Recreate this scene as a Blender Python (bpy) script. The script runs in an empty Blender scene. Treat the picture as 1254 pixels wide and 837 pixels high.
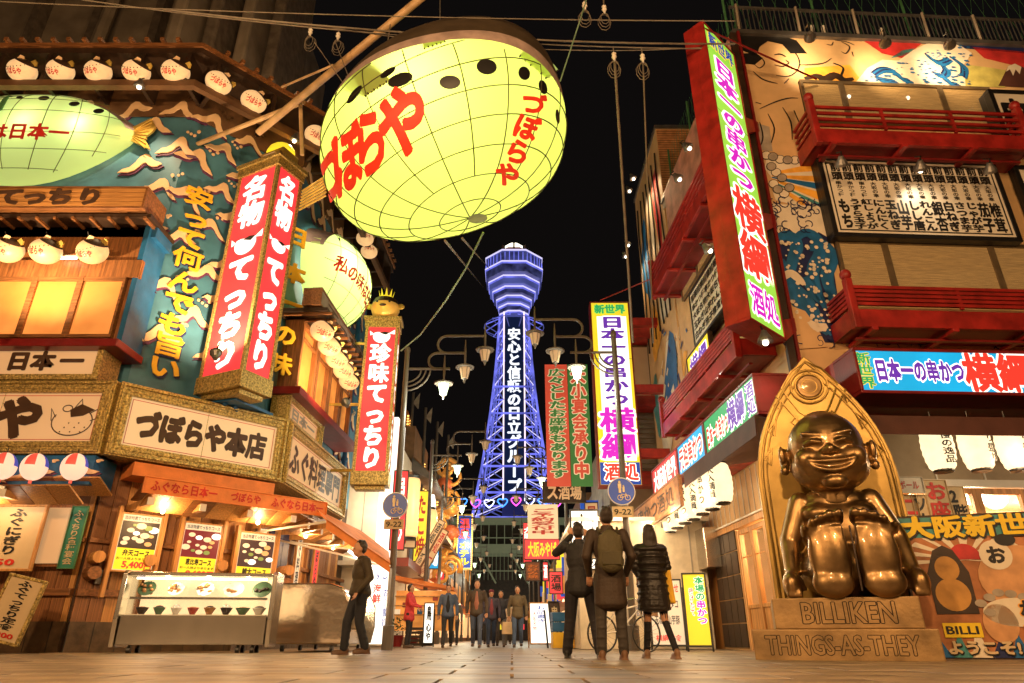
import bpy, bmesh, math, random
from mathutils import Vector, Matrix, Euler
R = math.radians
rnd = random.Random(11)
S = bpy.context.scene
COL = S.collection

# ---------------------------------------------------------------- camera
FP, TH = 820.0, R(23.9)          # focal length in photograph pixels, upward tilt
CH = 0.25                        # the camera stands low over the paving
cam = bpy.data.cameras.new('camera'); cam.sensor_width = 36; cam.lens = FP / 1254 * 36
cam.clip_start = 0.05; cam.clip_end = 3000
camo = bpy.data.objects.new('camera', cam); COL.objects.link(camo)
camo.location = (0, 0, CH); camo.rotation_euler = (math.pi / 2 + TH, 0, 0)
S.camera = camo
# ---------------------------------------------------------------- night sky
W = bpy.data.worlds.new('World'); S.world = W; W.use_nodes = True
bg = W.node_tree.nodes['Background']; bg.inputs[0].default_value = (0.0042, 0.0034, 0.0032, 1); bg.inputs[1].default_value = 1.0
S.view_settings.view_transform = 'Standard'; S.view_settings.look = 'None'
S.view_settings.exposure = 0.0; S.view_settings.gamma = 1.0; S.view_settings.use_curve_mapping = False
S.cycles.use_denoising = True
S.cycles.max_bounces = 5; S.cycles.diffuse_bounces = 3; S.cycles.glossy_bounces = 3; S.cycles.transmission_bounces = 4
S.cycles.sample_clamp_indirect = 4.0; S.cycles.caustics_reflective = False; S.cycles.caustics_refractive = False
S.cycles.use_light_tree = True

def lamp(name, loc, power, col=(1, .62, .28), rad=.08, kind='POINT', aim=None, size=R(100), blend=.8, parent=None):
    l = bpy.data.lights.new(name, kind); l.energy = power; l.color = col
    if kind in ('POINT', 'SPOT'): l.shadow_soft_size = rad
    if kind == 'SPOT': l.spot_size = size; l.spot_blend = blend
    if kind == 'AREA': l.shape = 'RECTANGLE'; l.size, l.size_y = rad
    o = bpy.data.objects.new(name, l); COL.objects.link(o); o.location = loc
    if aim is not None:
        o.rotation_euler = (Vector(aim) - Vector(loc)).to_track_quat('-Z', 'Y').to_euler()
    if parent: o.parent = parent
    return o

# ---------------------------------------------------------------- projection helpers (used only to measure positions)
def ray(px, py):
    u = (px - 627) / FP; v = (418.5 - py) / FP
    return Vector((u, math.cos(TH) - v * math.sin(TH), math.sin(TH) + v * math.cos(TH)))
CAM = Vector((0, 0, CH))
def at(px, py, Y):
    d = ray(px, py); return CAM + d * (Y / d.y)
def T(x, y, z=0, rz=0): return Matrix.Translation((x, y, z)) @ Matrix.Rotation(R(rz), 4, 'Z')
def L(F, px, py, off=0):
    "point of a facade frame (local x, local z) seen at a pixel, on the sheet `off` metres in front of the wall"
    n = (F.to_3x3() @ Vector((0, -1, 0))); p0 = F @ Vector((0, -off, 0))
    d = ray(px, py); t = (p0 - CAM).dot(n) / d.dot(n)
    q = F.inverted() @ (CAM + d * t)
    return q.x, q.z

# ---------------------------------------------------------------- mesh builder
class MB:
    def __init__(s): s.v = []; s.f = []; s.mi = []; s.m = 0
    def add(s, V, F, M=None):
        b = len(s.v)
        s.v += [tuple(M @ Vector(p)) if M else tuple(p) for p in V]
        s.f += [tuple(b + i for i in f) for f in F]; s.mi += [s.m] * len(F); return s
    def box(s, x0, x1, y0, y1, z0, z1, M=None):
        V = [(x, y, z) for z in (z0, z1) for y in (y0, y1) for x in (x0, x1)]
        return s.add(V, [(0, 2, 3, 1), (4, 5, 7, 6), (0, 1, 5, 4), (2, 6, 7, 3), (0, 4, 6, 2), (1, 3, 7, 5)], M)
    def cbox(s, c, d, M=None):
        return s.box(c[0]-d[0]/2, c[0]+d[0]/2, c[1]-d[1]/2, c[1]+d[1]/2, c[2]-d[2]/2, c[2]+d[2]/2, M)
    def prism(s, poly, y0, y1, M=None):
        n = len(poly)
        a = sum(poly[i][0]*poly[(i+1) % n][1]-poly[(i+1) % n][0]*poly[i][1] for i in range(n))
        if a < 0: poly = poly[::-1]
        V = [(x, y0, z) for x, z in poly] + [(x, y1, z) for x, z in poly]
        F = [tuple(range(n)), tuple(range(2*n-1, n-1, -1))] + [(i, i+n, (i+1) % n+n, (i+1) % n) for i in range(n)]
        return s.add(V, F, M)
    def flat(s, poly, y, M=None):
        n = len(poly)
        a = sum(poly[i][0]*poly[(i+1) % n][1]-poly[(i+1) % n][0]*poly[i][1] for i in range(n))
        if a < 0: poly = poly[::-1]
        return s.add([(x, y, z) for x, z in poly], [tuple(range(n))], M)
    def tube(s, pts, r, n=6, cap=True, M=None):
        pts = [Vector(p) for p in pts]; k = len(pts)
        rs = r if isinstance(r, (list, tuple)) else [r]*k
        V = []; F = []
        ref = Vector((0, 0, 1))
        t0 = (pts[1]-pts[0]).normalized()
        if abs(t0.dot(ref)) > .9: ref = Vector((1, 0, 0))
        a = t0.cross(ref).normalized()
        for i, p in enumerate(pts):
            t = (pts[min(i+1, k-1)]-pts[max(i-1, 0)]).normalized()
            a = (a - t*a.dot(t)).normalized(); b = t.cross(a)
            for j in range(n):
                w = 2*math.pi*j/n; V.append(p + (a*math.cos(w)+b*math.sin(w))*rs[i])
        for i in range(k-1):
            for j in range(n):
                F.append((i*n+j, i*n+(j+1) % n, (i+1)*n+(j+1) % n, (i+1)*n+j))
        if cap: F.append(tuple(range(n-1, -1, -1))); F.append(tuple(range((k-1)*n, k*n)))
        return s.add(V, F, M)
    def lathe(s, prof, n=16, M=None):
        V = []; F = []
        for r, z in prof:
            for j in range(n):
                w = 2*math.pi*j/n; V.append((r*math.cos(w), r*math.sin(w), z))
        for i in range(len(prof)-1):
            for j in range(n):
                F.append((i*n+j, i*n+(j+1) % n, (i+1)*n+(j+1) % n, (i+1)*n+j))
        F.append(tuple(range(n-1, -1, -1))); F.append(tuple(range((len(prof)-1)*n, len(prof)*n)))
        return s.add(V, F, M)
    def ell(s, c, r, nu=12, nv=8, M=None, v0=-90, v1=90):
        V = []; F = []
        for i in range(nv+1):
            ph = R(v0+(v1-v0)*i/nv)
            for j in range(nu):
                w = 2*math.pi*j/nu
                V.append((c[0]+r[0]*math.cos(ph)*math.cos(w), c[1]+r[1]*math.cos(ph)*math.sin(w), c[2]+r[2]*math.sin(ph)))
        for i in range(nv):
            for j in range(nu):
                F.append((i*nu+j, i*nu+(j+1) % nu, (i+1)*nu+(j+1) % nu, (i+1)*nu+j))
        return s.add(V, F, M)
    def mesh(s, name, mats):
        me = bpy.data.meshes.new(name); me.from_pydata(s.v, [], s.f)
        for m in (mats if isinstance(mats, (list, tuple)) else [mats]): me.materials.append(m)
        if len(me.materials) > 1: me.polygons.foreach_set('material_index', s.mi)
        me.update(); return me
    def build(s, name, mats, parent=None, smooth=False, M=None, bevel=0, **k):
        return mobj(name, s.mesh(name, mats), parent, M, smooth, bevel, **k)

def mobj(name, me, parent=None, M=None, smooth=False, bevel=0, label=None, cat=None, group=None, kind=None):
    if smooth: me.polygons.foreach_set('use_smooth', [True]*len(me.polygons)); me.update()
    o = bpy.data.objects.new(name, me); COL.objects.link(o)
    if parent: o.parent = parent
    if M is not None: o.matrix_local = M
    if bevel:
        b = o.modifiers.new('bevel', 'BEVEL'); b.width = bevel; b.segments = 2; b.limit_method = 'ANGLE'
    tag(o, label, cat, group, kind); return o
def tag(o, label=None, cat=None, group=None, kind=None):
    if label: o['label'] = label
    if cat: o['category'] = cat
    if group: o['group'] = group
    if kind: o['kind'] = kind
    return o
def thing(name, label, cat, M, group=None):
    o = bpy.data.objects.new(name, None); COL.objects.link(o); o.empty_display_size = .2
    o.matrix_world = M; return tag(o, label, cat, group)
def copy_tree(o, M=None, label=None, parent=None):
    c = o.copy(); COL.objects.link(c); c.parent = parent
    if M is not None: c.matrix_world = M
    if label: c['label'] = label
    for ch in CHILD(o): copy_tree(ch, parent=c)
    return c
def CHILD(o): return [x for x in COL.objects if x.parent is o]

# ---------------------------------------------------------------- writing: outlines become flat or raised mesh
GL = {}
def glyph(ch, off, res=2):
    k = (ch, off, res)
    if k not in GL:
        cu = bpy.data.curves.new('letter', 'FONT'); cu.body = ch; cu.offset = off; cu.resolution_u = res; cu.fill_mode = 'FRONT'
        ob = bpy.data.objects.new('letter', cu); me = bpy.data.meshes.new_from_object(ob)
        GL[k] = ([(v.co.x, v.co.y) for v in me.vertices], [tuple(p.vertices) for p in me.polygons])
        bpy.data.meshes.remove(me); bpy.data.objects.remove(ob); bpy.data.curves.remove(cu)
    return GL[k]
def bold(off):
    "shifts that thicken a stroke evenly without tearing its outline"
    r = off-.012
    if r < .006: return [(0, 0)]
    out = [(0, 0)]
    if r > .06: out += [(r*.5*math.cos(k*math.pi/4), r*.5*math.sin(k*math.pi/4)) for k in range(8)]
    n = 8 if r < .06 else 12
    return out+[(r*math.cos(2*math.pi*k/n), r*math.sin(2*math.pi*k/n)) for k in range(n)]
def cell(mb, ch, x0, x1, z0, z1, y, off=.03, M=None, rot=0, fn=None, asc=False, depth=0, swap=False, res=2):
    if len(ch) == 1 and ord(ch) > 0x4E00 and ch not in '一二三日本大中口心小山白大人入士子玉上下カ': off = .012+max(0, off-.012)*(.62 if off < .08 else .72)
    for k, (sx, sz) in enumerate(bold(off)): cell1(mb, ch, x0, x1, z0, z1, y+.0002*k, .010, M, rot, fn, asc, depth, swap, res, sx, sz, .0002*k)
def cell1(mb, ch, x0, x1, z0, z1, y, off, M, rot, fn, asc, depth, swap, res, sx, sz, dy):
    V, F = glyph(ch, off, res)
    if not V: return
    if asc:
        xs = [p[0] for p in V]; zs = [p[1] for p in V]
        bx0, bx1, bz0, bz1 = min(xs), max(xs), min(zs), max(zs)
    else: bx0, bx1, bz0, bz1 = 0, 1, -.12, .88
    cx, cz = (x0+x1)/2, (z0+z1)/2; c, s_ = math.cos(rot), math.sin(rot); out = []
    for x, z in V:
        a = (x-(bx0+bx1)/2)/(bx1-bx0); b = (z-(bz0+bz1)/2)/(bz1-bz0)
        if swap: a, b = b, -a
        a += sx*(1 if not asc else 1/(bx1-bx0)); b += sz
        a *= (x1-x0); b *= (z1-z0)
        a, b = a*c-b*s_, a*s_+b*c
        q = fn(cx+a, cz+b) if fn else (cx+a, y, cz+b); out.append((q[0], q[1]+dy, q[2]) if fn else q)
    if depth:
        n = len(out); V2 = out+[(p[0], p[1]+depth, p[2]) for p in out]
        E = {}
        for f in F:
            for i in range(3): e = (f[i], f[(i+1) % 3]); E[e] = 1
        F2 = list(F)+[(a, a+n, b+n, b) for (a, b) in E if (b, a) not in E]
        mb.add(V2, F2, M)
    else: mb.add(out, F, M)
def text(mb, s, x0, x1, z0, z1, y, off=.03, vert=False, M=None, depth=0, rot=0, fn=None, skew=0, res=2, gap=.0):
    if all(ord(c) < 128 for c in s) and not vert:
        return cell(mb, s, x0, x1, z0, z1, y, off, M, rot, fn, True, depth, res=res)
    n = len(s)
    for i, c in enumerate(s):
        if c == ' ': continue
        if vert:
            h = (z1-z0)/n; dx = skew*(n/2-i-.5)/n
            cell(mb, c, x0+dx, x1+dx, z1-h*(i+1)+h*gap, z1-h*i-h*gap, y, off, M, rot, fn, False, depth, swap=(c == 'ー'), res=res)
        else:
            w = (x1-x0)/n; dz = skew*(i+.5-n/2)/n
            cell(mb, c, x0+w*i+w*gap, x0+w*(i+1)-w*gap, z0+dz, z1+dz, y, off, M, rot, fn, False, depth, res=res)

# ---------------------------------------------------------------- materials
def lin(c): return tuple(((x/12.92) if x <= .04045 else ((x+.055)/1.055)**2.4) for x in c)
def hx(s): return lin(tuple(int(s[i:i+2], 16)/255 for i in (0, 2, 4)))
MT = {}
def pm(name, col, rough=.6, metal=0, var=.25, scale=3, bump=.15, bscale=30, em=None, ems=0, stretch=(1, 1, 1), coat=0, col2=None, spec=.5):
    if name in MT: return MT[name]
    if isinstance(col, str): col = hx(col)
    if isinstance(col2, str): col2 = hx(col2)
    m = bpy.data.materials.new(name); m.use_nodes = True; N = m.node_tree.nodes; K = m.node_tree.links
    b = N['Principled BSDF']
    tc = N.new('ShaderNodeTexCoord'); mp = N.new('ShaderNodeMapping'); mp.inputs['Scale'].default_value = stretch
    K.new(tc.outputs['Object'], mp.inputs[0])
    nz = N.new('ShaderNodeTexNoise'); nz.inputs['Scale'].default_value = scale; nz.inputs['Detail'].default_value = 5
    K.new(mp.outputs[0], nz.inputs['Vector'])
    cr = N.new('ShaderNodeValToRGB')
    c0 = tuple(x*(1-var) for x in col); c1 = col2 or tuple(min(1, x*(1+var)) for x in col)
    cr.color_ramp.elements[0].position = .32; cr.color_ramp.elements[1].position = .68
    cr.color_ramp.elements[0].color = (*c0, 1); cr.color_ramp.elements[1].color = (*c1, 1)
    K.new(nz.outputs[0], cr.inputs[0]); K.new(cr.outputs[0], b.inputs['Base Color'])
    b.inputs['Roughness'].default_value = rough; b.inputs['Metallic'].default_value = metal
    b.inputs['Coat Weight'].default_value = coat; b.inputs['Specular IOR Level'].default_value = spec
    if bump:
        n2 = N.new('ShaderNodeTexNoise'); n2.inputs['Scale'].default_value = bscale; n2.inputs['Detail'].default_value = 4
        K.new(mp.outputs[0], n2.inputs['Vector'])
        bp = N.new('ShaderNodeBump'); bp.inputs['Strength'].default_value = bump; bp.inputs['Distance'].default_value = .02
        K.new(n2.outputs[0], bp.inputs['Height']); K.new(bp.outputs[0], b.inputs['Normal'])
    if em is not None:
        if isinstance(em, str): em = hx(em)
        b.inputs['Emission Color'].default_value = (*em, 1); b.inputs['Emission Strength'].default_value = ems
        if ems: m.cycles.emission_sampling = 'NONE'
    MT[name] = m; return m
def glow(name, col, st, sample=False, var=.0, scale=3):
    "a lit, backlit or lantern-paper surface"
    if name in MT: return MT[name]
    if isinstance(col, str): col = hx(col)
    m = bpy.data.materials.new(name); m.use_nodes = True; N = m.node_tree.nodes; K = m.node_tree.links
    b = N['Principled BSDF']; b.inputs['Base Color'].default_value = (*[x*.5 for x in col], 1); b.inputs['Roughness'].default_value = .45
    b.inputs['Emission Color'].default_value = (*col, 1); b.inputs['Emission Strength'].default_value = st
    if var:
        tc = N.new('ShaderNodeTexCoord'); nz = N.new('ShaderNodeTexNoise'); nz.inputs['Scale'].default_value = scale; nz.inputs['Detail'].default_value = 3
        K.new(tc.outputs['Object'], nz.inputs['Vector'])
        mr = N.new('ShaderNodeMapRange'); mr.inputs[1].default_value = .3; mr.inputs[2].default_value = .7
        mr.inputs[3].default_value = st*(1-var); mr.inputs[4].default_value = st*(1+var)
        K.new(nz.outputs[0], mr.inputs[0]); K.new(mr.outputs[0], b.inputs['Emission Strength'])
    m.cycles.emission_sampling = 'FRONT' if sample else 'NONE'
    MT[name] = m; return m
def shell(name, col, st=0.0):
    "thin lit fabric: light inside passes through"
    m = bpy.data.materials.new(name); m.use_nodes = True; N = m.node_tree.nodes; K = m.node_tree.links
    N.remove(N['Principled BSDF']); o = N['Material Output']
    if isinstance(col, str): col = hx(col)
    t = N.new('ShaderNodeBsdfTranslucent'); t.inputs[0].default_value = (*col, 1)
    d = N.new('ShaderNodeBsdfDiffuse'); d.inputs[0].default_value = (*[min(1, c*.8) for c in col], 1)
    x = N.new('ShaderNodeMixShader'); x.inputs[0].default_value = .3
    K.new(t.outputs[0], x.inputs[1]); K.new(d.outputs[0], x.inputs[2])
    e = N.new('ShaderNodeEmission'); e.inputs[0].default_value = (*col, 1); e.inputs[1].default_value = st
    a = N.new('ShaderNodeAddShader'); K.new(x.outputs[0], a.inputs[0]); K.new(e.outputs[0], a.inputs[1])
    K.new(a.outputs[0], o.inputs[0]); m.cycles.emission_sampling = 'NONE'; MT[name] = m; return m

M_ = dict(
 teal=pm('teal_paint', (.05, .165, .25), .55, var=.35, scale=1.2, bump=.1),
 cream=pm('cream_relief', (.80, .55, .32), .6, var=.1), purple=pm('purple_crest_shadow', (.10, .03, .09), .6),
 wood=pm('brown_wood', (.24, .095, .03), .5, var=.45, scale=2.5, stretch=(9, 9, .8), bump=.3, bscale=9),
 woodh=pm('brown_wood_level', (.22, .09, .03), .5, var=.45, scale=2.5, stretch=(.8, 9, 9), bump=.3, bscale=9),
 oak=pm('pale_wood', (.50, .24, .075), .45, var=.3, scale=2.2, stretch=(7, 7, .7), bump=.2, bscale=9),
 dark=pm('dark_stain', (.035, .018, .01), .5, var=.4), black=pm('black_paint', (.012, .011, .011), .4, bump=.05),
 gold=pm('carved_gold_frame', (.52, .38, .13), .38, metal=.55, var=.65, scale=22, bump=1.0, bscale=42),
 goldp=pm('gold_plain', (.75, .52, .12), .3, metal=.6), yellow=pm('yellow_paint', (.85, .50, .03), .4, var=.1),
 red=pm('red_lacquer', (.33, .020, .016), .42, var=.35, bump=.12, coat=.12), redd=pm('deep_red', (.20, .012, .012), .4, var=.2),
 steel=pm('brushed_steel', (.62, .58, .52), .24, metal=1, var=.08, bump=.06, bscale=3, stretch=(1, 1, .4)),
 grey=pm('grey_metal', (.20, .19, .18), .4, metal=.7), pole=pm('painted_pole', (.10, .082, .066), .45, var=.15, bump=.05),
 concrete=pm('concrete', (.30, .25, .19), .8, var=.25, scale=.9, bump=.3), white=pm('white_paint', (.78, .74, .66), .5, var=.06),
 panelw=pm('off_white_panel', (.80, .74, .62), .5, var=.06, scale=1),
 brown=pm('awning_brown', (.085, .030, .022), .65, var=.2), tan=pm('tan_mural_wall', (.66, .43, .21), .55, var=.12, scale=1.5, bump=.1),
 bronze=pm('polished_bronze', (.30, .19, .085), .38, metal=.96, var=.55, scale=2.2, bump=.12, bscale=5, coat=.3),
 bronzed=pm('bronze_backboard', (.50, .33, .10), .42, metal=.75, var=.25, scale=2, bump=.1, bscale=9),
 stone=pm('bronze_pedestal', (.36, .23, .10), .5, metal=.45, var=.35, scale=3, bump=.25, bscale=20),
 green=pm('green_paint', (.06, .19, .08), .5), tile=pm('roof_tile', (.10, .085, .075), .5, var=.3),
 bluep=pm('blue_paint', (.015, .12, .30), .45, var=.2), mblue=pm('mural_blue', (.012, .13, .36), .5, var=.25), mnavy=pm('mural_navy', (.012, .02, .10), .5),
 mwhite=pm('mural_white', (.76, .68, .54), .55, var=.08), morange=pm('mural_orange', (.85, .40, .05), .55), mred=pm('mural_red', (.50, .03, .03), .55),
 mteal=pm('mural_teal', (.06, .28, .30), .55), mgrey=pm('mural_grey', (.36, .31, .25), .55),
 skin=pm('skin', (.52, .27, .16), .5, var=.1, bump=.05), hair=pm('black_hair', (.028, .018, .013), .38, bump=.5, bscale=80, stretch=(3, 3, .4)),
 blind=pm('bamboo_blind', (.50, .33, .13), .7, var=.4, scale=6, stretch=(.5, 1, 14), bump=.3, em=(.9, .5, .16), ems=.14),
 ink=pm('black_ink', (.012, .011, .012), .5, bump=0), inkb=pm('brown_ink', (.07, .035, .02), .5, bump=0), inkr=pm('red_ink', (.60, .03, .02), .5, bump=0),
 paper=pm('cream_paper', (.64, .49, .29), .6, var=.05, bump=0), pyel=pm('yellow_print', (.85, .60, .02), .5, var=.05, bump=0), pred=pm('red_print', (.68, .04, .03), .5, bump=0),
 pgreen=pm('green_print', (.05, .22, .06), .5, bump=0), pwhite=pm('white_print', (.85, .82, .75), .5, bump=0), pdark=pm('dark_print', (.05, .025, .02), .5, var=.6, scale=30, bump=0),
 porange=pm('orange_fabric', (.80, .24, .055), .6, var=.15), cord=pm('grey_cable', (.20, .17, .13), .6, bump=0), bamboo=pm('bamboo_pole', (.55, .37, .19), .45, var=.25, stretch=(1, 1, 1)),
 # lit things
 g_white=glow('lit_white', (1, .93, .80), 1.6), g_red=glow('lit_red_face', (.86, .045, .05), 1.05, var=.12, scale=.8), g_lantern=glow('lantern_paper', (1, .60, .26), .72, var=.14, scale=6),
 g_lanternw=glow('lantern_white', (1, .76, .44), 1.5, var=.1, scale=4), g_warm=glow('lit_window', (1, .36, .075), .62, var=.35, scale=1.3), g_warm2=glow('lit_window_deep', (1, .37, .07), .50, var=.5, scale=2),
 g_sign=glow('lit_cream_board', (1, .60, .27), .40, var=.1, scale=.7), g_bulb=glow('bulb', (1, .85, .62), 9), g_gold=glow('gold_bulbs', (1, .55, .12), 3.2),
 g_green=glow('lamp_glass', (.72, 1, .62), 3.2), g_dim=glow('dim_lamp_glass', (.75, .50, .27), .30), g_lime=glow('lit_lime', (.38, .85, .08), .8, var=.14, scale=.9), g_yel=glow('lit_yellow', (1, .76, .03), .85, var=.12, scale=1), g_blue=glow('lit_blue', (.01, .42, .80), .9, var=.16, scale=.9),
 g_pink=glow('lit_magenta', (.72, .02, .62), .85), g_violet=glow('lit_violet', (.16, .04, .48), .8), g_redl=glow('lit_red_ink', (.90, .05, .03), .9), g_greenl=glow('lit_green_ink', (.02, .42, .14), .8), g_navy=glow('lit_navy', (.015, .07, .40), .8),
 g_fluo=glow('fluorescent_tube', (1, .86, .74), 6), g_paper=glow('lit_paper', (1, .80, .52), .6), g_case=glow('case_light', (1, .72, .36), 1.25),
)
def glass(name, col=(1, 1, 1), a=.12):
    m = bpy.data.materials.new(name); m.use_nodes = True; N = m.node_tree.nodes; K = m.node_tree.links
    N.remove(N['Principled BSDF']); o = N['Material Output']
    t = N.new('ShaderNodeBsdfTransparent'); t.inputs[0].default_value = (*col, 1); g = N.new('ShaderNodeBsdfGlossy'); g.inputs[1].default_value = .03
    x = N.new('ShaderNodeMixShader'); x.inputs[0].default_value = a
    K.new(t.outputs[0], x.inputs[1]); K.new(g.outputs[0], x.inputs[2]); K.new(x.outputs[0], o.inputs[0]); return m
M_['glass'] = glass('clear_glass')
def piece(name, me, parent, M, **k): return mobj(name, me, parent, M, **k)
UNIT = {}
def unit(mat):
    "shared 1 m cube mesh centred on its base corner, scaled per piece"
    if mat.name not in UNIT: UNIT[mat.name] = MB().box(0, 1, 0, 1, 0, 1).mesh('board', mat)
    return UNIT[mat.name]
def slab(name, parent, x0, x1, y0, y1, z0, z1, mat, rz=0, **k):
    M = Matrix.Translation((x0, y0, z0)) @ Matrix.Rotation(rz, 4, 'Z') @ Matrix.Diagonal((x1-x0, y1-y0, z1-z0, 1))
    return mobj(name, unit(mat), parent, M, **k)

def board(F, x0, x1, z0, z1, off, dep, name, label, cat, face, frame, fw=.1, writing=(), group=None, side=None, fdep=.03, arms=None, face_name='panel'):
    """a sign: box body, proud frame, lettering. Writing entries: (text, fx0, fx1, fz0, fz1, mat, bold, vertical[, halo_mat, halo_bold, extras])"""
    w, h = x1-x0, z1-z0
    t = thing(name, label, cat, F @ Matrix.Translation(((x0+x1)/2, -off, z0)), group)
    MB().box(-w/2+.01, w/2-.01, .0, dep, .01, h-.01).build('case', side or frame, t)
    MB().flat([(-w/2+fw*.9, fw*.9), (w/2-fw*.9, fw*.9), (w/2-fw*.9, h-fw*.9), (-w/2+fw*.9, h-fw*.9)], -.006).build(face_name, face, t)
    fr = MB()
    for a in ((-w/2, w/2, 0, fw), (-w/2, w/2, h-fw, h), (-w/2, -w/2+fw, fw, h-fw), (w/2-fw, w/2, fw, h-fw)):
        fr.box(a[0], a[1], -fdep, dep*.5, a[2], a[3])
    fr.build('frame', frame, t, bevel=min(.012, fw*.2))
    iw, ih = w-2*fw, h-2*fw
    if face.name.startswith('lit') and max(w, h) > 3.2:
        nj = int(max(w, h)/1.9)
        for j in range(1, nj):
            if h > w: MB().box(-w/2+fw, w/2-fw, -.010, -.0075, h*j/nj-.006, h*j/nj+.006).build('panel_joint', side or frame, t)
            else: MB().box(-w/2+w*j/nj-.006, -w/2+w*j/nj+.006, -.010, -.0075, fw, h-fw).build('panel_joint', side or frame, t)
    for k, e in enumerate(writing):
        s, a0, a1, b0, b1, m, off_, vert = e[:8]
        X0, X1, Z0, Z1 = -w/2+fw+a0*iw, -w/2+fw+a1*iw, fw+b0*ih, fw+b1*ih
        ex = e[10] if len(e) > 10 else {}
        if len(e) > 8 and e[8] is not None:
            mb = MB(); text(mb, s, X0, X1, Z0, Z1, -.011-.001*k, e[9], vert, **ex); mb.build('letter_outline', e[8], t)
        mb = MB(); text(mb, s, X0, X1, Z0, Z1, -.018-.001*k, off_, vert, **ex); mb.build('lettering', m, t)
    return t
# ================================================================ GROUND
gm = pm('street_paving', (.24, .175, .11), .46, var=.25, scale=.8, bump=.25, bscale=14)
N = gm.node_tree.nodes; K = gm.node_tree.links
br = N.new('ShaderNodeTexBrick'); br.inputs['Scale'].default_value = 1.0; br.inputs['Brick Width'].default_value = .9; br.inputs['Row Height'].default_value = .6
br.inputs['Mortar Size'].default_value = .012; br.inputs['Mortar'].default_value = (.08, .06, .045, 1)
cr = [n for n in N if n.type == 'VALTORGB'][0]; tc = [n for n in N if n.type == 'TEX_COORD'][0]
K.new(tc.outputs['Object'], br.inputs['Vector']); K.new(cr.outputs[0], br.inputs['Color1']); K.new(cr.outputs[0], br.inputs['Color2'])
K.new(br.outputs['Color'], N['Principled BSDF'].inputs['Base Color'])
MB().box(-900, 900, -40, 1500, -.3, -.012).build('ground', gm, kind='structure')
pv = tag(bpy.data.objects.new('pavement', None), kind='structure'); COL.objects.link(pv)
slabm = [pm('paving_slab_%d' % i, c, .44, var=.5, scale=1.3, bump=.3, bscale=18) for i, c in enumerate([(.25, .185, .115), (.20, .15, .095), (.28, .205, .13)])]
bed = MB().box(-12, 12, 3.0, 13.55, -.012, -.006).build('mortar_bed', pm('mortar', (.13, .09, .055), .8), pv)
sl = [MB().box(-.438, .438, -.288, .288, -.006, .014).mesh('slab', m) for m in slabm]
y = 3.3; row = 0
while y < 13.4:
    wsl = .9; n = 14 if y < 8 else 17; x0 = -n*wsl/2+(row % 2)*.45
    for i in range(n):
        mobj('paving_slab', sl[rnd.randrange(3)], pv, T(x0+i*wsl, y, rnd.uniform(-.0025, .0025)), bevel=.004)
    y += .6; row += 1

# ================================================================ LEFT RESTAURANT
FA = T(0, 14.3); FB = T(-8.75, 14.3, 0, 45)
cB = Vector((-6.45, 16.6)); LB = (cB-Vector((-8.75, 14.3))).length
FC = T(-6.45, 16.6, 0, 87.6); LC = 8.6
HT = 14.6
rest = thing('restaurant_building', 'teal blue corner restaurant covered in cream wave crests, with lantern-lit eaves', 'building', T(-8.75, 14.3))
RI = rest.matrix_world.inverted()
fa, fb, fc = RI @ FA, RI @ FB, RI @ FC
XA = -18.0
def wallprism(mb, F, x0, x1, z0, z1, th=.3): mb.box(x0, x1, 0, th, z0, z1, F)
for F, x0, x1 in ((fa, XA, -8.75), (fb, 0, LB), (fc, 0, LC)):
    mb = MB(); wallprism(mb, F, x0, x1, 4.6, HT); mb.build('upper_wall', M_['teal'], rest)
    mb = MB(); wallprism(mb, F, x0, x1, -.1, 4.6); mb.build('ground_floor_wall', M_['dark'], rest)
MB().box(XA, -8.75, .3, 8, 14.3, 14.55, fa).build('flat_roof', M_['concrete'], rest)
cend = fc @ Vector((LC, 0, 0))
MB().box(0, .3, .3, 6, -.1, HT, fc @ Matrix.Translation((LC-.31, 0, 0))).build('rear_wall', M_['teal'], rest)
# wave crests
def crest_poly(kind):
    tops = [[(-1, -.30), (-.72, -.02), (-.5, .02), (-.3, .16), (-.1, .42), (.04, .58), (.2, .60), (.34, .50), (.42, .34), (.48, .14), (.62, -.06), (.8, -.20), (1.0, -.42)],
            [(-1.0, -.12), (-.8, .10), (-.62, .10), (-.4, .26), (-.15, .52), (.1, .56), (.28, .44), (.40, .24), (.52, -.02), (.66, -.26), (.85, -.46), (.95, -.62)],
            [(-1.0, -.42), (-.8, -.22), (-.5, -.12), (-.3, .12), (-.12, .44), (.1, .60), (.3, .54), (.46, .36), (.62, .24), (.82, .18), (1.0, .10)]][kind]
    bots = [[(.72, -.32), (.5, -.26), (.34, -.10), (.22, .12), (.1, .22), (-.06, .12), (-.2, -.06), (-.42, -.16), (-.7, -.2), (-.82, -.26)],
            [(.74, -.5), (.56, -.34), (.38, -.1), (.24, .14), (.08, .22), (-.12, .14), (-.35, -.02), (-.6, -.06), (-.85, -.02)],
            [(.8, .0), (.55, .02), (.36, .12), (.22, .26), (.08, .24), (-.05, .04), (-.22, -.16), (-.5, -.30), (-.8, -.34)]][kind]
    return tops+[(x, z-.12*max(0, 1-abs(x)**2)) for x, z in bots]
cm = []
for k in range(3):
    mb = MB(); p = crest_poly(k)
    mb.prism([(x*.50, z*.56) for x, z in p], -.075, -.045)
    for j in range(4):
        a = rnd.uniform(0, 6.28); q = (rnd.uniform(.15, .5), rnd.uniform(.38, .5)); r = rnd.uniform(.025, .05)
        mb.prism([(q[0]+r*math.cos(w*math.pi/4), q[1]+r*math.sin(w*math.pi/4)) for w in range(8)], -.06, -.04)
    mb.m = 1; mb.prism([(x*.52+.03, z*.57-.06) for x, z in p], -.042, -.008)  # dark offset copy of the crest: its shadow, put in as colour
    cm.append(mb.mesh('crest', [M_['cream'], M_['purple']]))
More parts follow.
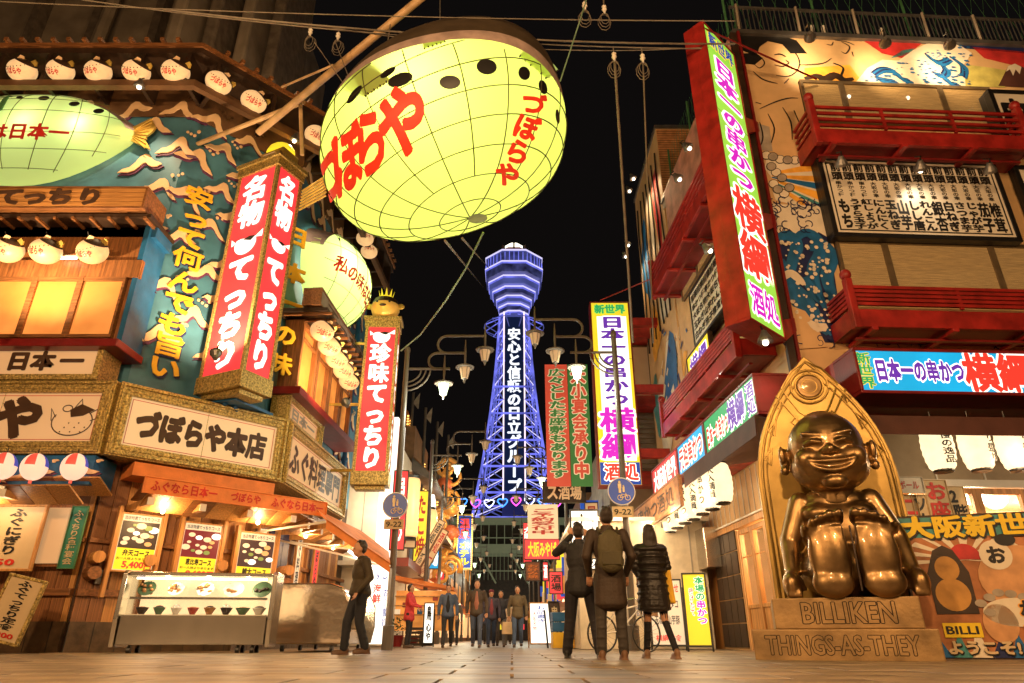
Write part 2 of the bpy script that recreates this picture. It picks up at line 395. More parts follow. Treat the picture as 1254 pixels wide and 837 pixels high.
def crests(F, x0, x1, z0, z1, sx, sz, skip=()):
    z = z1; r = 0
    while z > z0:
        x = x0+(r % 2)*sx/2
        while x < x1:
            xx = x+rnd.uniform(-.12, .12); zz = z+rnd.uniform(-.12, .12)
            if not any(a[0] < xx < a[1] and a[2] < zz < a[3] for a in skip):
                s = rnd.uniform(.85, 1.15)
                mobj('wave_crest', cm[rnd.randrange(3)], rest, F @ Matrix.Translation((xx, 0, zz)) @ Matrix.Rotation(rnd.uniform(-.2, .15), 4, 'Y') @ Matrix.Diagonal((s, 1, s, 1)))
            x += sx
        z -= sz; r += 1
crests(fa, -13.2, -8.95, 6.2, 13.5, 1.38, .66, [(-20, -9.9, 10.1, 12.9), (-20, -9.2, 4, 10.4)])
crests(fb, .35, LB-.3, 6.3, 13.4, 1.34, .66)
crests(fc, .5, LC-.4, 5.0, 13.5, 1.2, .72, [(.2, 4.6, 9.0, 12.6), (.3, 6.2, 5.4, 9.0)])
# eave canopy
for F, x0, x1, e0, e1 in ((fa, XA, -8.75, 0, .414), (fb, 0, LB, .414, .40), (fc, 0, LC, .40, 0)):
    def q(x, o, z): return F @ Vector((x, -o, z))
    mb = MB()
    def strip(o0, o1, z0, z1):
        V = [(x0-(-e0*o0), -o0, z0)]
        pts = []
        for z in (z0, z1):
            pts += [(x0-e0*o0, -o0, z), (x1+e1*o0, -o0, z), (x1+e1*o1, -o1, z), (x0-e0*o1, -o1, z)]
        mb.add([F @ Vector(p) for p in pts], [(3, 2, 1, 0), (4, 5, 6, 7), (0, 1, 5, 4), (1, 2, 6, 5), (2, 3, 7, 6), (3, 0, 4, 7)])
    s0 = -1 if F is fa else 1
    if F is fa: e0 = 0
    if F is fb: e0 = -.414*-1
    strip(.02, 1.0, 14.62, 14.82); mb.build('eave', M_['dark'], rest)
    mb = MB(); strip(.82, 1.0, 13.48, 13.68); strip(.02, .06, 13.3, 14.6); mb.build('eave_beam', pm('eave_brown', (.13, .065, .03), .5), rest)
    mb = MB(); strip(.98, 1.06, 14.80, 14.93); mb.build('gutter', M_['woodh'], rest)
    k = int((x1-x0)/1.25)
    for i in range(k+1):
        xx = x0+.6+i*1.25 if F is not fb else x0+.1+i*(x1-x0)/k
        MB().box(xx-.05, xx+.05, -.98, -.05, 13.68, 14.62, F).build('eave_bracket', M_['dark'], rest)
    nr = int((x1-x0)/.42)
    for i in range(nr):
        xx = x0+.2+i*.42
        if F is fa and xx < -14: continue
        MB().box(xx-.05, xx+.05, -1.16, -.2, 14.93, 15.03, F).build('rafter', M_['woodh'], rest)

# ---- puffer-fish paper lantern (one built, the rest copied)
def puffer_lantern():
    t = thing('pufferfish_lantern', 'x', 'lantern', T(0, 0, 0), 'small pufferfish paper lanterns')
    MB().ell((0, 0, -.02), (.34, .30, .29), 20, 14).build('paper_body', M_['g_lantern'], t, smooth=True)
    mb = MB()
    # dark back patch, tail, fins
    V = []; nu, nv = 14, 5
    for i in range(nv+1):
        for j in range(nu):
            a = 2*math.pi*j/nu; r = R(48)*i/nv; d = Vector((math.sin(r)*math.cos(a), math.sin(r)*math.sin(a), math.cos(r)))
            d = Matrix.Rotation(R(32), 3, 'Y') @ d
            V.append((d.x*.352, d.y*.312, d.z*.302-.02))
    mb.add(V, [(i*nu+j, i*nu+(j+1) % nu, (i+1)*nu+(j+1) % nu, (i+1)*nu+j) for i in range(nv) for j in range(nu)])
    mb.build('dark_back', M_['dark'], t, smooth=True)
    MB().prism([(.18, .17), (.36, .24), (.40, .17), (.36, .08), (.27, .08)], -.02, .02).build('tail_fin', M_['goldp'], t)
    MB().prism([(-.05, .24), (.08, .34), (.16, .30), (.14, .22)], -.10, -.07).build('back_fin', M_['cream'], t)
    sp = MB()
    for i in range(9):
        a = -1.15+i*.27; x = .30*math.sin(a)*.98; z = .10-.05*math.cos(a*1.2)+.03*math.sin(a)
        yy = -.30*math.sqrt(max(0, 1-(x/.32)**2-((z+.02)/.29)**2))-.006
        sp.ell((x, yy, z), (.014 + (.010 if i in (0, 1) else 0), .006, .015), 6, 4)
    sp.build('spots', M_['black'], t)
    def f(x, z): return (x, -.30*math.sqrt(max(0.02, 1-(x/.32)**2-((z+.02)/.29)**2))-.012, z)
    mb = MB(); text(mb, 'づぼらや', -.27, .14, -.13, .03, 0, .04, fn=f, skew=-.02); mb.build('lettering', M_['inkr'], t)
    MB().tube([(0, 0, .26), (0, 0, .42)], .012, 5).build('hook', M_['black'], t)
    return t
PL = puffer_lantern(); first = [True]
def put_lantern(M, label):
    if first[0]: PL.matrix_world = M; PL['label'] = label; first[0] = False; return PL
    return copy_tree(PL, M @ Matrix.Rotation(rnd.uniform(-.14, .14), 4, 'Y') @ Matrix.Rotation(rnd.uniform(-.12, .12), 4, 'X') @ Matrix.Scale(rnd.uniform(.93, 1.05), 4), label)
LT = Matrix.Rotation(R(38), 4, 'X') @ Matrix.Scale(1.06, 4)
ordn = ['first', 'second', 'third', 'fourth', 'fifth', 'sixth', 'seventh']
def on(F, px, py, off):
    x, z = L(F, px, py, off); return F @ Matrix.Translation((x, -off, z))
for i, (px, py) in enumerate([(27, 86), (74, 86), (120, 87), (167, 87), (215, 87)]):
    put_lantern(on(FA, px, py, 1.02) @ LT @ Matrix.Rotation(rnd.uniform(-.1, .1), 4, 'Z'), '%s pufferfish lantern from the left under the flat part of the top eave' % ordn[i])
for i, (px, py) in enumerate([(268, 101), (311, 124), (388, 166)]):
    put_lantern(on(FB, px, py, 1.02) @ LT, ['pufferfish lantern just right of the bend in the top eave', 'pufferfish lantern under the slanting eave, left of the bamboo pole', 'pufferfish lantern under the slanting eave, half hidden beside the great balloon'][i])
for i, (px, py) in enumerate([(10, 306), (56, 307), (113, 307)]):
    put_lantern(on(FA, px, py, 1.25) @ Matrix.Rotation(R(30), 4, 'X'), ['pufferfish lantern cut by the left edge, above the lit second-floor window', 'pufferfish lantern above the middle of the lit second-floor window', 'pufferfish lantern above the right end of the lit second-floor window'][i])
for i, (px, py) in enumerate([(395, 405), (404, 423), (413, 439), (421, 453), (428, 466)]):
    put_lantern(on(FC, px, py, 1.15) @ Matrix.Rotation(R(-40), 4, 'Z') @ Matrix.Rotation(R(30), 4, 'X'), '%s lantern from the top in the row descending along the street-side canopy' % ordn[i])
for i, (px, py) in enumerate([(447, 292), (452, 308)]):
    put_lantern(on(FC, px, py, .9) @ Matrix.Rotation(R(-60), 4, 'Z') @ Matrix.Diagonal((.9, .9, .9, 1)), ['small pufferfish lantern just under the great balloon at the far corner of the eave', 'lower pufferfish lantern hanging under the balloon beside the lit fish relief'][i])

# ---- big lit fish reliefs
fish_shell = shell('lit_fish_fabric', (.72, .84, .30), .26)
def fish_relief(F, cx, cz, a, b, off, label, wr, flip=1, tail=True, D=.62):
    t = thing('fish_relief', label, 'fish sign', F @ Matrix.Translation((cx, -off, cz)), 'large lit pufferfish reliefs on the restaurant')
    V = []; nu, nv = 40, 10
    def prof(w):   # outline: flat grey back on top, pointed toward the tail
        c, s = math.cos(w), math.sin(w)
        x = a*c*flip; z = b*s*(1.0 if s < 0 else .82)
        if c > 0: z *= 1-.45*c**2.2
        return x, z
    def dome(x, z):
        return x, z
    for i in range(nv+1):
        k = math.sin(R(90)*i/nv); d = math.cos(R(90)*i/nv)
        for j in range(nu):
            x, z = prof(2*math.pi*j/nu); V.append((x*k, -D*d, z*k))
    MB().add(V, [(i*nu+j, (i+1)*nu+j, (i+1)*nu+(j+1) % nu, i*nu+(j+1) % nu) for i in range(nv) for j in range(nu)]).build('lit_body', fish_shell, t, smooth=True)
    def dep(x, z):
        w = math.atan2(z/b, x*flip/a); X, Z = prof(w); k = min(.999, math.hypot(x, z)/max(.01, math.hypot(X, Z)))
        return -D*math.sqrt(1-k*k)-.02
    # grey upper back rim
    mb = MB(); n = 24
    pts = [prof(R(8+164*i/n)) for i in range(n+1)]
    for i in range(n):
        (x0, z0), (x1, z1) = pts[i], pts[i+1]
        mb.add([(x0*1.03, .02, z0*1.06), (x1*1.03, .02, z1*1.06), (x1*.93, dep(x1*.93, z1*.9), z1*.90), (x0*.93, dep(x0*.93, z0*.9), z0*.90)], [(0, 1, 2, 3)])
    mb.build('grey_back', pm('fish_grey', (.33, .27, .30), .6), t, smooth=True)
    seam = MB()
    for fx in (-.75, -.45, -.12, .22, .52, .78):
        ln = []
        for i in range(13):
            z = -b*.98+b*1.75*i/12; x = fx*a*flip*math.sqrt(max(.03, 1-(z/b)**2*.75)); w = math.atan2(z/b, x*flip/a); X, Z = prof(w)
            if math.hypot(x, z) < math.hypot(X, Z)*.97: ln.append((x, dep(x, z), z))
        if len(ln) > 2: seam.tube(ln, .010, 4)
    for fz in (-.72, -.42, -.12, .18, .48):
        ln = []
        for i in range(21):
            x = -a+2*a*i/20; z = fz*b-.1*b*math.cos(x/a*1.6)*(1 if fz < 0 else -.5); w = math.atan2(z/b, x*flip/a); X, Z = prof(w)
            if math.hypot(x, z) < math.hypot(X, Z)*.96: ln.append((x, dep(x, z), z))
        if len(ln) > 2: seam.tube(ln, .010, 4)
    seam.build('wire_seams', pm('seam_wire', (.12, .14, .03), .6), t)
    for fx, fz, r in ((-.70, .38, .06), (-.42, .52, .10), (-.14, .57, .07), (.10, .55, .11), (.42, .42, .11), (.66, .30, .11)):
        x, z = fx*a*flip, fz*b
        MB().ell((x, dep(x, z)-.0, z), (r*1.35, .02, r*.75), 12, 6).build('spot', M_['black'], t, smooth=True)
    if tail:
        for nm, m, k in (('tail_fin', M_['goldp'], 1),):
            mb = MB(); n = 7
            poly = [(a*.9*flip, -.12)]+[(flip*(a*.98+.42+.10*math.cos(i/n*9)), -.50+1.05*i/n) for i in range(n+1)]+[(a*.9*flip, .16)]
            mb.prism(poly, -.10, -.04)
            for i in range(n+1): mb.tube([(a*.93*flip, -.11, 0), (flip*(a*.98+.40), -.12, -.48+1.0*i/n)], .012, 4)
            mb.build('tail_fin', M_['goldp'], t)
        MB().prism([(-.28*a*flip, .10*b), (-.22*a*flip, .45*b), (-.18*a*flip, .5*b), (-.2*a*flip, .2*b)], -D-.05, -D-.02).build('side_fin', M_['green'], t)
    mb = MB()
    for (s, x0, x1, z0, z1, vert, sk) in wr:
        text(mb, s, x0, x1, z0, z1, 0, .04, vert=vert, fn=lambda x, z: (x, dep(x, z)-.03, z), skew=sk)
    mb.build('lettering', M_['inkr'], t)
    for fx in (-.5, 0.02, .5):
        lamp('relief_bulb', (fx*a*flip, -.22 if D < 1 else -.9, .0), 24 if D < 1 else 60, (1, .97, .70), .06, parent=t)
    return t
x0, z0 = L(FA, 40, 172, .1)
xr, _ = L(FA, 172, 160, .1)
zt = L(FA, 40, 112, .1)[1]; zb = L(FA, 40, 229, .1)[1]
fish_relief(FA, xr-2.75, (zt+zb)/2, 2.75, (zt-zb)/2, .12, 'big glowing yellow-green pufferfish relief on the flat wall above the wooden signboard', [('味は日本一', -1.2, 1.35, -.62, -.12, False, .0)])
xa, za = L(FC, 392, 300, .1); xb, zb2 = L(FC, 455, 345, .1)
fish_relief(FC, 2.7, 10.95, 2.1, 1.75, .12, 'glowing pufferfish relief on the street side behind the tall double lantern sign', [('私の味は日本一', -1.7, 1.2, -.75, -.2, False, -.5)], tail=False, D=1.55)

# ---- vertical yellow lettering
mb = MB(); yc = '安って何んでも旨い'
pts = [(244, 242), (240, 268), (234, 292), (230, 317), (225, 345), (219, 371), (212, 397), (207, 423), (202, 450)]
t = thing('wall_lettering', 'column of raised yellow characters running down the blue wave wall', 'lettering', FB @ Matrix.Translation((.8, -.05, 9)))
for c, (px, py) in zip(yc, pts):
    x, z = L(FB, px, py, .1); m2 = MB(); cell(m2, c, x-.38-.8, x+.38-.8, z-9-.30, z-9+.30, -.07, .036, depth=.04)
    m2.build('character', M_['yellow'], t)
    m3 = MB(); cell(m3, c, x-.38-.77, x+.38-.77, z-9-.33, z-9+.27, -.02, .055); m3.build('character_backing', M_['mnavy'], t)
t = thing('wall_lettering', 'yellow characters partly hidden right of the red double lantern sign', 'lettering', FB @ Matrix.Translation((3.0, -.05, 8)))
for c, (px, py) in zip('日本一の味', [(364, 290), (360, 335), (356, 372), (349, 410), (343, 445)]):
    x, z = L(FB, px, py, .1); m2 = MB(); cell(m2, c, x-.36-3, x+.36-3, z-8-.32, z-8+.32, -.07, .045, depth=.04); m2.build('character', M_['yellow'], t)

# ---- second-floor bay on face A
off = .85
xr = L(FA, 146, 370, off)[0]; zs = L(FA, 100, 420, off)[1]; zt = L(FA, 100, 340, off)[1]; zc = L(FA, 100, 300, off)[1]; zr = L(FA, 100, 276, off)[1]
bay = rest
MB().box(XA, xr+.14, -off+.1, 0, zs, zr, fa).build('bay_window_frame', M_['wood'], rest)
MB().box(xr+.14, xr+.26, -off+.02, 0, zs-.1, zr, fa).build('bay_side', M_['bluep'], rest)
MB().box(XA, xr+.35, -off-.25, 0, zs-.18, zs, fa).build('window_sill', M_['redd'], rest, bevel=.02)
MB().box(XA, xr+.42, -off-.32, 0, zr, zr+.10, fa).build('bay_canopy', M_['dark'], rest)
for i in range(18):
    xx = xr+.3-i*.42
    MB().box(xx-.03, xx+.03, -off-.36, -.1, zr-.06, zr, fa).build('rafter', M_['woodh'], rest)
MB().box(XA, xr+.3, -off-.02, -off+.1, zt, zt+.45, fa).build('window_header', M_['wood'], rest)
zw0 = zs+.12
edges = [xr+.02, xr-1.02, xr-2.06, xr-3.1, xr-4.15, xr-5.5, xr-6.6]
for i in range(6):
    w1, w0 = edges[i], edges[i+1]
    fr = MB().box(w0, w0+.09, -off-.04, -off+.1, zw0, zt, fa); fr.box(w1-.05, w1, -off-.03, -off+.1, zw0, zt, fa)
    fr.box(w0+.09, w1-.05, -off-.03, -off+.1, zt-.10, zt, fa); fr.box(w0+.09, w1-.05, -off-.03, -off+.1, zw0, zw0+.08, fa)
    wn = fr.build('window', M_['woodh'], rest)
    MB().box(w0+.09, w1-.05, -off+.02, -off+.04, zw0+.08, zt-.10, fa).build('pane', M_['g_warm'], wn)
lamp('window_tube_light', FA @ Vector((xr-1.6, -off-.35, zt+.35)), 25, (1, .8, .6), .1)
t = thing('tube_light', 'short white tube lamp under the canopy above the second-floor window', 'lamp', FA @ Matrix.Translation((xr-1.5, -off-.15, zt+.42)))
MB().tube([(-.35, 0, 0), (.35, 0, 0)], .03, 8).build('tube', M_['g_fluo'], t); MB().box(-.4, .4, -.02, .05, .03, .07).build('housing', M_['white'], t)
xr2 = L(FA, 180, 240, 1.3)[0]; zt2 = L(FA, 100, 229, 1.3)[1]; zb2 = L(FA, 100, 256, 1.3)[1]
t = board(FA, XA, xr2, zb2, zt2, 1.3, .9, 'wooden_signboard', 'long wooden signboard with carved black characters under the big fish relief', 'sign', M_['oak'], M_['woodh'], .06)
for i in range(4):
    hh = (zt2-zb2-.12)/4; slab('plank', t, -(xr2-XA)/2+.05, (xr2-XA)/2-.05, -.035, -.008, .06+i*hh, .06+(i+1)*hh-.015, M_['oak'])
mb = MB(); cx = (XA+xr2)/2
for c, px in zip('てっちり', (14, 45, 76, 112)):
    x = L(FA, px, 241, 1.3)[0]-cx; cell(mb, c, x-.32, x+.32, .07, zt2-zb2-.07, -.06, .06, depth=.022)
mb.build('lettering', M_['inkb'], t)
MB().box(XA, xr2+.1, -.75, 0, zb2-.42, zb2-.02, fa).build('blue_frieze', M_['bluep'], rest)

# ---- framed name boards above the ground floor
def framed(F, x0, x1, z0, z1, off, name, label, wr, mat=None, extra=None, lit=True):
    t = board(F, x0, x1, z0, z1, off, off*.8, name, label, 'sign', mat or M_['g_sign'], M_['gold'], .26, wr, fdep=.10)
    w, h = x1-x0, z1-z0
    rim = MB()
    for k, (d, y) in enumerate(((.06, -.15), (.17, -.12))):
        for a in ((-w/2+d-.03, w/2-d+.03, d-.03, d+.03), (-w/2+d-.03, w/2-d+.03, h-d-.03, h-d+.03), (-w/2+d-.03, -w/2+d+.03, d, h-d), (w/2-d-.03, w/2-d+.03, d, h-d)):
            rim.box(a[0], a[1], y, -.09, a[2], a[3])
    rim.build('frame_moulding', M_['gold'], t, bevel=.015)
    ln = MB()
    for a in ((-w/2+.31, w/2-.31, .31, .322), (-w/2+.31, w/2-.31, h-.322, h-.31), (-w/2+.31, -w/2+.322, .322, h-.322), (w/2-.322, w/2-.31, .322, h-.322)):
        ln.box(a[0], a[1], -.012, -.007, a[2], a[3])
    ln.build('red_line', M_['inkr'], t)
    return t
o = .8
cz1 = L(FA, 70, 468, o)[1]; cz0 = L(FA, 70, 557, o)[1]
xAB = -8.75+.414*o
cz2 = L(FA, 70, 421, o)[1]
xe = L(FA, 128, 440, o)[0]
tA2 = board(FA, -14.5, xe, cz1+.02, cz2, o, o*.8, 'gold_framed_sign', 'upper small gold-framed board above the one with the fish drawing', 'sign', M_['g_sign'], M_['gold'], .13, [], fdep=.10)
mb = MB(); hh_ = cz2-cz1
for c, px in zip('日本一', (24, 54, 89)): x = L(FA, px, 443, o)[0]-(xe-14.5)/2; cell(mb, c, x-.26, x+.26, hh_*.26, hh_*.76, -.03, .06)
mb.build('lettering', M_['inkb'], tA2)
tA = framed(FA, -15.5, xAB, cz0, cz1, o, 'gold_framed_sign', 'gold-framed board with a line-drawn pufferfish beside one large character', [])
mb = MB(); x = L(FA, 24, 512, o)[0]-(xAB-15.5)/2; h = cz1-cz0; cell(mb, 'や', x-.5, x+.5, h*.20, h*.80, -.03, .07); cell(mb, 'ら', x-1.7, x-.7, h*.20, h*.80, -.03, .07); mb.build('lettering', M_['inkb'], tA)
# line-drawn fish on it
W_ = xAB+15.5; fx = L(FA, 90, 513, o)[0]-(xAB-15.5)/2; mb = MB(); h = cz1-cz0
def circ(c, a, b, n=24, w0=0, w1=360): return [(c[0]+a*math.cos(R(w0+(w1-w0)*i/n)), -.03, c[1]+b*math.sin(R(w0+(w1-w0)*i/n))) for i in range(n+1)]
mb.tube(circ((fx, h*.44), .42, .30, w0=150, w1=400), .012, 4)
mb.tube(circ((fx-.16, h*.62), .10, .07), .010, 4); mb.tube([(fx-.37, -.03, h*.5), (fx-.5, -.03, h*.62), (fx-.44, -.03, h*.45)], .01, 4)
mb.tube([(fx+.33, -.03, h*.55), (fx+.62, -.03, h*.66), (fx+.66, -.03, h*.52), (fx+.38, -.03, h*.45)], .01, 4)
mb.prism([(fx-.1, h*.60), (fx+.12, h*.68), (fx+.42, h*.60), (fx+.2, h*.52), (fx-.05, h*.50)], -.03, -.02)
mb.tube([(fx-.02, -.03, h*.62), (fx+.1, -.03, h*.75), (fx+.14, -.03, h*.66)], .01, 4)
for i in range(8): mb.ell((fx-.2+.07*i, -.025, h*(.30+.12*((i*7) % 3)/2)), (.016, .006, .016), 6, 4)
mb.build('fish_drawing', M_['inkb'], tA)
bx0 = -.414*o; bx1 = LB+.40*o
framed(FB, bx0+.02, bx1, cz0, cz1, o, 'gold_framed_sign', 'brightly lit gold-framed name board on the cut corner, with six brown characters', [('づぼらや本店', .06, .94, .18, .80, M_['inkb'], .075, False)], glow('lit_name_board', (1, .68, .33), .55, var=.06, scale=.6))
framed(FC, -.30, 5.1, cz0, cz1, o, 'gold_framed_sign', 'gold-framed board running away down the street side of the restaurant', [('ふぐ料理専門', .04, .96, .12, .88, M_['inkb'], .05, False)])
framed(FC, .2, 3.2, cz1+.06, cz1+1.05, .45, 'gold_framed_sign', 'faded pale board above the street-side name board', [('日本一', .1, .9, .15, .85, M_['mgrey'], .05, False)])
# ---- street-side bay window and its canopy
for x0_, x1_ in ((.35, 1.7), (1.8, 3.0), (3.1, 4.3), (4.4, 5.6)):
    wn = MB().box(x0_, x1_, -.62, -.1, 6.35, 6.5, fc); wn.box(x0_, x1_, -.62, -.1, 8.3, 8.42, fc); wn.box(x0_, x0_+.12, -.64, -.1, 6.5, 8.3, fc); wn.box(x1_-.12, x1_, -.64, -.1, 6.5, 8.3, fc)
    wn.box(x0_+.12, x1_-.12, -.62, -.55, 7.9, 7.97, fc); wn = wn.build('window', M_['wood'], rest)
    MB().box(x0_+.12, x1_-.12, -.5, -.48, 6.5, 8.3, fc).build('pane', M_['g_warm2'], wn)
MB().box(.1, 6.2, -.85, -.05, 6.15, 6.35, fc).build('window_sill', M_['redd'], rest)
zc = L(FC, 395, 385, 1.3)[1]
MB().box(.0, 6.0, -1.35, -.05, 8.52, 8.62, fc).build('bay_canopy', M_['dark'], rest)
for i in range(14): MB().box(.1+i*.42, .18+i*.42, -1.45, -.05, 8.46, 8.52, fc).build('rafter', M_['woodh'], rest)
MB().box(.05, 5.9, -.1, -.05, 8.42, 8.52, fc).build('canopy_back', M_['dark'], rest)
t = board(FC, -.1, 5.7, 8.66, 9.2, 1.15, .5, 'wooden_signboard', 'wooden signboard along the edge of the street-side canopy, below the lit fish', 'sign', M_['mgrey'], M_['woodh'], .06, [('てっちり', .1, .9, .1, .9, M_['inkb'], .05, False)])

# ---- blue drain pipes on the far part of the street side
pipe = thing('drain_pipe', 'bright blue drain pipe running down the wall left of the single red lantern sign', 'pipe', FC @ Matrix.Translation((6.9, -.2, 3)))
MB().tube([(0, 0, 0), (0, 0, 9)], .09, 10).build('pipe', M_['bluep'], pipe)
for z in (1, 3, 5, 7): MB().tube([(0, 0, z), (0, 0, z+.12)], .13, 10).build('collar', M_['bluep'], pipe)

# ---- ground floor timber
slabw = .27
def planks(F, x0, x1, z0, z1, o=.0, gap=.012):
    x = x0
    while x < x1-.05:
        w = min(slabw, x1-x); M = F @ Matrix.Translation((x, -o-.05-rnd.uniform(0, .012), z0)) @ Matrix.Diagonal((w-gap, .05, z1-z0, 1))
        mobj('plank', unit(M_['wood'] if rnd.random() < .75 else M_['oak']), rest, M); x += w
planks(fa, -13.2, -8.77, .55, 4.3); planks(fb, .02, LB, .55, 4.3); planks(fc, 0, 7.8, .55, 4.3)
for F, x0_, x1_ in ((fa, XA, -8.77), (fb, .0, LB), (fc, 0, LC)):
    MB().box(x0_, x1_, -.16, 0, 1.02, 1.16, F).build('rail', M_['woodh'], rest, bevel=.01)
    MB().box(x0_, x1_, -.14, 0, 2.05, 2.15, F).build('rail', M_['woodh'], rest, bevel=.01)
    MB().box(x0_, x1_, -.10, 0, -.02, .55, F).build('plinth', pm('dark_tiles', (.09, .055, .03), .35, var=.4, scale=5), rest)
    mb = MB(); x = x0_
    while x < x1_: mb.box(x, x+.012, -.106, -.1, 0, .55, F); x += .45
    mb.build('tile_joint', M_['black'], rest)
for px in (128, 172, 262, 345):   # log ends
    x = L(FB, px, 720, .2)[0] if px > 140 else .15
    MB().tube([(x, -.5, 1.75), (x, .0, 1.75)], .12, 10, M=fb).build('log_end', M_['oak'], rest)
    MB().tube([(x, -.45, 1.45), (x, .0, 1.45)], .13, 10, M=fb).build('log_end', M_['woodh'], rest)
# shingled canopy over the ground floor, hanging boards in two courses
zsh = L(FB, 240, 612, 1.4)[1]
for F, x0_, x1_, e0, e1 in ((fa, -15.6, -8.75, 0, .41), (fb, 0, LB, .41, .4), (fc, 0, 5.6, .4, 0)):
    for row in range(2):
        a = x0_-(e0*1.4 if F is not fa else 0)*(-1 if F is fb else -1) if False else x0_
        a = {id(fa): -15.6, id(fb): .5-row*.22, id(fc): .2}[id(F)]; bnd = {id(fa): -8.3, id(fb): LB+.5, id(fc): 5.6}[id(F)]
        x = a+row*.24
        while x < bnd-.2:
            M = F @ Matrix.Translation((x, -1.45+row*.5, zsh-.02+row*.26)) @ Matrix.Rotation(R(-24), 4, 'X') @ Matrix.Rotation(rnd.uniform(-.03, .03), 4, 'Y') @ Matrix.Diagonal((.46, -.0+.62, .035, 1))
            mobj('shingle', unit(M_['oak'] if rnd.random() < .6 else M_['woodh']), rest, M); x += .475
    nb = 8 if F is fa else 5
    for i in range(nb):
        x = {id(fa): -15, id(fb): .6, id(fc): .4}[id(F)]+i*1.05
        if F is fa and x > -8.9: continue
        MB().box(x-.06, x+.06, -1.42, 0, zsh-.22, zsh-.08, F).build('rafter', M_['oak'], rest, bevel=.01)
        MB().box(x-.065, x+.065, -1.435, -1.42, zsh-.225, zsh-.075, F).build('rafter_end', M_['white'], rest)
MB().box(.3, LB+.2, -.85, -.1, cz0-.32, cz0-.04, fb).build('soffit', M_['porange'], rest)
MB().box(-15.6, -8.5, -.85, -.05, cz0-.62, cz0-.03, fa).build('wave_frieze', M_['bluep'], rest)
for x in [-8.8-.9*i for i in range(7)]:
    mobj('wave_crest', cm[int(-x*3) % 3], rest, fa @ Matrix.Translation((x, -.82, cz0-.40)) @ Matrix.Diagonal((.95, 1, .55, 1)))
# orange fabric strips
o = 1.5
za = L(FB, 172, 583, o)[1]; zb = L(FB, 172, 602, o)[1]
xs = [L(FB, 176, 590, o)[0], L(FB, 398, 640, o)[0]]
t = board(FB, xs[0], xs[1], zb-.02, za+.02, o, .05, 'fabric_strip', 'long orange fabric strip with repeated red slogan above the shingles', 'banner', M_['porange'], M_['porange'], .02,
      [('ふぐなら日本一', .03, .36, .12, .88, M_['inkr'], .03, False), ('づぼらや', .43, .60, .15, .85, M_['inkr'], .03, False), ('ふぐなら日本一', .66, .98, .12, .88, M_['inkr'], .03, False)])
# orange corner awning reaching into the street
t = thing('corner_awning', 'orange fabric awning on pale struts at the street corner of the restaurant', 'awning', T(-5.3, 16.2, 0))
a = at(400, 636, 15.0)-Vector((-5.3, 16.2, 0)); b = at(478, 690, 15.6)-Vector((-5.3, 16.2, 0)); c = at(476, 676, 18.5)-Vector((-5.3, 16.2, 0)); d = at(388, 624, 16.4)-Vector((-5.3, 16.2, 0))
d2 = at(442, 650, 18.5)-Vector((-5.3, 16.2, 0))
mb = MB(); V = [a, b, c, d2, d]; V2 = [p-Vector((0, 0, .04)) for p in V]
mb.add(V+V2, [(0, 1, 2, 3, 4), (9, 8, 7, 6, 5)]+[((i+1) % 5, i, i+5, (i+1) % 5+5) for i in range(5)]); mb.build('canopy', M_['porange'], t)
mb = MB(); v = Vector((0, 0, -.2)); mb.add([a, b, b+v, a+v], [(0, 1, 2, 3)]); mb.add([b, c, c+v*.6, b+v], [(0, 1, 2, 3)]); mb.build('valance', M_['porange'], t)
for p, q in ((a, Vector((-1.0, .6, 2.6))), (b, Vector((-.9, 1.6, 2.6))), (c, Vector((-.9, 3, 2.7)))):
    MB().tube([p-Vector((0, 0, .06)), q], .025, 6).build('strut', M_['white'], t)
for i in range(2):
    p = a.lerp(b, .35+.3*i)+Vector((-.1, .5, -.28)); q = p+(b-a)*.28
    tb = MB().tube([p, q], .03, 8).build('tube_lamp', M_['g_fluo'], t)
lamp('awning_light', Vector((-5.3, 16.2, 0))+a.lerp(b, .5)+Vector((-.2, .6, -.5)), 45, (1, .75, .45), .15)
# ================================================================ FLOODLIGHTS ADDED TO BRIGHTEN THE RESTAURANT (fixtures with their lamps)
def flood(loc, aim, power, label, col=(1, .66, .34), size=120, grp='added floodlights on the restaurant', nm='floodlight', lit=True, sc=1.0):
    t = thing(nm, label, 'floodlight', Matrix.Translation(loc), grp)
    d = (Vector(aim)-Vector(loc)).normalized(); Q = d.to_track_quat('-Z', 'Y').to_matrix().to_4x4() @ Matrix.Scale(sc, 4)
    MB().lathe([(.05, .16), (.07, .10), (.13, .0), (.14, -.06)], 12, Q).build('housing', M_['grey'], t, smooth=False)
    MB().lathe([(.02, -.03), (.12, -.035), (.11, -.045)], 12, Q).build('bulb', M_['g_bulb'] if lit else M_['white'], t)
    if lit: MB().ell(d*.075, (.055*sc, .055*sc, .055*sc), 12, 8).build('bulb', M_['g_bulb'], t, smooth=True)
    MB().tube([(0, 0, 0), (-d.x*.3, -d.y*.3, .12), (-d.x*.1, -d.y*.1+.1, .3)], .018, 5).build('arm', M_['black'], t)
    if lit: lamp('floodlight_lamp', d*.16, power, col, .06, 'SPOT', d*3, R(size), .9, parent=t)
    return t
def fpt(F, x, off, z): return F @ Vector((x, -off, z))
flood(fpt(FB, 1.1, 2.0, 6.0), fpt(FB, 1.6, 0, 10), 1500, 'added floodlight clamped on top of the corner name board, aimed up the wave wall')
flood(fpt(FC, .5, 2.0, 6.0), fpt(FC, 2.5, 0, 10), 900, 'added floodlight at the street-side end of the corner name board')
flood(fpt(FA, -10.6, 2.4, 6.3), fpt(FA, -10.2, 0, 11), 1100, 'added floodlight above the flat-side name board, aimed at the wave wall')
flood(fpt(FB, 2.4, 1.2, 13.3), fpt(FB, 2.2, 0, 8), 600, 'added floodlight tucked under the slanting eave')
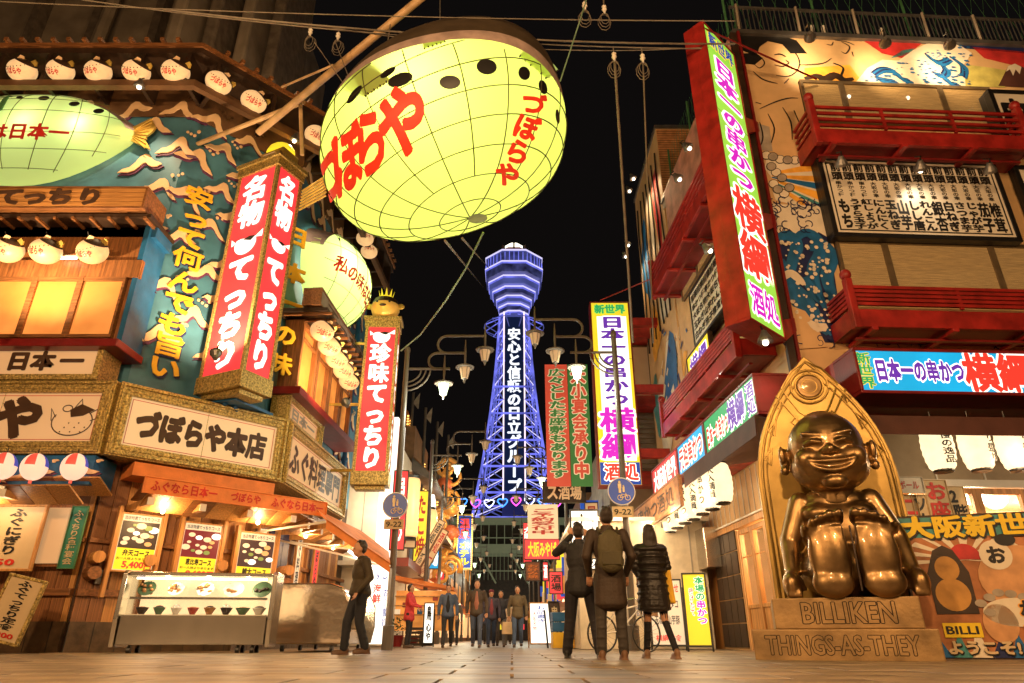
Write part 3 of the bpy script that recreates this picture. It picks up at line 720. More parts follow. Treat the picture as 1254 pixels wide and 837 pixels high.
flood(fpt(FA, -9.6, 1.2, 13.3), fpt(FA, -10.2, 0, 8), 500, 'added floodlight tucked under the flat eave near its right end')
for (F, xs) in ((FA, (-12.5, -10.2)), (FB, (1.0, 3.1)), (FC, (1.5, 4.0))):
    for k, x in enumerate(xs):
        tt = thing('eave_lamp', '%s bulb under the ground-floor shingle canopy%s' % (['left', 'right'][k], {id(FA): ' on the flat side', id(FB): ' behind the orange strip', id(FC): ' on the street side'}[id(F)]), 'lamp', F @ Matrix.Translation((x, -1.0, zsh-.25)), 'bulbs under the ground-floor canopy')
        MB().ell((0, 0, 0), (.05, .05, .06), 10, 6).build('bulb', M_['g_bulb'], tt, smooth=True); MB().tube([(0, 0, .05), (0, 0, .16)], .03, 8).build('socket', M_['black'], tt)
        lamp('canopy_light', (0, -.1, -.08), 26 if F is FA else 62, (1, .60, .26), .1, parent=tt)

# ================================================================ DOUBLE LANTERN SIGN
def lantern_column(M, w, d, z0, z1, label, wr, sidewr=None):
    t = thing('lantern_sign', label, 'lit sign', M)
    MB().box(.06, w-.06, .06, d-.06, z0+.05, z1-.05).build('core', M_['redd'], t)
    fr = MB(); c = .10
    for x in (0, w-c):
        for y in (0, d-c): fr.box(x, x+c, y, y+c, z0, z1)
    for a, b in ((z0, z0+.42), (z1-.30, z1)): fr.box(-.03, w+.03, -.03, d+.03, a, b)
    fr.box(-.08, w+.08, -.08, d+.08, z1-.04, z1+.08); fr.box(.10, w-.10, .1, d-.1, z0-.12, z0+.0)
    fr.build('frame', M_['gold'], t, bevel=.012)
    MB().box(c, w-c, .03, .05, z0+.42, z1-.30).build('lit_face', M_['g_red'], t)
    S_ = Matrix.Translation((w, 0, 0)) @ Matrix.Rotation(R(90), 4, 'Z')
    MB().box(c, d-c, .03, .05, z0+.42, z1-.30, S_).build('lit_face', M_['g_red'], t)
    for (Mx, ww, WR) in ((Matrix.Identity(4), w, wr), (S_, d, sidewr or wr)):
        for (s, a, b, off, kind) in WR:
            zb_, zt_ = z0+.42+(z1-z0-.72)*a, z0+.42+(z1-z0-.72)*b
            if kind == 'fish':
                mb = MB(); cx = ww/2; cz = (zb_+zt_)/2; r = ww*.26
                mb.flat([(cx+r*1.0*math.cos(R(a_)), cz-.05+r*.85*math.sin(R(a_))) for a_ in range(150, 391, 15)]+[(cx+r*.3, cz+r*.3), (cx-r*.5, cz+r*.35)], .015, Mx)
                mb.flat([(cx+r*.8, cz+r*.2), (cx+r*1.5, cz+r*.7), (cx+r*1.5, cz+r*.1)], .014, Mx); mb.flat([(cx-r*.9, cz+.1*r), (cx-r*1.4, cz+r*.5), (cx-r*1.3, cz-r*.1)], .014, Mx)
                mb.build('fish_emblem', M_['g_white'], t)
                mb = MB(); mb.flat([(cx-r*.3, cz+r*.25), (cx+r*.3, cz+r*.42), (cx+r*.9, cz+r*.32), (cx+r*.5, cz+r*.0)], .010, Mx); mb.build('fish_back', M_['ink'], t)
            else:
                mb = MB(); text(mb, s, ww/2-ww*.31, ww/2+ww*.31, zb_, zt_, .012, off, True, M=Mx); mb.build('lettering', M_['g_white'], t)
    return t
cwr = [('名物', .70, .98, .07, ''), ('', .56, .68, 0, 'fish'), ('てっちり', .02, .55, .07, '')]
Pn = Vector((-6.14, 14.2)); phi = -26
o_ = Pn-Vector((math.cos(R(phi)), math.sin(R(phi))))*1.42
col = lantern_column(T(o_.x, o_.y, 0, phi), 1.42, .92, 5.45, 11.95, 'double-faced red lantern sign with white characters in a carved gold frame', cwr)
brk = thing('sign_bracket', 'blue steel bracket holding the double-faced red lantern sign to the wall', 'bracket', T(-6.9, 15, 5.4))
MB().tube([(-.6, .9, -.3), (.2, -.1, -.1)], .07, 6).build('arm', M_['bluep'], brk); MB().tube([(.5, 1.2, -.6), (.3, .1, -.1)], .07, 6).build('arm', M_['bluep'], brk)
MB().box(-.7, .6, -.15, 1.2, -.12, -.05, Matrix.Rotation(R(-20), 4, 'Z')).build('plate', M_['bluep'], brk)
# little crown lantern on top
t = thing('rooftop_ornament', 'small gilded box with a yellow dome on top of the double lantern sign', 'ornament', T(o_.x+.75, o_.y+.1, 12.05, phi))
MB().box(-.3, .5, -.1, .5, 0, .55).build('box', M_['goldp'], t, bevel=.03); MB().box(-.2, .2, -.12, -.10, .1, .45).build('panel', M_['g_sign'], t)
MB().ell((.1, .2, .6), (.42, .36, .34), 14, 8, v0=0).build('dome', M_['g_yel'], t, smooth=True)
t = thing('side_vent', 'ribbed gold fin sticking out on the right of the double lantern sign', 'ornament', T(-5.6, 14.7, 10.9))
for i in range(7): MB().tube([(0, 0, -.35+.1*i), (.75, -.3, -.1+.11*i)], .03, 5).build('rib', M_['goldp'], t)

# single red lantern sign with puffer head on top
lantern_column(T(-4.80, 19.9, 0, 3), 1.08, .55, 4.42, 9.9, 'single tall red lantern sign over the street with a pufferfish head on top', [('', .90, .985, 0, 'fish'), ('珍味てっちり', .015, .88, .06, '')], [('珍味てっちり', .02, .9, .05, '')])
t = thing('rooftop_ornament', 'golden pufferfish head wearing a lit crown on top of the single red sign', 'ornament', T(-4.27, 20.2, 10.0) @ Matrix.Scale(.92, 4))
MB().lathe([(.30, 0), (.42, .12), (.52, .38), (.50, .55), (.40, .72), (.2, .82), (.03, .84)], 20).build('fish_head', pm('gilded_fish', (.80, .48, .10), .35, metal=.4, em=(1, .5, .08), ems=.25), t, smooth=True)
MB().lathe([(.49, .60), (.515, .54), (.42, .76), (.2, .84)], 20).build('dark_back', M_['dark'], t)
for s_ in (-1, 1): MB().ell((s_*.55, -.05, .5), (.16, .05, .12), 8, 6).build('side_fin', M_['goldp'], t)
MB().ell((0, -.50, .36), (.13, .06, .05), 10, 6).build('mouth', M_['dark'], t)
for s_ in (-1, 1): MB().ell((s_*.22, -.46, .52), (.045, .03, .045), 8, 6).build('eye', M_['black'], t)
mb = MB()
for i in range(9):
    a = 2*math.pi*i/9; mb.add([(.22*math.cos(a-.3), .22*math.sin(a-.3), .80), (.22*math.cos(a+.3), .22*math.sin(a+.3), .80), (.30*math.cos(a), .30*math.sin(a), 1.18)], [(0, 1, 2)])
mb.lathe([(.24, .78), (.26, .86), (.24, .9)], 12); mb.build('crown', M_['g_yel'], t)
for z, w_ in ((4.9, 'lowest'), (7.0, 'middle'), (9.1, 'highest')): tag(MB().tube([(-4.8, 20.15, z), (-6.2, 20.15, z)], .05, 6).build('sign_bracket', M_['goldp']), w_+' horizontal gold bracket tying the single red sign to the wall', 'bracket', 'brackets of the single red sign')

# ================================================================ GREAT PUFFERFISH BALLOON
BC = at(541, 164, 11.6)
vd = (CAM-BC).normalized(); exx = Vector((1, 0, 0)); exx = (exx-vd*exx.dot(vd)).normalized(); eup = vd.cross(exx).normalized()
if eup.z < 0: eup = -eup
ra = R(27)
ea = exx*math.cos(ra)+eup*math.sin(ra); eb = -exx*math.sin(ra)+eup*math.cos(ra)
sc = (BC-CAM).length/FP/ (ray(543, 163).length)
px2m = (BC-CAM).dot(Vector((0, math.cos(TH), math.sin(TH))))/FP
AX = (152*px2m, 119*px2m, 2.25)
bal = thing('balloon_lantern', 'giant glowing yellow-green pufferfish balloon with red characters hanging over the street', 'balloon', Matrix.Translation(BC))
def bump(d):   # unit direction in (ea, eb, vd) space to local point
    x, y, z = d; k = 1+.05*math.exp(-((x+.85)**2+(y+.45)**2)*3.5)+.11*math.exp(-((x-.55)**2+(y+.85)**2)*3.2)+.06*math.exp(-((x-.85)**2+(y-.5)**2)*4)
    return (ea*x*AX[0]+eb*y*AX[1]+vd*z*AX[2])*k
def unproj(px, py, lift=0):
    d = ray(px, py).normalized(); o = CAM-BC
    t = 6.0; t1 = 20.
    def inside(t):
        p = o+d*t; u = Vector((p.dot(ea)/AX[0], p.dot(eb)/AX[1], p.dot(vd)/AX[2])); n = u.length
        return p.length < bump(u/n).length+lift
    while t < t1 and not inside(t): t += .25
    a, b = t-.25, t
    for _ in range(9):
        m_ = (a+b)/2
        if inside(m_): b = m_
        else: a = m_
    return o+d*a
pax = Vector((-.099, -.78, .618)).normalized(); pu = pax.cross(Vector((1, 0, 0))).normalized(); pw = pax.cross(pu)
qax = Vector((.42, .60, -.70)).normalized()
bshell = shell('balloon_fabric', (.72, .85, .18), .13)
NU, NV = 72, 40
def sdir(i, j):
    ph = math.pi*i/NV; w = 2*math.pi*j/NU
    return (pax*math.cos(ph)+(pu*math.cos(w)+pw*math.sin(w))*math.sin(ph))
parts = {'belly_fabric': MB(), 'grey_band': MB(), 'dark_back': MB()}
qu = qax.cross(Vector((1, 0, 0))).normalized(); qw = qax.cross(qu)
def qdir(ph, w): return qax*math.cos(ph)+(qu*math.cos(w)+qw*math.sin(w))*math.sin(ph)
for nm, a0, a1, n_ in (('dark_back', 0, 79, 12), ('grey_band', 79, 86, 3), ('belly_fabric', 86, 180, 28)):
    for i in range(n_):
        for j in range(96):
            f0, f1 = R(a0+(a1-a0)*i/n_), R(a0+(a1-a0)*(i+1)/n_); w0_, w1_ = 2*math.pi*j/96, 2*math.pi*(j+1)/96
            parts[nm].add([bump(qdir(*p_)) for p_ in ((f0, w0_), (f0, w1_), (f1, w1_), (f1, w0_))], [(0, 1, 2, 3)])
for nm, m in (('belly_fabric', bshell), ('grey_band', pm('grey_fabric', (.40, .30, .27), .6)), ('dark_back', pm('balloon_back', (.07, .05, .03), .5))):
    bm = bmesh.new(); me = parts[nm].mesh(nm, m); bm.from_mesh(me); bmesh.ops.remove_doubles(bm, verts=bm.verts, dist=.001); bmesh.ops.recalc_face_normals(bm, faces=bm.faces); bm.to_mesh(me); bm.free()
    mobj(nm, me, bal, smooth=True)
seam = pm('seam_cord', (.07, .065, .012), .6, bump=0)
for j in range(0, NU, 4):
    pts = [bump(sdir(i, j))*1.004 for i in range(0 if j % 8 == 0 else 6, NV) if sdir(i, j).dot(qax) < .07]
    if len(pts) > 2: MB().tube(pts, .012, 4).build('seam', seam, bal)
for i in (3, 6, 9, 12, 15, 18, 21, 24, 27, 30):
    run = []
    for j in range(NU+1):
        d = sdir(i, j)
        if d.dot(qax) < .07: run.append(bump(d)*1.004)
        elif len(run) > 2: MB().tube(run, .012, 4).build('seam', seam, bal); run = []
        else: run = []
    if len(run) > 2: MB().tube(run, .012, 4).build('seam', seam, bal)
def patch(cx, cy, rx, ry, rot, lift, name, mat, n=18):
    mb = MB(); V = [unproj(cx, cy, lift)]
    for k in (.35, .7, 1.0):
        for a in range(n):
            w = 2*math.pi*a/n; x, y = rx*math.cos(w)*k, ry*math.sin(w)*k
            V.append(unproj(cx+x*math.cos(rot)-y*math.sin(rot), cy+x*math.sin(rot)+y*math.cos(rot), lift))
    F = [(0, 1+a, 1+(a+1) % n) for a in range(n)]
    for r in range(2):
        F += [(1+r*n+a, 1+(r+1)*n+a, 1+(r+1)*n+(a+1) % n, 1+r*n+(a+1) % n) for a in range(n)]
    mb.add(V, F); mb.build(name, mat, bal, smooth=True)
for (cx, cy, rx, ry, ro) in ((490, 98, 16, 8, -.35), (551, 101, 13, 8.5, 0), (596, 82, 12.5, 9.5, .1), (642, 90, 7, 8.5, -.3), (665, 107, 5, 9, -.3), (475, 89, 11, 4, -.6), (434, 116, 14, 4, -.9), (683, 143, 2.5, 9, -.1)):
    patch(cx, cy, rx, ry, ro, .015, 'spot', M_['black'])
patch(585, 268, 12, 6, -.1, .02, 'mouth', pm('mouth_fabric', (.30, .36, .05), .6))
def bal_char(ch, cx, cy, w, h, rot, sk=0):
    V, F = glyph(ch, .010, 3)
    bm = bmesh.new(); vs = [bm.verts.new((x, y, 0)) for x, y in V]
    for f in F:
        try: bm.faces.new([vs[i] for i in f])
        except ValueError: pass
    for _ in range(3):
        ee = [e for e in bm.edges if e.calc_length() > .16]
        if ee: bmesh.ops.subdivide_edges(bm, edges=ee, cuts=1); bmesh.ops.triangulate(bm, faces=bm.faces)
    bm.verts.ensure_lookup_table(); bm.verts.index_update(); mb = MB()
    for k, (sx, sz) in enumerate(bold(.052)):
        out = []
        for v in bm.verts:
            a = (v.co.x-.5+sx)*w; b = (v.co.y-.38+sz)*h; b += a*sk
            x = a*math.cos(rot)-b*math.sin(rot); y = a*math.sin(rot)+b*math.cos(rot)
            out.append(unproj(cx+x, cy-y, .014+.001*k))
        mb.add(out, [tuple(v.index for v in f.verts) for f in bm.faces])
    bm.free()
    mb.build('character', pm('balloon_red', (.78, .035, .015), .5, em=(.8, .04, .01), ems=.45), bal)
for a in (('づ', 405, 211, 24, 84, .10, .3), ('ぼ', 425, 195, 38, 84, .1, .5), ('ら', 453, 174, 44, 84, .12, .5), ('や', 493, 148, 64, 92, .18, .3)): bal_char(*a)
for a in (('づ', 653, 127, 30, 30, -.35), ('ぼ', 645, 156, 31, 33, -.35), ('ら', 634, 186, 31, 32, -.35), ('や', 621, 214, 31, 30, -.3)): bal_char(*a)
# fins
def fin(pts, n, name, mat, rib=M_['dark'], hub=None):
    P = [unproj(px, py, .0) if k else None for px, py, k in pts]
    base0, base1 = P[0], P[1]; tip0, tip1 = [(BC*0+(at(px, py, BC.y-.2)-BC)) for px, py, k in pts[2:4]]
    V = []; 
    for i in range(n+1):
        f = i/n; b = base0.lerp(base1, f); t_ = tip0.lerp(tip1, f)
        V += [b+vd*(.05*(i % 2)), t_+vd*(.07*(i % 2))]
    V2 = [p-vd*.05 for p in V]; m = len(V)
    F = [(2*i, 2*i+1, 2*i+3, 2*i+2) for i in range(n)]+[(m+2*i+2, m+2*i+3, m+2*i+1, m+2*i) for i in range(n)]+[(2*i+1, m+2*i+1, m+2*i+3, 2*i+3) for i in range(n)]
    f_ = MB().add(V+V2, F).build(name, mat, bal)
    for i in range(n+1): MB().tube([V[2*i]+vd*.02, V[2*i+1]+vd*.02], .018, 4).build('fin_ray', rib, f_)
fin([(478, 99, 1), (448, 118, 1), (452, 68, 0), (424, 94, 0)], 8, 'left_fin', M_['cream'])
fin([(668, 96, 1), (636, 70, 1), (684, 86, 0), (648, 48, 0)], 5, 'right_fin', fish_shell)
fin([(520, 60, 1), (545, 52, 1), (508, 47, 0), (530, 35, 0)], 5, 'back_fin', fish_shell)
for (x, y, z, p) in ((.0, .32, .50, 165), (-.45, .0, .05, 70), (.45, .05, .05, 70), (0, -.25, -.2, 60)):
    lamp('balloon_bulb', ea*x*AX[0]+eb*y*AX[1]+vd*z*AX[2], p, (1, .97, .78), .18, parent=bal)
lamp('balloon_glow', -eup*1.0, 1.0, (1, .9, .5), .3, parent=bal)
# bamboo pole and suspension lines
t = thing('bamboo_pole', 'long pale pole slanting up over the street in front of the restaurant', 'pole', Matrix.Translation(at(316, 163, 13.0)))
o = at(316, 163, 13.0)
MB().tube([(0, 0, 0), at(422, 75, 11.6)-o, at(528, -12, 10.2)-o], [.085, .09, .085], 10).build('pole', M_['bamboo'], t, smooth=True)
MB().tube([at(236, 179, 14.6)-o, at(372, 125, 12.6)-o], .06, 8).build('stay', M_['bamboo'], t)
MB().tube([at(345, 107, 13)-o, at(408, 80, 12.2)-o], .03, 6).build('brace', M_['bamboo'], t)
MB().tube([at(368, 125, 12.6)-o, at(370, 190, 12.9)-o], .05, 6).build('post', M_['bamboo'], t)

# ================================================================ OVERHEAD WIRES
def wire(pts, r, label, mat=None, sag=0, n=12):
    P = [at(*p) for p in pts]; out = []
    if len(P) == 2 and sag:
        for i in range(n+1):
            f = i/n; out.append(P[0].lerp(P[1], f)-Vector((0, 0, sag*4*f*(1-f))))
    else: out = P
    o = MB().tube([p-P[0] for p in out], r, 5).build('overhead_wire', mat or M_['cord'], M=Matrix.Translation(P[0]))
    tag(o, label, 'wire', 'wires strung above the street'); return o
wire([(-5, 2, 9), (900, 26, 10)], .012, 'topmost thin wire crossing the whole street above the balloon', sag=.12)
wire([(100, 0, 9.5), (860, 60, 11)], .015, 'wire running behind the top of the balloon from upper left', sag=.3)
wire([(200, 12, 9.5), (900, 54, 11)], .022, 'thick paired cable just behind the balloon top', sag=.25)
wire([(380, 30, 10), (868, 58, 11)], .010, 'thin lower wire from the cluster of insulators', sag=.35)
wire([(752, 66, 10), (775, 420, 15)], .030, 'left of the two long steep wires right of the balloon', sag=.0)
wire([(787, 66, 10), (800, 420, 15)], .018, 'right of the two long steep wires right of the balloon')
wire([(592, 285, 13), (570, 330, 14), (545, 370, 15), (515, 410, 17), (491, 430, 18)], .022, 'pale green cable curving down to the red lantern sign', pm('green_cable', (.30, .38, .25), .5, bump=0))
wire([(545, 295, 12), (592, 352, 60)], .03, 'wire passing from under the balloon toward the tower')
wire([(566, 292, 12), (600, 330, 60)], .025, 'second wire from under the balloon toward the tower')
wire([(686, 100, 10.5), (712, 20, 9.6), (718, 0, 9.3)], .014, 'green line rising from the right of the balloon', pm('green_cable2', (.18, .30, .2), .5, bump=0))
wire([(385, 52, 11), (440, 130, 12), (470, 150, 12)], .010, 'slack wire falling from the insulator to the balloon')
wire([(410, 50, 11), (436, 118, 12)], .010, 'second slack wire falling from the insulator')
wire([(470, 90, 11.6), (478, 30, 10.4)], .014, 'rope tying the balloon fin to the pole')
wire([(539, 45, 11.6), (539, 0, 10.5)], .012, 'short rope above the top of the balloon')
wire([(735, 368, 22), (830, 328, 19.5)], .022, 'thin red wire from the yellow tall sign to the right building', M_['red'])
for i, (px, py, Y) in enumerate([(380, 40, 11), (414, 45, 11), (716, 8, 9.6), (740, 12, 9.8), (752, 70, 10), (787, 72, 10)]):
    t = thing('insulator', ['pair of pale insulators left of the balloon on the cable', 'single insulator right of the pair on the cable', 'small insulator at the top centre right of the balloon', 'tiny white insulator at the top edge right of centre', 'insulator heading the left steep wire', 'insulator heading the right steep wire with a coil'][i], 'insulator', Matrix.Translation(at(px, py, Y)))
    MB().lathe([(.02, .12), (.05, .08), (.03, .04), (.055, 0), (.03, -.04), (.02, -.1)], 8).build('porcelain', M_['white'], t)
    MB().tube([(0, 0, .1), (0, 0, .28)], .012, 4).build('hanger', M_['cord'], t)
    cmb = MB(); 
    for j in range(3): cmb.tube([(.12*math.cos(a/9*6.28)*(1+.3*j)*.7, .05*j, -.25-.16*math.sin(a/9*6.28)*(1+.2*j)) for a in range(10)], .007, 4)
    cmb.build('cable_coil', M_['cord'], t)

# ================================================================ GROUND-FLOOR DETAIL OF THE RESTAURANT
# food posters
def poster(px0, py0, px1, py1, label, title, price, k):
    o = .35; x0, zt = L(FB, px0, py0, o); x1, _ = L(FB, px1, py0, o); zb = zt-(x1-x0)*1.42
    t = board(FB, x0, x1, zb, zt, o, .05, 'menu_poster', label, 'poster', M_['g_paper'], M_['oak'], .035, [])
    w, h = x1-x0, zt-zb
    MB().flat([(-w/2+.05, h*.40), (w/2-.05, h*.40), (w/2-.05, h*.86), (-w/2+.05, h*.86)], -.012).build('photo_print', glow('photo_print_%d' % k, [(.05, .03, .02), (.22, .02, .03), (.06, .03, .03)][k], .5), t)
    MB().flat([(-w/2+.05, .05), (w/2-.05, .05), (w/2-.05, h*.40), (-w/2+.05, h*.40)], -.012).build('yellow_band', M_['g_yel'], t)
    r2 = random.Random(k)
    for i in range(13):
        a = (-w*.34+w*.68*((i*5) % 13)/12+r2.uniform(-.03, .03), h*(.47+.32*((i*7+k*3) % 13)/12)+r2.uniform(-.03, .03)); r = r2.uniform(.04, .10)*w
        MB().prism([(a[0]+r*1.3*math.cos(q*.628), a[1]+r*.8*math.sin(q*.628)) for q in range(10)], -.020-.0006*i, -.013-.0006*i).build('plate_print', [M_['g_paper'], M_['g_white'], glow('food_tan', (.8, .42, .15), .8), glow('food_green', (.25, .35, .08), .7)][i % 4 if i % 3 else 0], t)
    mb = MB(); text(mb, '当店特選てっちりコース', -w*.42, w*.42, h*.88, h*.95, -.02, .02); mb.build('lettering', M_['ink'], t)
    mb = MB(); text(mb, title, -w*.30, w*.34, h*.27, h*.38, -.02, .05); mb.build('lettering', M_['ink'], t)
    mb = MB(); text(mb, 'お一人様より承ります', -w*.42, w*.42, h*.205, h*.25, -.02, .02); mb.build('lettering', M_['ink'], t)
    mb = MB(); text(mb, price, -w*.25, w*.24, h*.06, h*.18, -.02, .05); cell(mb, '円', w*.25, w*.44, h*.05, h*.19, -.02, .05); mb.build('price', M_['g_redl'], t)
    for a in (-w/2-.07, w/2+.0): MB().box(a, a+.08, -.05, .1, -.5, h+.12).build('post', M_['oak'], t, bevel=.008)
poster(150, 627, 202, 632, 'leftmost of three yellow menu posters, priced 5,400', '弁天コース', '5,400', 0)
poster(226, 638, 275, 643, 'middle menu poster with a dark red photo, priced 8,600', '恵比寿コース', '8,600', 1)
poster(294, 650, 340, 655, 'rightmost menu poster above the end of the glass case', '鯛大コース', '5,400', 2)
# hanging boards at the left edge
o = .55
x1, zt = L(FA, 60, 618, o); x0 = x1-1.15; zb = L(FA, 40, 700, o)[1]
board(FA, x0, x1, zb, zt, o, .06, 'wooden_menu_board', 'cream menu board with vertical black characters and 850 in red at the left edge', 'sign', M_['paper'], M_['oak'], .05, [('ふぐにぎり', .36, .70, .22, .98, M_['ink'], .04, True), ('850', .15, .7, .05, .15, M_['inkr'], .04, False)])
o = 1.5
x1, zt = L(FA, 45, 705, o); zb = .18
t = board(FA @ Matrix.Translation((0, 0, 0)), x1-.72, x1+.0, zb, zt, o, .06, 'wooden_menu_board', 'leaning narrow menu board low at the left edge, below the 850 board', 'sign', M_['paper'], M_['gold'], .05, [('ふぐてっちり定食', .3, .75, .16, .98, M_['ink'], .04, True), ('1200', .2, .85, .04, .12, M_['inkr'], .04, False)])
t.matrix_world = t.matrix_world @ Matrix.Rotation(R(12), 4, 'Y')
x0, zt = L(FA, 74, 622, .3); zb = L(FA, 60, 690, .3)[1]
t = thing('lit_door_panel', 'tall narrow lit white panel between the 850 board and the green strip', 'panel', FA @ Matrix.Translation((x0, -.3, zb)))
MB().box(-.22, .22, 0, .05, 0, zt-zb).build('panel', M_['g_sign'], t); MB().box(-.28, .28, .05, .1, -.06, zt-zb+.06).build('frame', M_['wood'], t)
x0, zt = L(FA, 100, 620, .3); zb = L(FA, 84, 697, .3)[1]
board(FA, x0-.17, x0+.17, zb, zt, .3, .03, 'green_strip_sign', 'narrow green vertical strip sign with pale characters on the timber wall', 'sign', pm('green_cloth', (.03, .22, .15), .6), M_['green'], .02, [('ふぐちり各種宴会', .15, .85, .05, .95, M_['paper'], .02, True)])
t = thing('tube_light', 'long white tube lamp under the shingles at the left edge', 'lamp', FA @ Matrix.Translation((L(FA, 20, 608, 1.0)[0], -1.0, L(FA, 20, 608, 1.0)[1])))
MB().tube([(-1.1, 0, 0), (.75, 0, 0)], .035, 8).build('tube', M_['g_fluo'], t); MB().box(-1.15, .8, -.03, .05, .04, .1).build('housing', M_['white'], t)
lamp('tube_glow', (0, -.2, -.15), 8, (1, .80, .58), .2, parent=t)
# red and white paper balls
def ball_lantern():
    t = thing('paper_ball_lantern', 'x', 'lantern', T(0, 0), 'round red, white and blue paper lanterns')
    MB().ell((0, 0, 0), (.24, .24, .27), 24, 12, v0=-90, v1=0).build('paper_ball', glow('ball_paper', (1, .62, .42), 1.0), t, smooth=True)
    cp = glow('ball_red', (.85, .10, .06), .75); cb = glow('ball_blue', (.10, .10, .50), .65)
    for g in range(8):
        V = []
        for i in range(7):
            for j in range(4):
                ph = R(90*i/6); w = R(45*g+15*j-100); V.append((.24*math.cos(ph)*math.cos(w), .24*math.cos(ph)*math.sin(w), .27*math.sin(ph)))
        MB().add(V, [(i*4+j, i*4+j+1, i*4+j+5, i*4+j+4) for i in range(6) for j in range(3)]).build('paper_gore', [cp, MT['ball_paper'], cb, MT['ball_paper']][g % 4], t, smooth=True)
    MB().tube([(0, 0, .26), (0, 0, .36)], .012, 4).build('hook', M_['black'], t); MB().tube([(0, 0, -.26), (0, 0, -.33)], .03, 6).build('tassel', cp, t)
    return t
b0 = None
for i, (px, py) in enumerate([(4, 571), (42, 572), (91, 572)]):
    M = on(FA, px, py, 1.15); lb = ['red, white and blue paper ball cut by the left edge', 'red, white and blue paper ball in the middle of its row', 'rightmost red, white and blue paper ball in its row'][i]
    if b0 is None: b0 = ball_lantern(); b0.matrix_world = M; b0['label'] = lb
    else: copy_tree(b0, M, lb)

# refrigerated display case with straight glass
def glasscase(M, w, d, h, label):
    t = thing('display_case', label, 'display case', M)
    MB().box(0, w, 0, d, .14, .62).build('base', M_['steel'], t, bevel=.012)
    MB().box(0, w, 0, d, h-.06, h).build('lid', M_['steel'], t, bevel=.012)
    MB().box(.04, w-.04, d-.05, d-.02, .62, h-.06).build('back_wall', M_['g_case'], t)
    sh = .62+(h-.68)*.42
    MB().box(.05, w-.05, .12, d-.06, sh, sh+.02).build('shelf', M_['glass'], t); MB().box(.05, w-.05, .10, .12, sh-.01, sh+.03).build('shelf_edge', M_['steel'], t)
    MB().box(.04, w-.04, .03, d-.05, .62, .635).build('deck', M_['white'], t)
    MB().box(.06, w-.06, .015, .025, .64, h-.08).build('front_glass', M_['glass'], t)
    MB().tube([(.1, .12, h-.10), (w-.1, .12, h-.10)], .018, 8).build('strip_light', M_['g_fluo'], t)
    poly = [(0, .10), (d, .10), (d, h+.03), (.06, h+.03), (-.02, h-.03), (-.05, .55)]
    for x in (-.10, w+.02): MB().prism(poly, 0, .08, Matrix.Translation((x+.08, 0, 0)) @ Matrix.Rotation(R(90), 4, 'Z')).build('end_panel', M_['steel'], t, bevel=.01)
    for x in (.2, w-.45, w-.2):
        for y in (.15, d-.15):
            c = MB().tube([(x-.03, y, .06), (x+.03, y, .06)], .06, 10); c.box(x-.02, x+.02, y-.02, y+.02, .06, .16); c.build('castor', M_['black'], t)
    return t, sh
CM = T(-6.82, 12.60, 0, 9)
case, shz = glasscase(CM, 2.45, .75, 1.34, 'long steel and glass display case with lit food models below the menu posters')
bowls = [M_['dark'], M_['white'], pm('food_brown', (.35, .16, .05), .6), pm('bowl_green', (.08, .14, .07), .4), pm('bowl_red', (.35, .05, .03), .4)]
k = 0
for row, (z, n) in enumerate(((.64, 8), (shz+.02, 5))):
    for i in range(n):
        x = .22+(2.02)*i/(n-1); s = rnd.uniform(.8, 1.15)
        t = thing('food_model', ['round bowl', 'small dish', 'dark bowl', 'pale tureen', 'soup bowl', 'garnished cup', 'white basin', 'little brown bowl', 'green platter of sashimi', 'flat white plate', 'tiered white plate', 'heaped platter', 'small lit dish'][k]+', %s from left, %s of the long display case' % (ordn[i] if i < 7 else 'last', ['deck', 'upper shelf'][row]), 'food', CM @ Matrix.Translation((x, .34, z)), 'food models in the long display case')
        t['label'] = t['label'].replace(' number in line', ',')
        if row == 0:
            MB().lathe([(.05*s, 0), (.06*s, .02), (.11*s, .10), (.12*s, .12), (.10*s, .115)], 14).build('bowl', bowls[(i*3) % 5], t, smooth=True)
            MB().ell((0, 0, .105), (.095*s, .095*s, .03+.02*(i % 3)), 10, 6).build('food', bowls[(i+2) % 3], t, smooth=True)
        else:
            Rx = Matrix.Rotation(R(55), 4, 'X')
            MB().lathe([(.06, 0), (.17*s, .02), (.175*s, .03)], 18, Matrix.Translation((0, .05, .15)) @ Rx).build('plate', bowls[3 if i in (0, 4) else 1], t)
            f = MB()
            for q in range(9): f.ell((rnd.uniform(-.11, .11), .0, .16+rnd.uniform(-.08, .09)), (.035, .03, .028), 7, 5)
            f.build('food', bowls[(i*2+2) % 5 if i in (0, 4) else 2], t, smooth=True)
        k += 1
for x in (.6, 1.3, 2.0): lamp('case_lamp', CM @ Vector((x, .18, 1.22)), 14, (1, .78, .48), .05)
# second case: steel end panel and curved glass
M2 = T(-4.85, 14.75, 0, 0)
t = thing('display_case', 'display case with dented steel end panel and curved glass, right of the long case', 'display case', M2)
end = [(0, .14), (1.45, .14), (1.52, .5), (1.50, .95), (1.36, 1.22), (1.08, 1.30), (0, 1.30)]
me = MB().prism(end, 0, .06); e_ = me.build('end_panel', pm('dented_steel', (.70, .60, .50), .20, metal=1, var=.1, bump=.5, bscale=.9), t, bevel=.03)
e_.data.materials[0].node_tree.nodes['Bump'].inputs['Distance'].default_value = .08
MB().box(.05, 1.3, .06, 2.9, .14, .45).build('base', M_['steel'], t, bevel=.01); MB().box(.05, .15, .06, 2.9, .45, 1.27).build('back_wall', M_['g_case'], t)
MB().box(.05, 1.0, .06, 2.9, 1.25, 1.29).build('lid', M_['steel'], t); MB().box(.15, 1.2, .1, 2.85, .80, .815).build('shelf', M_['white'], t)
cur = MB(); arc = [(1.46, .46), (1.50, .7), (1.47, .95), (1.33, 1.18), (1.08, 1.28)]
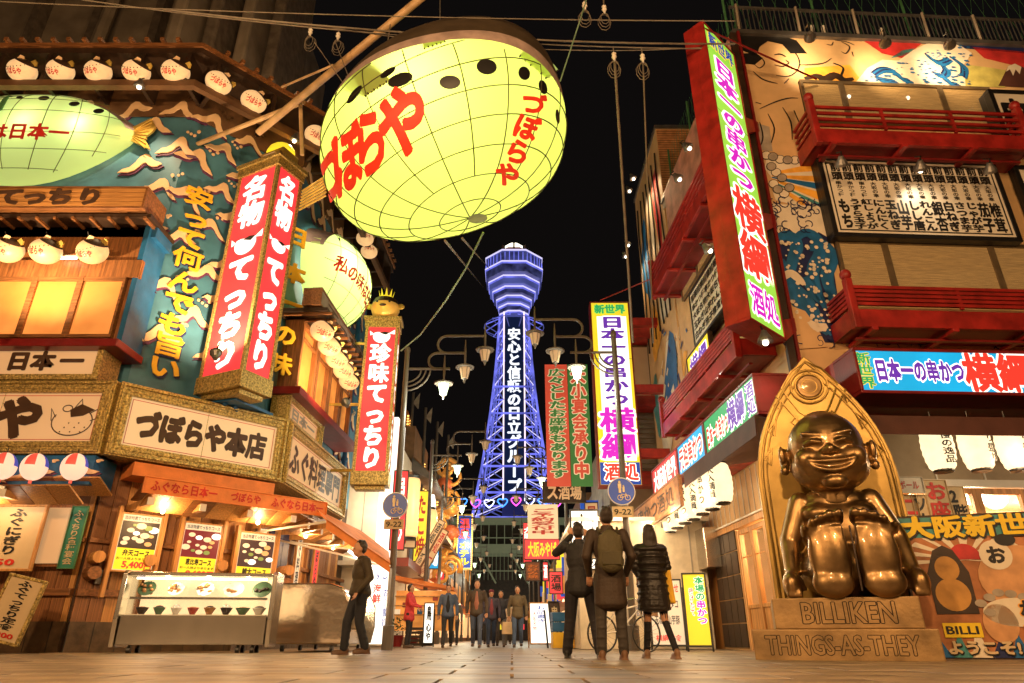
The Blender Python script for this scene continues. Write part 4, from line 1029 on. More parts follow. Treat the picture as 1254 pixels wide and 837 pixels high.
V = [(x, .06, z) for x, z in arc]+[(x, 2.9, z) for x, z in arc]; cur.add(V, [(i, i+1, i+6, i+5) for i in range(4)]); cur.build('curved_glass', M_['glass'], t, smooth=True)
MB().prism(end, 0, .05, Matrix.Translation((0, 2.9, 0))).build('end_panel', M_['steel'], t, bevel=.02)
for y in (.15, 1.4, 2.7): 
    for x in (.2, 1.2): MB().tube([(x-.03, y, .06), (x+.03, y, .06)], .06, 10).build('castor', M_['black'], t)
mb = MB()
for i in range(12):
    mb = MB().lathe([(.05, 0), (.12, .06), (.11, .07)], 12, Matrix.Translation((.5+.35*(i % 2), .35+.22*i, .47+.35*(i % 2)))); mb.build('dish', bowls[i % 5], t)
MB().tube([(.9, .2, 1.2), (.9, 2.8, 1.2)], .02, 8).build('strip_light', M_['g_fluo'], t)
lamp('case_lamp', M2 @ Vector((.9, .8, 1.1)), 25, (1, .74, .42), .06); lamp('case_lamp', M2 @ Vector((.9, 2.2, 1.1)), 25, (1, .74, .42), .06)
# banners and noren on the street side of the ground floor
for i, (x, w, s, m, lb) in enumerate([(.25, .55, 'てっちり', M_['g_paper'], 'white vertical banner with black characters beside the steel end panel'), (3.0, .5, 'ふぐ料理', M_['g_paper'], 'second white vertical banner farther down the street side'), (4.6, .5, 'づぼらや', M_['g_red'], 'small red lit banner at the far end of the street-side wall')]):
    board(FC, x, x+w, 1.5, 3.2, .25, .04, 'vertical_banner', lb, 'banner', m, M_['oak'], .04, [(s, .25, .8, .05, .95, M_['ink'], .04, True)])
t = thing('noren_curtain', 'dark blue doorway curtain between the white banners', 'curtain', FC @ Matrix.Translation((1.1, -.2, 1.6)))
for i in range(3): MB().box(i*.48, i*.48+.45, -.02, .0, 0, 1.55).build('cloth', M_['mnavy'], t)
t = thing('gas_meter_box', 'small grey box fixed to the timber wall left of the display case', 'box', fb_ if False else FB @ Matrix.Translation((.25, -.1, 1.25)))
MB().box(0, .2, -.1, 0, 0, .28).build('case', M_['grey'], t, bevel=.01)
# ================================================================ RIGHT-HAND RESTAURANT (red balconies, painted walls)
RF = T(5.7, 12.5, 0, 3); RS = T(5.7, 12.5, 0, -87.5); HR = 14.35
kush = thing('restaurant_building', 'tan corner restaurant painted with waves, with red lacquer balconies on two storeys', 'building', T(5.7, 12.5))
KI = kush.matrix_world.inverted(); rf, rs = KI @ RF, KI @ RS
MB().box(0, 10, 0, .3, 3.9, HR, rf).build('front_wall', M_['tan'], kush)
MB().box(-7.3, 0, 0, .3, 3.9, HR, rs).build('street_wall', M_['tan'], kush)
MB().box(0, 10, .3, 7.2, HR-.3, HR-.05, rf).build('flat_roof', M_['concrete'], kush)
MB().box(-.08, 10, -.10, .3, HR, HR+.14, rf).build('coping', M_['grey'], kush); MB().box(-7.3, .0, -.1, .3, HR, HR+.14, rs).build('coping', M_['grey'], kush)
MB().box(-.16, .0, -.1, .0, 4, HR+.0, rf).build('corner_post', M_['dark'], kush); MB().box(.0, .06, -.16, -.1, 4, HR, rf).build('corner_trim', M_['redd'], kush)
# ---- printed wall paintings, flat sheets a few mm proud of the wall
def sheet(F, pts, name, mat, k, off=0):
    P = [L(F, px, py, off) for px, py in pts]
    return MB().flat(P, -off-.008-.0035*k, KI @ F).build(name, mat, kush)
def stroke(F, pts, w, name, mat, k, smooth=True):
    P = [Vector((L(F, px, py, 0)[0], 0, L(F, px, py, 0)[1])) for px, py in pts]
    if smooth and len(P) > 2:
        Q = []
        for i in range(len(P)-1):
            p0, p1, p2, p3 = P[max(i-1, 0)], P[i], P[i+1], P[min(i+2, len(P)-1)]
            for j in range(4):
                t = j/4; Q.append(.5*((2*p1)+(p2-p0)*t+(2*p0-5*p1+4*p2-p3)*t*t+(3*p1-p0-3*p2+p3)*t**3))
        P = Q+[P[-1]]
    V = []; n = len(P)
    for i in range(n):
        t = (P[min(i+1, n-1)]-P[max(i-1, 0)]).normalized(); nn = Vector((-t.z, 0, t.x)); ww = w*(.35+.65*math.sin(math.pi*(i+.5)/n))
        for s_ in (-1, 1): q = P[i]+nn*ww*s_*.5; V.append((q.x, -.008-.0035*k, q.z))
    return MB().add(V, [(2*i, 2*i+1, 2*i+3, 2*i+2) for i in range(n-1)], KI @ F).build(name, mat, kush)
sheet(RF, [(903, 44), (918, 41), (950, 42), (975, 50), (988, 66), (968, 66), (958, 55), (940, 51), (930, 58), (926, 70), (904, 60)], 'painted_hair', M_['black'], 1)
sheet(RF, [(905, 66), (926, 66), (934, 72), (924, 80), (907, 78)], 'painted_hair', M_['black'], 1)
for pts, w in (([(958, 54), (974, 66), (979, 78), (975, 88), (965, 94), (950, 93)], .035), ([(922, 72), (930, 70), (936, 78), (930, 84), (924, 80)], .03), ([(948, 68), (955, 67), (962, 70)], .045), ([(962, 74), (966, 78), (960, 80)], .03),
               ([(948, 80), (958, 82), (965, 80)], .03), ([(922, 88), (934, 98), (952, 103)], .035), ([(960, 103), (966, 97)], .03), ([(930, 134), (948, 126), (965, 121), (977, 121)], .035), ([(925, 126), (932, 128)], .03),
               ([(978, 80), (990, 80), (1008, 78), (1018, 72)], .03), ([(1012, 55), (1018, 56), (1020, 52)], .03), ([(1030, 52), (1040, 58), (1036, 66), (1030, 64)], .035), ([(1043, 64), (1045, 70)], .03), ([(1022, 50), (1036, 52), (1046, 56)], .025)):
    stroke(RF, pts, w, 'painted_line', M_['ink'], 2)
# horizon band, tree line, sea spray and mountain along the top
sheet(RF, [(985, 84), (1040, 80), (1052, 96), (1046, 103), (985, 101)], 'painted_sunset', M_['morange'], 1)
stroke(RF, [(985, 97), (1000, 94), (1010, 98), (1022, 93), (1034, 99), (1045, 97)], .22, 'painted_treeline', M_['dark'], 2)
stroke(RF, [(1020, 78), (1032, 84), (1030, 94), (1036, 101)], .06, 'painted_line', M_['ink'], 3)
sheet(RF, [(1055, 49), (1130, 53), (1105, 72), (1080, 66)], 'painted_red_sky', M_['mred'], 1)
sheet(RF, [(1190, 58), (1254, 64), (1254, 84), (1205, 72)], 'painted_red_sky', M_['mred'], 1)
sheet(RF, [(1130, 52), (1254, 58), (1254, 66), (1180, 60)], 'painted_dark_sky', M_['mnavy'], 1)
sheet(RF, [(1090, 72), (1110, 68), (1120, 60), (1105, 62)], 'painted_teal_sky', M_['mteal'], 1)
sheet(RF, [(1048, 101), (1062, 84), (1080, 74), (1100, 75), (1118, 62), (1135, 54), (1160, 52), (1178, 58), (1190, 66), (1180, 80), (1182, 106), (1100, 104)], 'painted_foam', M_['mwhite'], 2)
sheet(RF, [(1180, 106), (1184, 80), (1215, 84), (1240, 88), (1230, 108)], 'painted_sea_glow', pm('mural_yellowgreen', (.55, .50, .14), .55), 1)
for q in ([(1066, 92), (1078, 86), (1092, 90), (1100, 96), (1112, 99)], [(1132, 68), (1140, 76), (1150, 78), (1160, 72)], [(1162, 72), (1170, 78), (1177, 84), (1176, 96)], [(1140, 92), (1152, 96), (1160, 102), (1172, 104)], [(1070, 96), (1084, 100), (1096, 102)], [(1150, 80), (1156, 88), (1152, 94)]):
    [stroke(RF, [(a+2*j, b+1.6*j-2+((a*7) % 3-1)) for a, b in q], .10, 'painted_wave', M_['mblue' if j % 2 else 'mnavy'], 3+j) for j in range(4)]
sheet(RF, [(1222, 106), (1234, 82), (1242, 79), (1254, 84), (1254, 108)], 'painted_mountain', M_['brown'], 3); sheet(RF, [(1231, 89), (1234, 82), (1242, 79), (1250, 83), (1248, 92), (1243, 86), (1240, 94), (1236, 86)], 'painted_snow', M_['mwhite'], 4)
r3 = random.Random(12); sp_ = MB()
for i in range(170):
    px = r3.uniform(1050, 1188); py = r3.uniform(52, 104)
    if py > 100-(px-1048)*.42 or px > 1150:
        x, z = L(RF, px, py, 0); r = r3.uniform(.015, .05); a0 = r3.uniform(0, 3); sp_.flat([(x+r*math.cos(a0+R(a))*1.6, z+r*math.sin(a0+R(a))*.7) for a in range(0, 360, 72)], -.034)
sp_.build('painted_spray', M_['mblue'], kush, M=KI @ RF, kind='stuff')
for q in ([(912, 104), (918, 118), (914, 128)], [(940, 140), (948, 158), (944, 176)], [(958, 132), (968, 150), (970, 172)], [(930, 150), (934, 168), (930, 182)], [(972, 136), (978, 150)], [(918, 140), (922, 160), (926, 180)]): stroke(RF, q, .035, 'painted_line', M_['ink'], 2)
sheet(RF, [(922, 150), (942, 156), (946, 186), (928, 184)], 'painted_cloth', M_['mgrey'], 1)
# rope belt with a fan of rays behind
rays = [(1000, 196), (938, 196), (936, 207), (948, 222), (946, 236), (950, 246), (1012, 262), (1006, 224)]
sheet(RF, rays, 'painted_sky', M_['mwhite'], 1)
cx, cy = 930, 215
for i, (a0, a1, m) in enumerate([(-12, -4, 'morange'), (1, 7, 'morange'), (8, 14, 'mblue'), (16, 23, 'morange'), (25, 28, 'mteal'), (30, 36, 'morange')]):
    pp = [(945, 215+15*math.tan(R(a0))), (1003, cy+73*math.tan(R(a0))), (1003, cy+73*math.tan(R(a1))), (945, 215+15*math.tan(R(a1)))]
    sheet(RF, pp, 'painted_ray', M_[m], 2)
for i, (px, py) in enumerate([(938, 191), (946, 193), (955, 196), (964, 197), (973, 197), (982, 197), (991, 198), (944, 205), (950, 212), (957, 219), (947, 226), (952, 233), (960, 238), (966, 231)]):
    r = 6.5; sheet(RF, [(px+r*math.cos(R(a)), py+r*.85*math.sin(R(a))) for a in range(0, 360, 36)], 'painted_rope', M_['ink'], 3+(i % 2)*2); sheet(RF, [(px+r*.86*math.cos(R(a)), py+r*.72*math.sin(R(a))) for a in range(0, 360, 36)], 'painted_rope', M_['mgrey'] if i % 2 else M_['mwhite'], 4+(i % 2)*2)
# invented wave pattern low on the front wall
sheet(RF, [(944, 262), (1008, 262), (1016, 300), (1034, 420), (985, 420), (975, 380), (962, 365)], 'painted_sea', M_['mnavy'], 1)
sheet(RF, [(942, 250), (1008, 254), (1014, 292), (1002, 285), (992, 292), (985, 281), (974, 288), (966, 281), (957, 290), (950, 283)], 'painted_foam', M_['mwhite'], 3)
for k, q in enumerate([[(948, 300), (958, 290), (970, 292), (975, 304), (968, 330), (972, 352)], [(965, 300), (985, 286), (1000, 294), (1004, 312), (995, 332), (1000, 356), (1010, 378)], [(990, 306), (1008, 300), (1018, 316), (1012, 338), (1018, 362), (1026, 388)], [(956, 318), (962, 338), (970, 362), (984, 386)], [(972, 350), (986, 366), (1000, 392), (1014, 410)], [(985, 340), (996, 356), (1006, 372)], [(948, 330), (955, 352), (962, 360)]]):
    stroke(RF, q, .30, 'painted_wave', M_['bluep'], 4+k % 2); stroke(RF, [(a+3, b+2) for a, b in q], .10, 'painted_wave', M_['mblue'], 6+k % 2)
r3 = random.Random(4); dots = MB()
for i in range(150):
    f = r3.random(); px = 950+f*66+r3.uniform(-6, 6); py = 296+r3.random()*112
    if px > 950+(py-290)*.30-6 and px < 1014+(py-300)*.16:
        x, z = L(RF, px, py, 0); r = r3.uniform(.018, .055); dots.flat([(x+r*math.cos(R(a)), z+r*math.sin(R(a))) for a in range(0, 360, 60)], -.048)
dots.build('painted_spray', M_['mwhite'], kush, M=KI @ RF, kind='stuff')
for q in ([(955, 345), (966, 336), (976, 342), (984, 350)], [(990, 395), (1000, 402), (1012, 400)]): stroke(RF, q, .2, 'painted_foam', M_['mwhite'], 9)
r3 = random.Random(9); curl = MB()
for i in range(70):
    px, py = (r3.uniform(944, 1008), r3.uniform(246, 284)) if i < 38 else (r3.uniform(948, 1240), r3.uniform(413, 424))
    x, z = L(RF, px, py, 0); a0 = r3.uniform(0, 6); r = r3.uniform(.06, .11)
    curl.tube([(x+r*math.cos(a0+w*.6), -.035, z+r*math.sin(a0+w*.6)) for w in range(7)], .012, 3)
curl.build('painted_curls', M_['mnavy'], kush, M=KI @ RF, kind='stuff')
sheet(RF, [(958, 372), (985, 382), (1000, 402), (1012, 426), (960, 430)], 'painted_crest', M_['tan'], 8)
# street side painting
for F_, pp, m, k in ((RS, [(864, 140), (846, 170), (832, 215), (850, 235), (872, 190)], 'mred', 1), (RS, [(848, 190), (836, 214), (826, 262), (838, 262), (852, 215)], 'mwhite', 2), (RS, [(826, 235), (820, 290), (828, 300), (838, 262)], 'mnavy', 3),
                   (RS, [(816, 420), (812, 500), (830, 520), (838, 470), (832, 400)], 'mwhite', 1), (RS, [(818, 430), (814, 470), (822, 480), (830, 455), (826, 410), (820, 405)], 'mblue', 2), (RS, [(816, 470), (812, 510), (824, 520), (828, 490)], 'mblue', 2),
                   (RS, [(876, 120), (866, 150), (882, 160), (888, 130)], 'mwhite', 1), (RS, [(838, 430), (834, 470), (838, 470), (842, 430)], 'morange', 3)):
    sheet(F_, pp, 'painted_patch', M_[m], k)
r3 = random.Random(2)
for i in range(46):
    px = r3.uniform(812, 842); py = r3.uniform(400, 515); stroke(RS, [(px, py), (px+r3.uniform(-3, 3), py+r3.uniform(4, 12))], r3.uniform(.08, .22), 'painted_spray', M_[('mblue', 'mnavy', 'mwhite')[i % 3]], 4+i % 3, smooth=False)
# ---- windows with blinds
def band_window(F, KF, x0, x1, z0, z1, cuts):
    MB().box(x0, x1, -.05, 0, z0, z1, KF).build('window_recess', M_['dark'], kush)
    xs = [x0]+cuts+[x1]
    for a, b in zip(xs, xs[1:]):
        fr = MB().box(a, a+.07, -.10, -.05, z0, z1, KF); fr.box(b-.07, b, -.10, -.05, z0, z1, KF); fr.box(a+.07, b-.07, -.10, -.05, z0, z0+.07, KF); fr.box(a+.07, b-.07, -.10, -.05, z1-.09, z1, KF)
        w = fr.build('window', pm('bronze_frame', (.22, .16, .09), .4, metal=.5), kush)
        MB().box(a+.07, b-.07, -.07, -.06, z0+.07, z1-.09, KF).build('blind', M_['blind'], w)
        MB().box(a+.07, b-.07, -.090, -.085, z0+.07, z1-.09, KF).build('pane', M_['glass'], w)
x0, zt = L(RF, 977, 101); z0 = L(RF, 985, 152)[1]; x1 = L(RF, 1208, 110)[0]
c1 = L(RF, 1027, 106)[0]; c2 = L(RF, 1148, 112)[0]
band_window(RF, rf, x0, x1, z0, zt, [c1, c2])
x0, zt = L(RF, 1020, 296); z0 = L(RF, 1028, 372)[1]
band_window(RF, rf, x0, 9.5, z0, zt, [L(RF, 1079, 298)[0], L(RF, 1208, 302)[0]])
for z0_, z1_ in ((9.9, 11.3), (6.0, 7.6)): band_window(RS, rs, -6.2, -.5, z0_, z1_, [-4.6, -3.0, -1.6])
# ---- red balconies
def balcony(KF, x0, x1, z0, z1, dep, leftcap=True, rightcap=False, n=4):
    MB().box(x0, x1, -dep, -.02, z0, z0+.10, KF).build('balcony_floor', M_['redd'], kush)
    MB().box(x0, x1, -dep-.06, -dep+.04, z0-.04, z0+.34, KF).build('balcony_fascia', M_['red'], kush, bevel=.01)
    for i in range(n):
        z = z0+.48+(z1-z0-.51)*i/(n-1) if n > 1 else z1
        MB().box(x0, x1, -dep-.03, -dep+.03, z-.035, z+.035, KF).build('rail', M_['red'], kush, bevel=.008)
        for xx, on_ in ((x0, leftcap), (x1, rightcap)):
            if on_: MB().box(xx-.03, xx+.03, -dep, -.02, z-.03, z+.03, KF).build('rail', M_['red'], kush)
    for xx, on_ in ((x0, leftcap), (x1, rightcap)):
        if on_:
            MB().box(xx-.03, xx+.03, -dep, -.02, z0, z0+.38, KF).build('balcony_end', M_['red'], kush)
            MB().box(xx-.07, xx+.07, -dep-.08, -dep+.07, z0-.06, z1+.14, KF).build('newel_post', M_['red'], kush, bevel=.015)
            MB().ell((xx, -dep, z1+.24), (.11, .11, .12), 14, 10, M=KF).build('ball_cap', M_['red'], kush, smooth=True)
    k = int((x1-x0)/2.3)
    for i in range(1, k+1): MB().box(x0+i*(x1-x0)/(k+1)-.035, x0+i*(x1-x0)/(k+1)+.035, -dep-.02, -dep+.02, z0+.4, z1, KF).build('baluster', M_['red'], kush)
    for i in range(int((x1-x0)/1.6)+1):
        xx = x0+.3+i*1.6
        if xx < x1: MB().box(xx-.06, xx+.06, -dep-.10, -.02, z0-.12, z0-.045, KF).build('joist', M_['red'], kush, bevel=.01)
    MB().box(x0+.1, x1-.1, -dep+.25, -dep+.33, z0-.17, z0-.125, KF).build('under_beam', M_['redd'], kush)
D1 = .85
bx0, zt = L(RF, 992, 130, D1); zb = L(RF, 1000, 174, D1)[1]; bx1 = L(RF, 1246, 140, D1)[0]
balcony(rf, bx0, bx1, zb, zt, D1, True, True)
cx0, zt2 = L(RF, 1038, 350, D1); zb2 = L(RF, 1040, 399, D1)[1]
balcony(rf, cx0, 9.8, zb2, zt2, D1, True, False, 5)
balcony(rs, -6.6, -.9, zb, zt, D1, True, True); balcony(rs, -6.9, -.7, zb2, zt2, D1, True, True, 5)
# ---- roof railing
rail = thing('roof_railing', 'grey metal railing with mesh along the roof edge of the tan restaurant', 'railing', RF @ Matrix.Translation((0, .05, HR+.14)))
MB().box(0, 10, -.03, .03, .92, .98).build('top_rail', M_['grey'], rail); MB().box(0, 10, -.02, .02, .1, .14).build('bottom_rail', M_['grey'], rail)
for i in range(80): mobj('baluster', unit(M_['grey']), rail, Matrix.Translation((.12*i, -.01, .12)) @ Matrix.Diagonal((.02, .02, .82, 1)))
for i, x in enumerate((.15, 1.75, 3.3, 5.2, 6.6, 8.4)): MB().tube([(x, -.05, -.1), (x+.03, -.05, 1.0)], .034, 8).build('post', M_['concrete'], rail)
for i, x in enumerate((2.3, 2.6, 4.2)): MB().tube([(x, .3, -.1), (x+.05, .3, .75)], .05, 8).build('vent_pipe', M_['white'], rail)
net = thing('roof_netting', 'green netting on poles above the roof railing', 'net', RF @ Matrix.Translation((0, .5, HR)))
for x in (.1, 2.6, 5.2): MB().tube([(x, 0, 0), (x, 0, 3.6)], .035, 6).build('pole', M_['green'], net)
nm = MB()
for i in range(26): nm.tube([(.1+.35*i, 0, .1), (.1+.35*i+.8, 0, 3.5)], .006, 3); nm.tube([(.1+.35*i+.8, 0, .1), (.1+.35*i, 0, 3.5)], .006, 3)
nm.build('mesh', M_['green'], net, kind='stuff')
nt2 = thing('roof_netting', 'green netting on the street side of the roof, left of the tall red sign', 'net', RS @ Matrix.Translation((-7, .3, HR)))
for x in (0, 2.4, 4.8, 6.6): MB().tube([(x, 0, 0), (x, 0, 2.2)], .035, 6).build('pole', M_['green'], nt2)
nm = MB()
for i in range(22): nm.tube([(.3*i, 0, .1), (.3*i+.5, 0, 2.1)], .006, 3); nm.tube([(.3*i+.5, 0, .1), (.3*i, 0, 2.1)], .006, 3)
nm.build('mesh', M_['green'], nt2, kind='stuff')
bb = thing('roof_billboard', 'faded pink billboard edge standing on the street corner of the roof', 'billboard', RS @ Matrix.Translation((-6.6, .15, HR-1.9)))
MB().box(0, 6.6, -.30, -.18, .1, 1.9).build('panel', pm('faded_pink', (.62, .30, .22), .6, var=.35, scale=2), bb)
# ---- black and white menu board
x0, zt = L(RF, 999, 192, .3); zb = L(RF, 1017, 290, .3)[1]; x1 = L(RF, 1252, 295, .3)[0]
bd = board(RF, x0, x1, zb, zt, .3, .28, 'menu_board', 'large white board of black menu words in fourteen columns with a black frame', 'sign', M_['panelw'], M_['black'], .11, [])
w, h = x1-x0, zt-zb
ln = MB()
for d in (.17, ):
    for a in ((-w/2+d, w/2-d, d, d+.03), (-w/2+d, w/2-d, h-d-.03, h-d), (-w/2+d, -w/2+d+.03, d, h-d), (w/2-d-.03, w/2-d, d, h-d)): ln.box(a[0], a[1], -.012, -.007, a[2], a[3])
ln.build('border_line', M_['ink'], bd)
items = ['もち', 'うずら玉子', '紅しょうが', 'にんにく', '玉ねぎ', '山芋', 'しし唐', 'れんこん', '銀杏', '白ねぎ', 'さつま芋', 'じゃが芋', '茄子', '椎茸']
cw = (w-.5)/14
for i, s in enumerate(items):
    xx = -w/2+.25+i*cw
    mb = MB(); text(mb, '前頭', xx+.01, xx+cw-.01, h*.70, h*.92, -.014, .055, True)
    text(mb, '串かつ種' if i < 3 else '大坂の幸', xx+cw*.22, xx+cw*.74, h*.49, h*.69, -.014, .03, True)
    text(mb, s, xx+.0, xx+cw-.0, h*.10, h*.47, -.014, .05, True, gap=.0); mb.build('lettering', M_['ink'], bd)
# partly seen board at the upper right
x0, zt = L(RF, 1208, 110, .5); zb = L(RF, 1215, 150, .5)[1]
board(RF, x0, x0+2.6, zb-.7, zt, .5, .3, 'menu_board', 'black-framed board cut off by the right edge beside the upper balcony', 'sign', M_['panelw'], M_['black'], .12, [('串かつ', .0, 1, .1, .9, M_['ink'], .06, False)])
x0, zt = L(RF, 1236, 196, .2)
board(RF, x0, x0+2.6, zb-2.6, zb-1.0, .2, .15, 'menu_board', 'second black-framed board at the right edge below the upper balcony', 'sign', M_['panelw'], M_['black'], .12, [('前頭', .05, .5, .1, .9, M_['ink'], .05, False)])
# street-side board and lit banner under the upper balcony
board(RS, -4.9, -1.2, 7.75, 9.45, .3, .2, 'menu_board', 'white board of small black words on the street side between the balconies', 'sign', M_['panelw'], M_['black'], .08,
      [('前頭前頭前頭前頭前頭前頭', .02, .98, .80, .96, M_['ink'], .03, False), ('串かつ種串かつ種串かつ種', .02, .98, .62, .76, M_['ink'], .03, False), ('大坂名物大坂名物大坂名', .02, .98, .44, .58, M_['ink'], .03, False), ('玉ねぎ山芋れんこん銀杏', .02, .98, .24, .40, M_['ink'], .03, False), ('白ねぎ茄子椎茸にんにく', .02, .98, .05, .20, M_['ink'], .03, False)])
board(RS, -5.6, -3.6, 6.7, 7.7, .35, .1, 'lit_panel', 'yellow lit panel with violet characters behind the street-side railing', 'sign', M_['g_yel'], M_['dark'], .04, [('横綱', .1, .9, .1, .9, M_['g_violet'], .05, False, M_['g_white'], .12)])
# ---- spotlights on arms
k = 0
for px, py, t_ in ((992, 45, 'leftmost of three roof-edge spotlights, above the painted face'), (1084, 52, 'middle of three roof-edge spotlights, the one with the strongest glare'), (1163, 54, 'rightmost of three roof-edge spotlights, above the painted foam')):
    p = RF @ Vector((L(RF, px, py, 1.0)[0], -1.0, L(RF, px, py, 1.0)[1])); q = RF @ Vector((L(RF, px, py+30, 0)[0], 0, L(RF, px, py+34, 0)[1]))
    flood(p, q, 170, t_, (1, .68, .36), 130, 'spotlights along the tan restaurant')
for px, py, t_ in ((1030, 200, 'left spotlight over the menu board'), (1127, 205, 'bright middle spotlight over the menu board'), (1212, 208, 'right spotlight over the menu board')):
    p = RF @ Vector((L(RF, px, py, .95)[0], -.95, L(RF, px, py, .95)[1])); q = RF @ Vector((L(RF, px, py+60, 0)[0], .0, L(RF, px, py+70, 0)[1]))
    flood(p, q, 40, t_, (1, .80, .55), 110, 'spotlights along the tan restaurant', lit=('middle' in t_))
for i, (px, py) in enumerate([(860, 148), (842, 180), (830, 218), (867, 305)]):
    x, z = L(RS, px, py, 1.0); p = RS @ Vector((x, -1.0, z))
    flood(p, RS @ Vector((x, 0, z-1.2)), 110, 'spotlight on the street side: ' + ['nearest the tall red sign at the roof', 'second along the roof edge', 'third along the roof edge', 'under the upper red balcony'][i], (1, .66, .34), 130, 'spotlights along the tan restaurant')
# ---- tall red box sign across the corner
BS = T(4.29, 10.92, 0, 43.6)
sg = board(BS, 0, 1.42, 5.53, 13.05, 0, .48, 'box_sign', 'tall red box sign set across the corner, its lit green face reading down in magenta', 'lit sign', M_['g_lime'], M_['red'], .05,
      [('新世界', .10, .92, .925, .985, M_['g_navy'], .05, False, M_['g_yel'], .12), ('日本一の串かつ', .16, .86, .43, .90, M_['g_pink'], .05, True, M_['g_white'], .13),
       ('横綱', .04, .96, .135, .42, M_['g_redl'], .05, True, M_['g_white'], .12), ('酒処', .10, .92, .02, .115, M_['g_pink'], .04, False, M_['g_white'], .11)], side=M_['red'])
for z, hgt in ((11.2, .5), (8.55, .5), (6.0, .5)):
    MB().prism([(1.42, z-5.53), (2.25, z-5.2), (2.25, z-5.53+hgt*.1), (1.42, z-5.53-hgt)], .05, .40, Matrix.Translation((-.71, 0, 0))).build('bracket', M_['red'], sg)
MB().tube([BS.inverted() @ at(858, 33, 10.95)-Vector((.71, 0, 5.53)), BS.inverted() @ at(1000, 97, 12.4)-Vector((.71, 0, 5.53))], .025, 5).build('guy_rod', M_['redd'], sg)
flood(BS @ Vector((.3, -.1, 5.2)), BS @ Vector((.3, -.1, 0)), 60, 'black-hooded lamp fixed under the tall red box sign', (1, .8, .6), 100, 'lamps under the tall red sign')
# ---- front light box sign, blue
x0, zt = L(RF, 1042, 426, 1.45); zb = L(RF, 1060, 482, 1.45)[1]
fx_ = lambda px: (L(RF, px, 455, 1.45)[0]-x0-.06)/(9.2-x0-.12)
board(RF, x0, 9.2, zb, zt, 1.45, 1.4, 'light_box_sign', 'long blue light box over the front entrance with violet and red characters', 'lit sign', M_['g_blue'], M_['redd'], .06,
      [('新世界', fx_(1049), fx_(1069), .04, .96, M_['g_greenl'], .035, True, M_['g_yel'], .10), ('日本一の串かつ', fx_(1071), fx_(1180), .22, .80, M_['g_violet'], .05, False, M_['g_white'], .12), ('横綱', fx_(1179), fx_(1262), .0, 1.0, M_['g_redl'], .06, False, M_['g_white'], .12), ('酒処', fx_(1280), fx_(1340), .1, .9, M_['g_redl'], .05, False, M_['g_white'], .12)], side=M_['red'])
MB().flat([(0, 0), (1, 0), (1, 1), (0, 1)], 0)
# ---- street strip sign
RS2 = RS
x1s = -.0+1.0
board(RS, -2.1, .95, 3.92, 4.72, 1.3, 1.25, 'light_box_sign', 'green section of the street-side light box, nearest the corner', 'lit sign', M_['g_greenl'], M_['redd'], .05,
      [('日本一の串かつ', .04, .50, .10, .75, M_['g_redl'], .04, False, M_['g_white'], .12), ('横綱', .50, .82, .08, .95, M_['g_violet'], .05, False, M_['g_white'], .11), ('酒処', .85, .99, .05, .95, M_['g_violet'], .04, True, M_['g_white'], .11)], side=M_['red'])
board(RS, -4.3, -2.12, 3.92, 4.72, 1.3, 1.25, 'light_box_sign', 'pale blue middle section of the street-side light box', 'lit sign', M_['g_blue'], M_['redd'], .05, [('元祖串かつ', .05, .95, .1, .9, M_['g_redl'], .04, False, M_['g_white'], .12)], side=M_['red'])
board(RS, -7.0, -4.32, 3.92, 4.72, 1.3, 1.25, 'light_box_sign', 'red section of the street-side light box', 'lit sign', M_['g_red'], M_['redd'], .05, [('大阪新世界', .05, .95, .1, .9, M_['g_white'], .04, False)], side=M_['red'])
board(RS, -8.4, -3.3, 3.05, 3.80, 1.62, .06, 'hanging_board', 'plain orange-brown board hanging under the street-side light box', 'board', pm('worn_board', (.50, .22, .09), .6, var=.4, scale=3), M_['woodh'], .05, [('串かつ酒処', .1, .9, .1, .9, M_['inkb'], .02, False)])
# ---- brown awning round the corner
aw = thing('corner_awning', 'dark brown fabric awning wrapping the corner above the entrance', 'awning', T(5.7, 12.5)); AI = aw.matrix_world.inverted()
af, as_ = AI @ RF, AI @ RS
def pf(x, o, z): return af @ Vector((x, -o, z))
def ps(x, o, z): return as_ @ Vector((x, -o, z))
for nm_, P in (('front_slope', [pf(-.1, .1, 3.98), pf(10, .1, 3.98), pf(10, 1.9, 3.62), pf(-.9, 1.9, 3.62)]), ('front_valance', [pf(-.9, 1.9, 3.62), pf(10, 1.9, 3.62), pf(10, 1.92, 3.30), pf(-.9, 1.92, 3.30)]),
               ('street_slope', [ps(.1, .1, 3.9), ps(-2.4, .1, 3.9), ps(-2.4, 1.75, 3.62), ps(1.8, 1.75, 3.62)]), ('street_valance', [ps(1.8, 1.75, 3.62), ps(-2.4, 1.75, 3.62), ps(-2.4, 1.77, 3.28), ps(1.8, 1.77, 3.28)])):
    n_ = (P[1]-P[0]).cross(P[3]-P[0]).normalized()*.02
    MB().add(P+[p+n_ for p in P], [(0, 1, 2, 3), (7, 6, 5, 4), (0, 4, 5, 1), (1, 5, 6, 2), (2, 6, 7, 3), (3, 7, 4, 0)]).build(nm_, M_['brown'], aw)
for x in (0.5, 2.2, 3.9, 5.6): MB().tube([pf(x, .1, 3.2), pf(x, 1.85, 3.55)], .022, 6).build('strut', M_['grey'], aw)
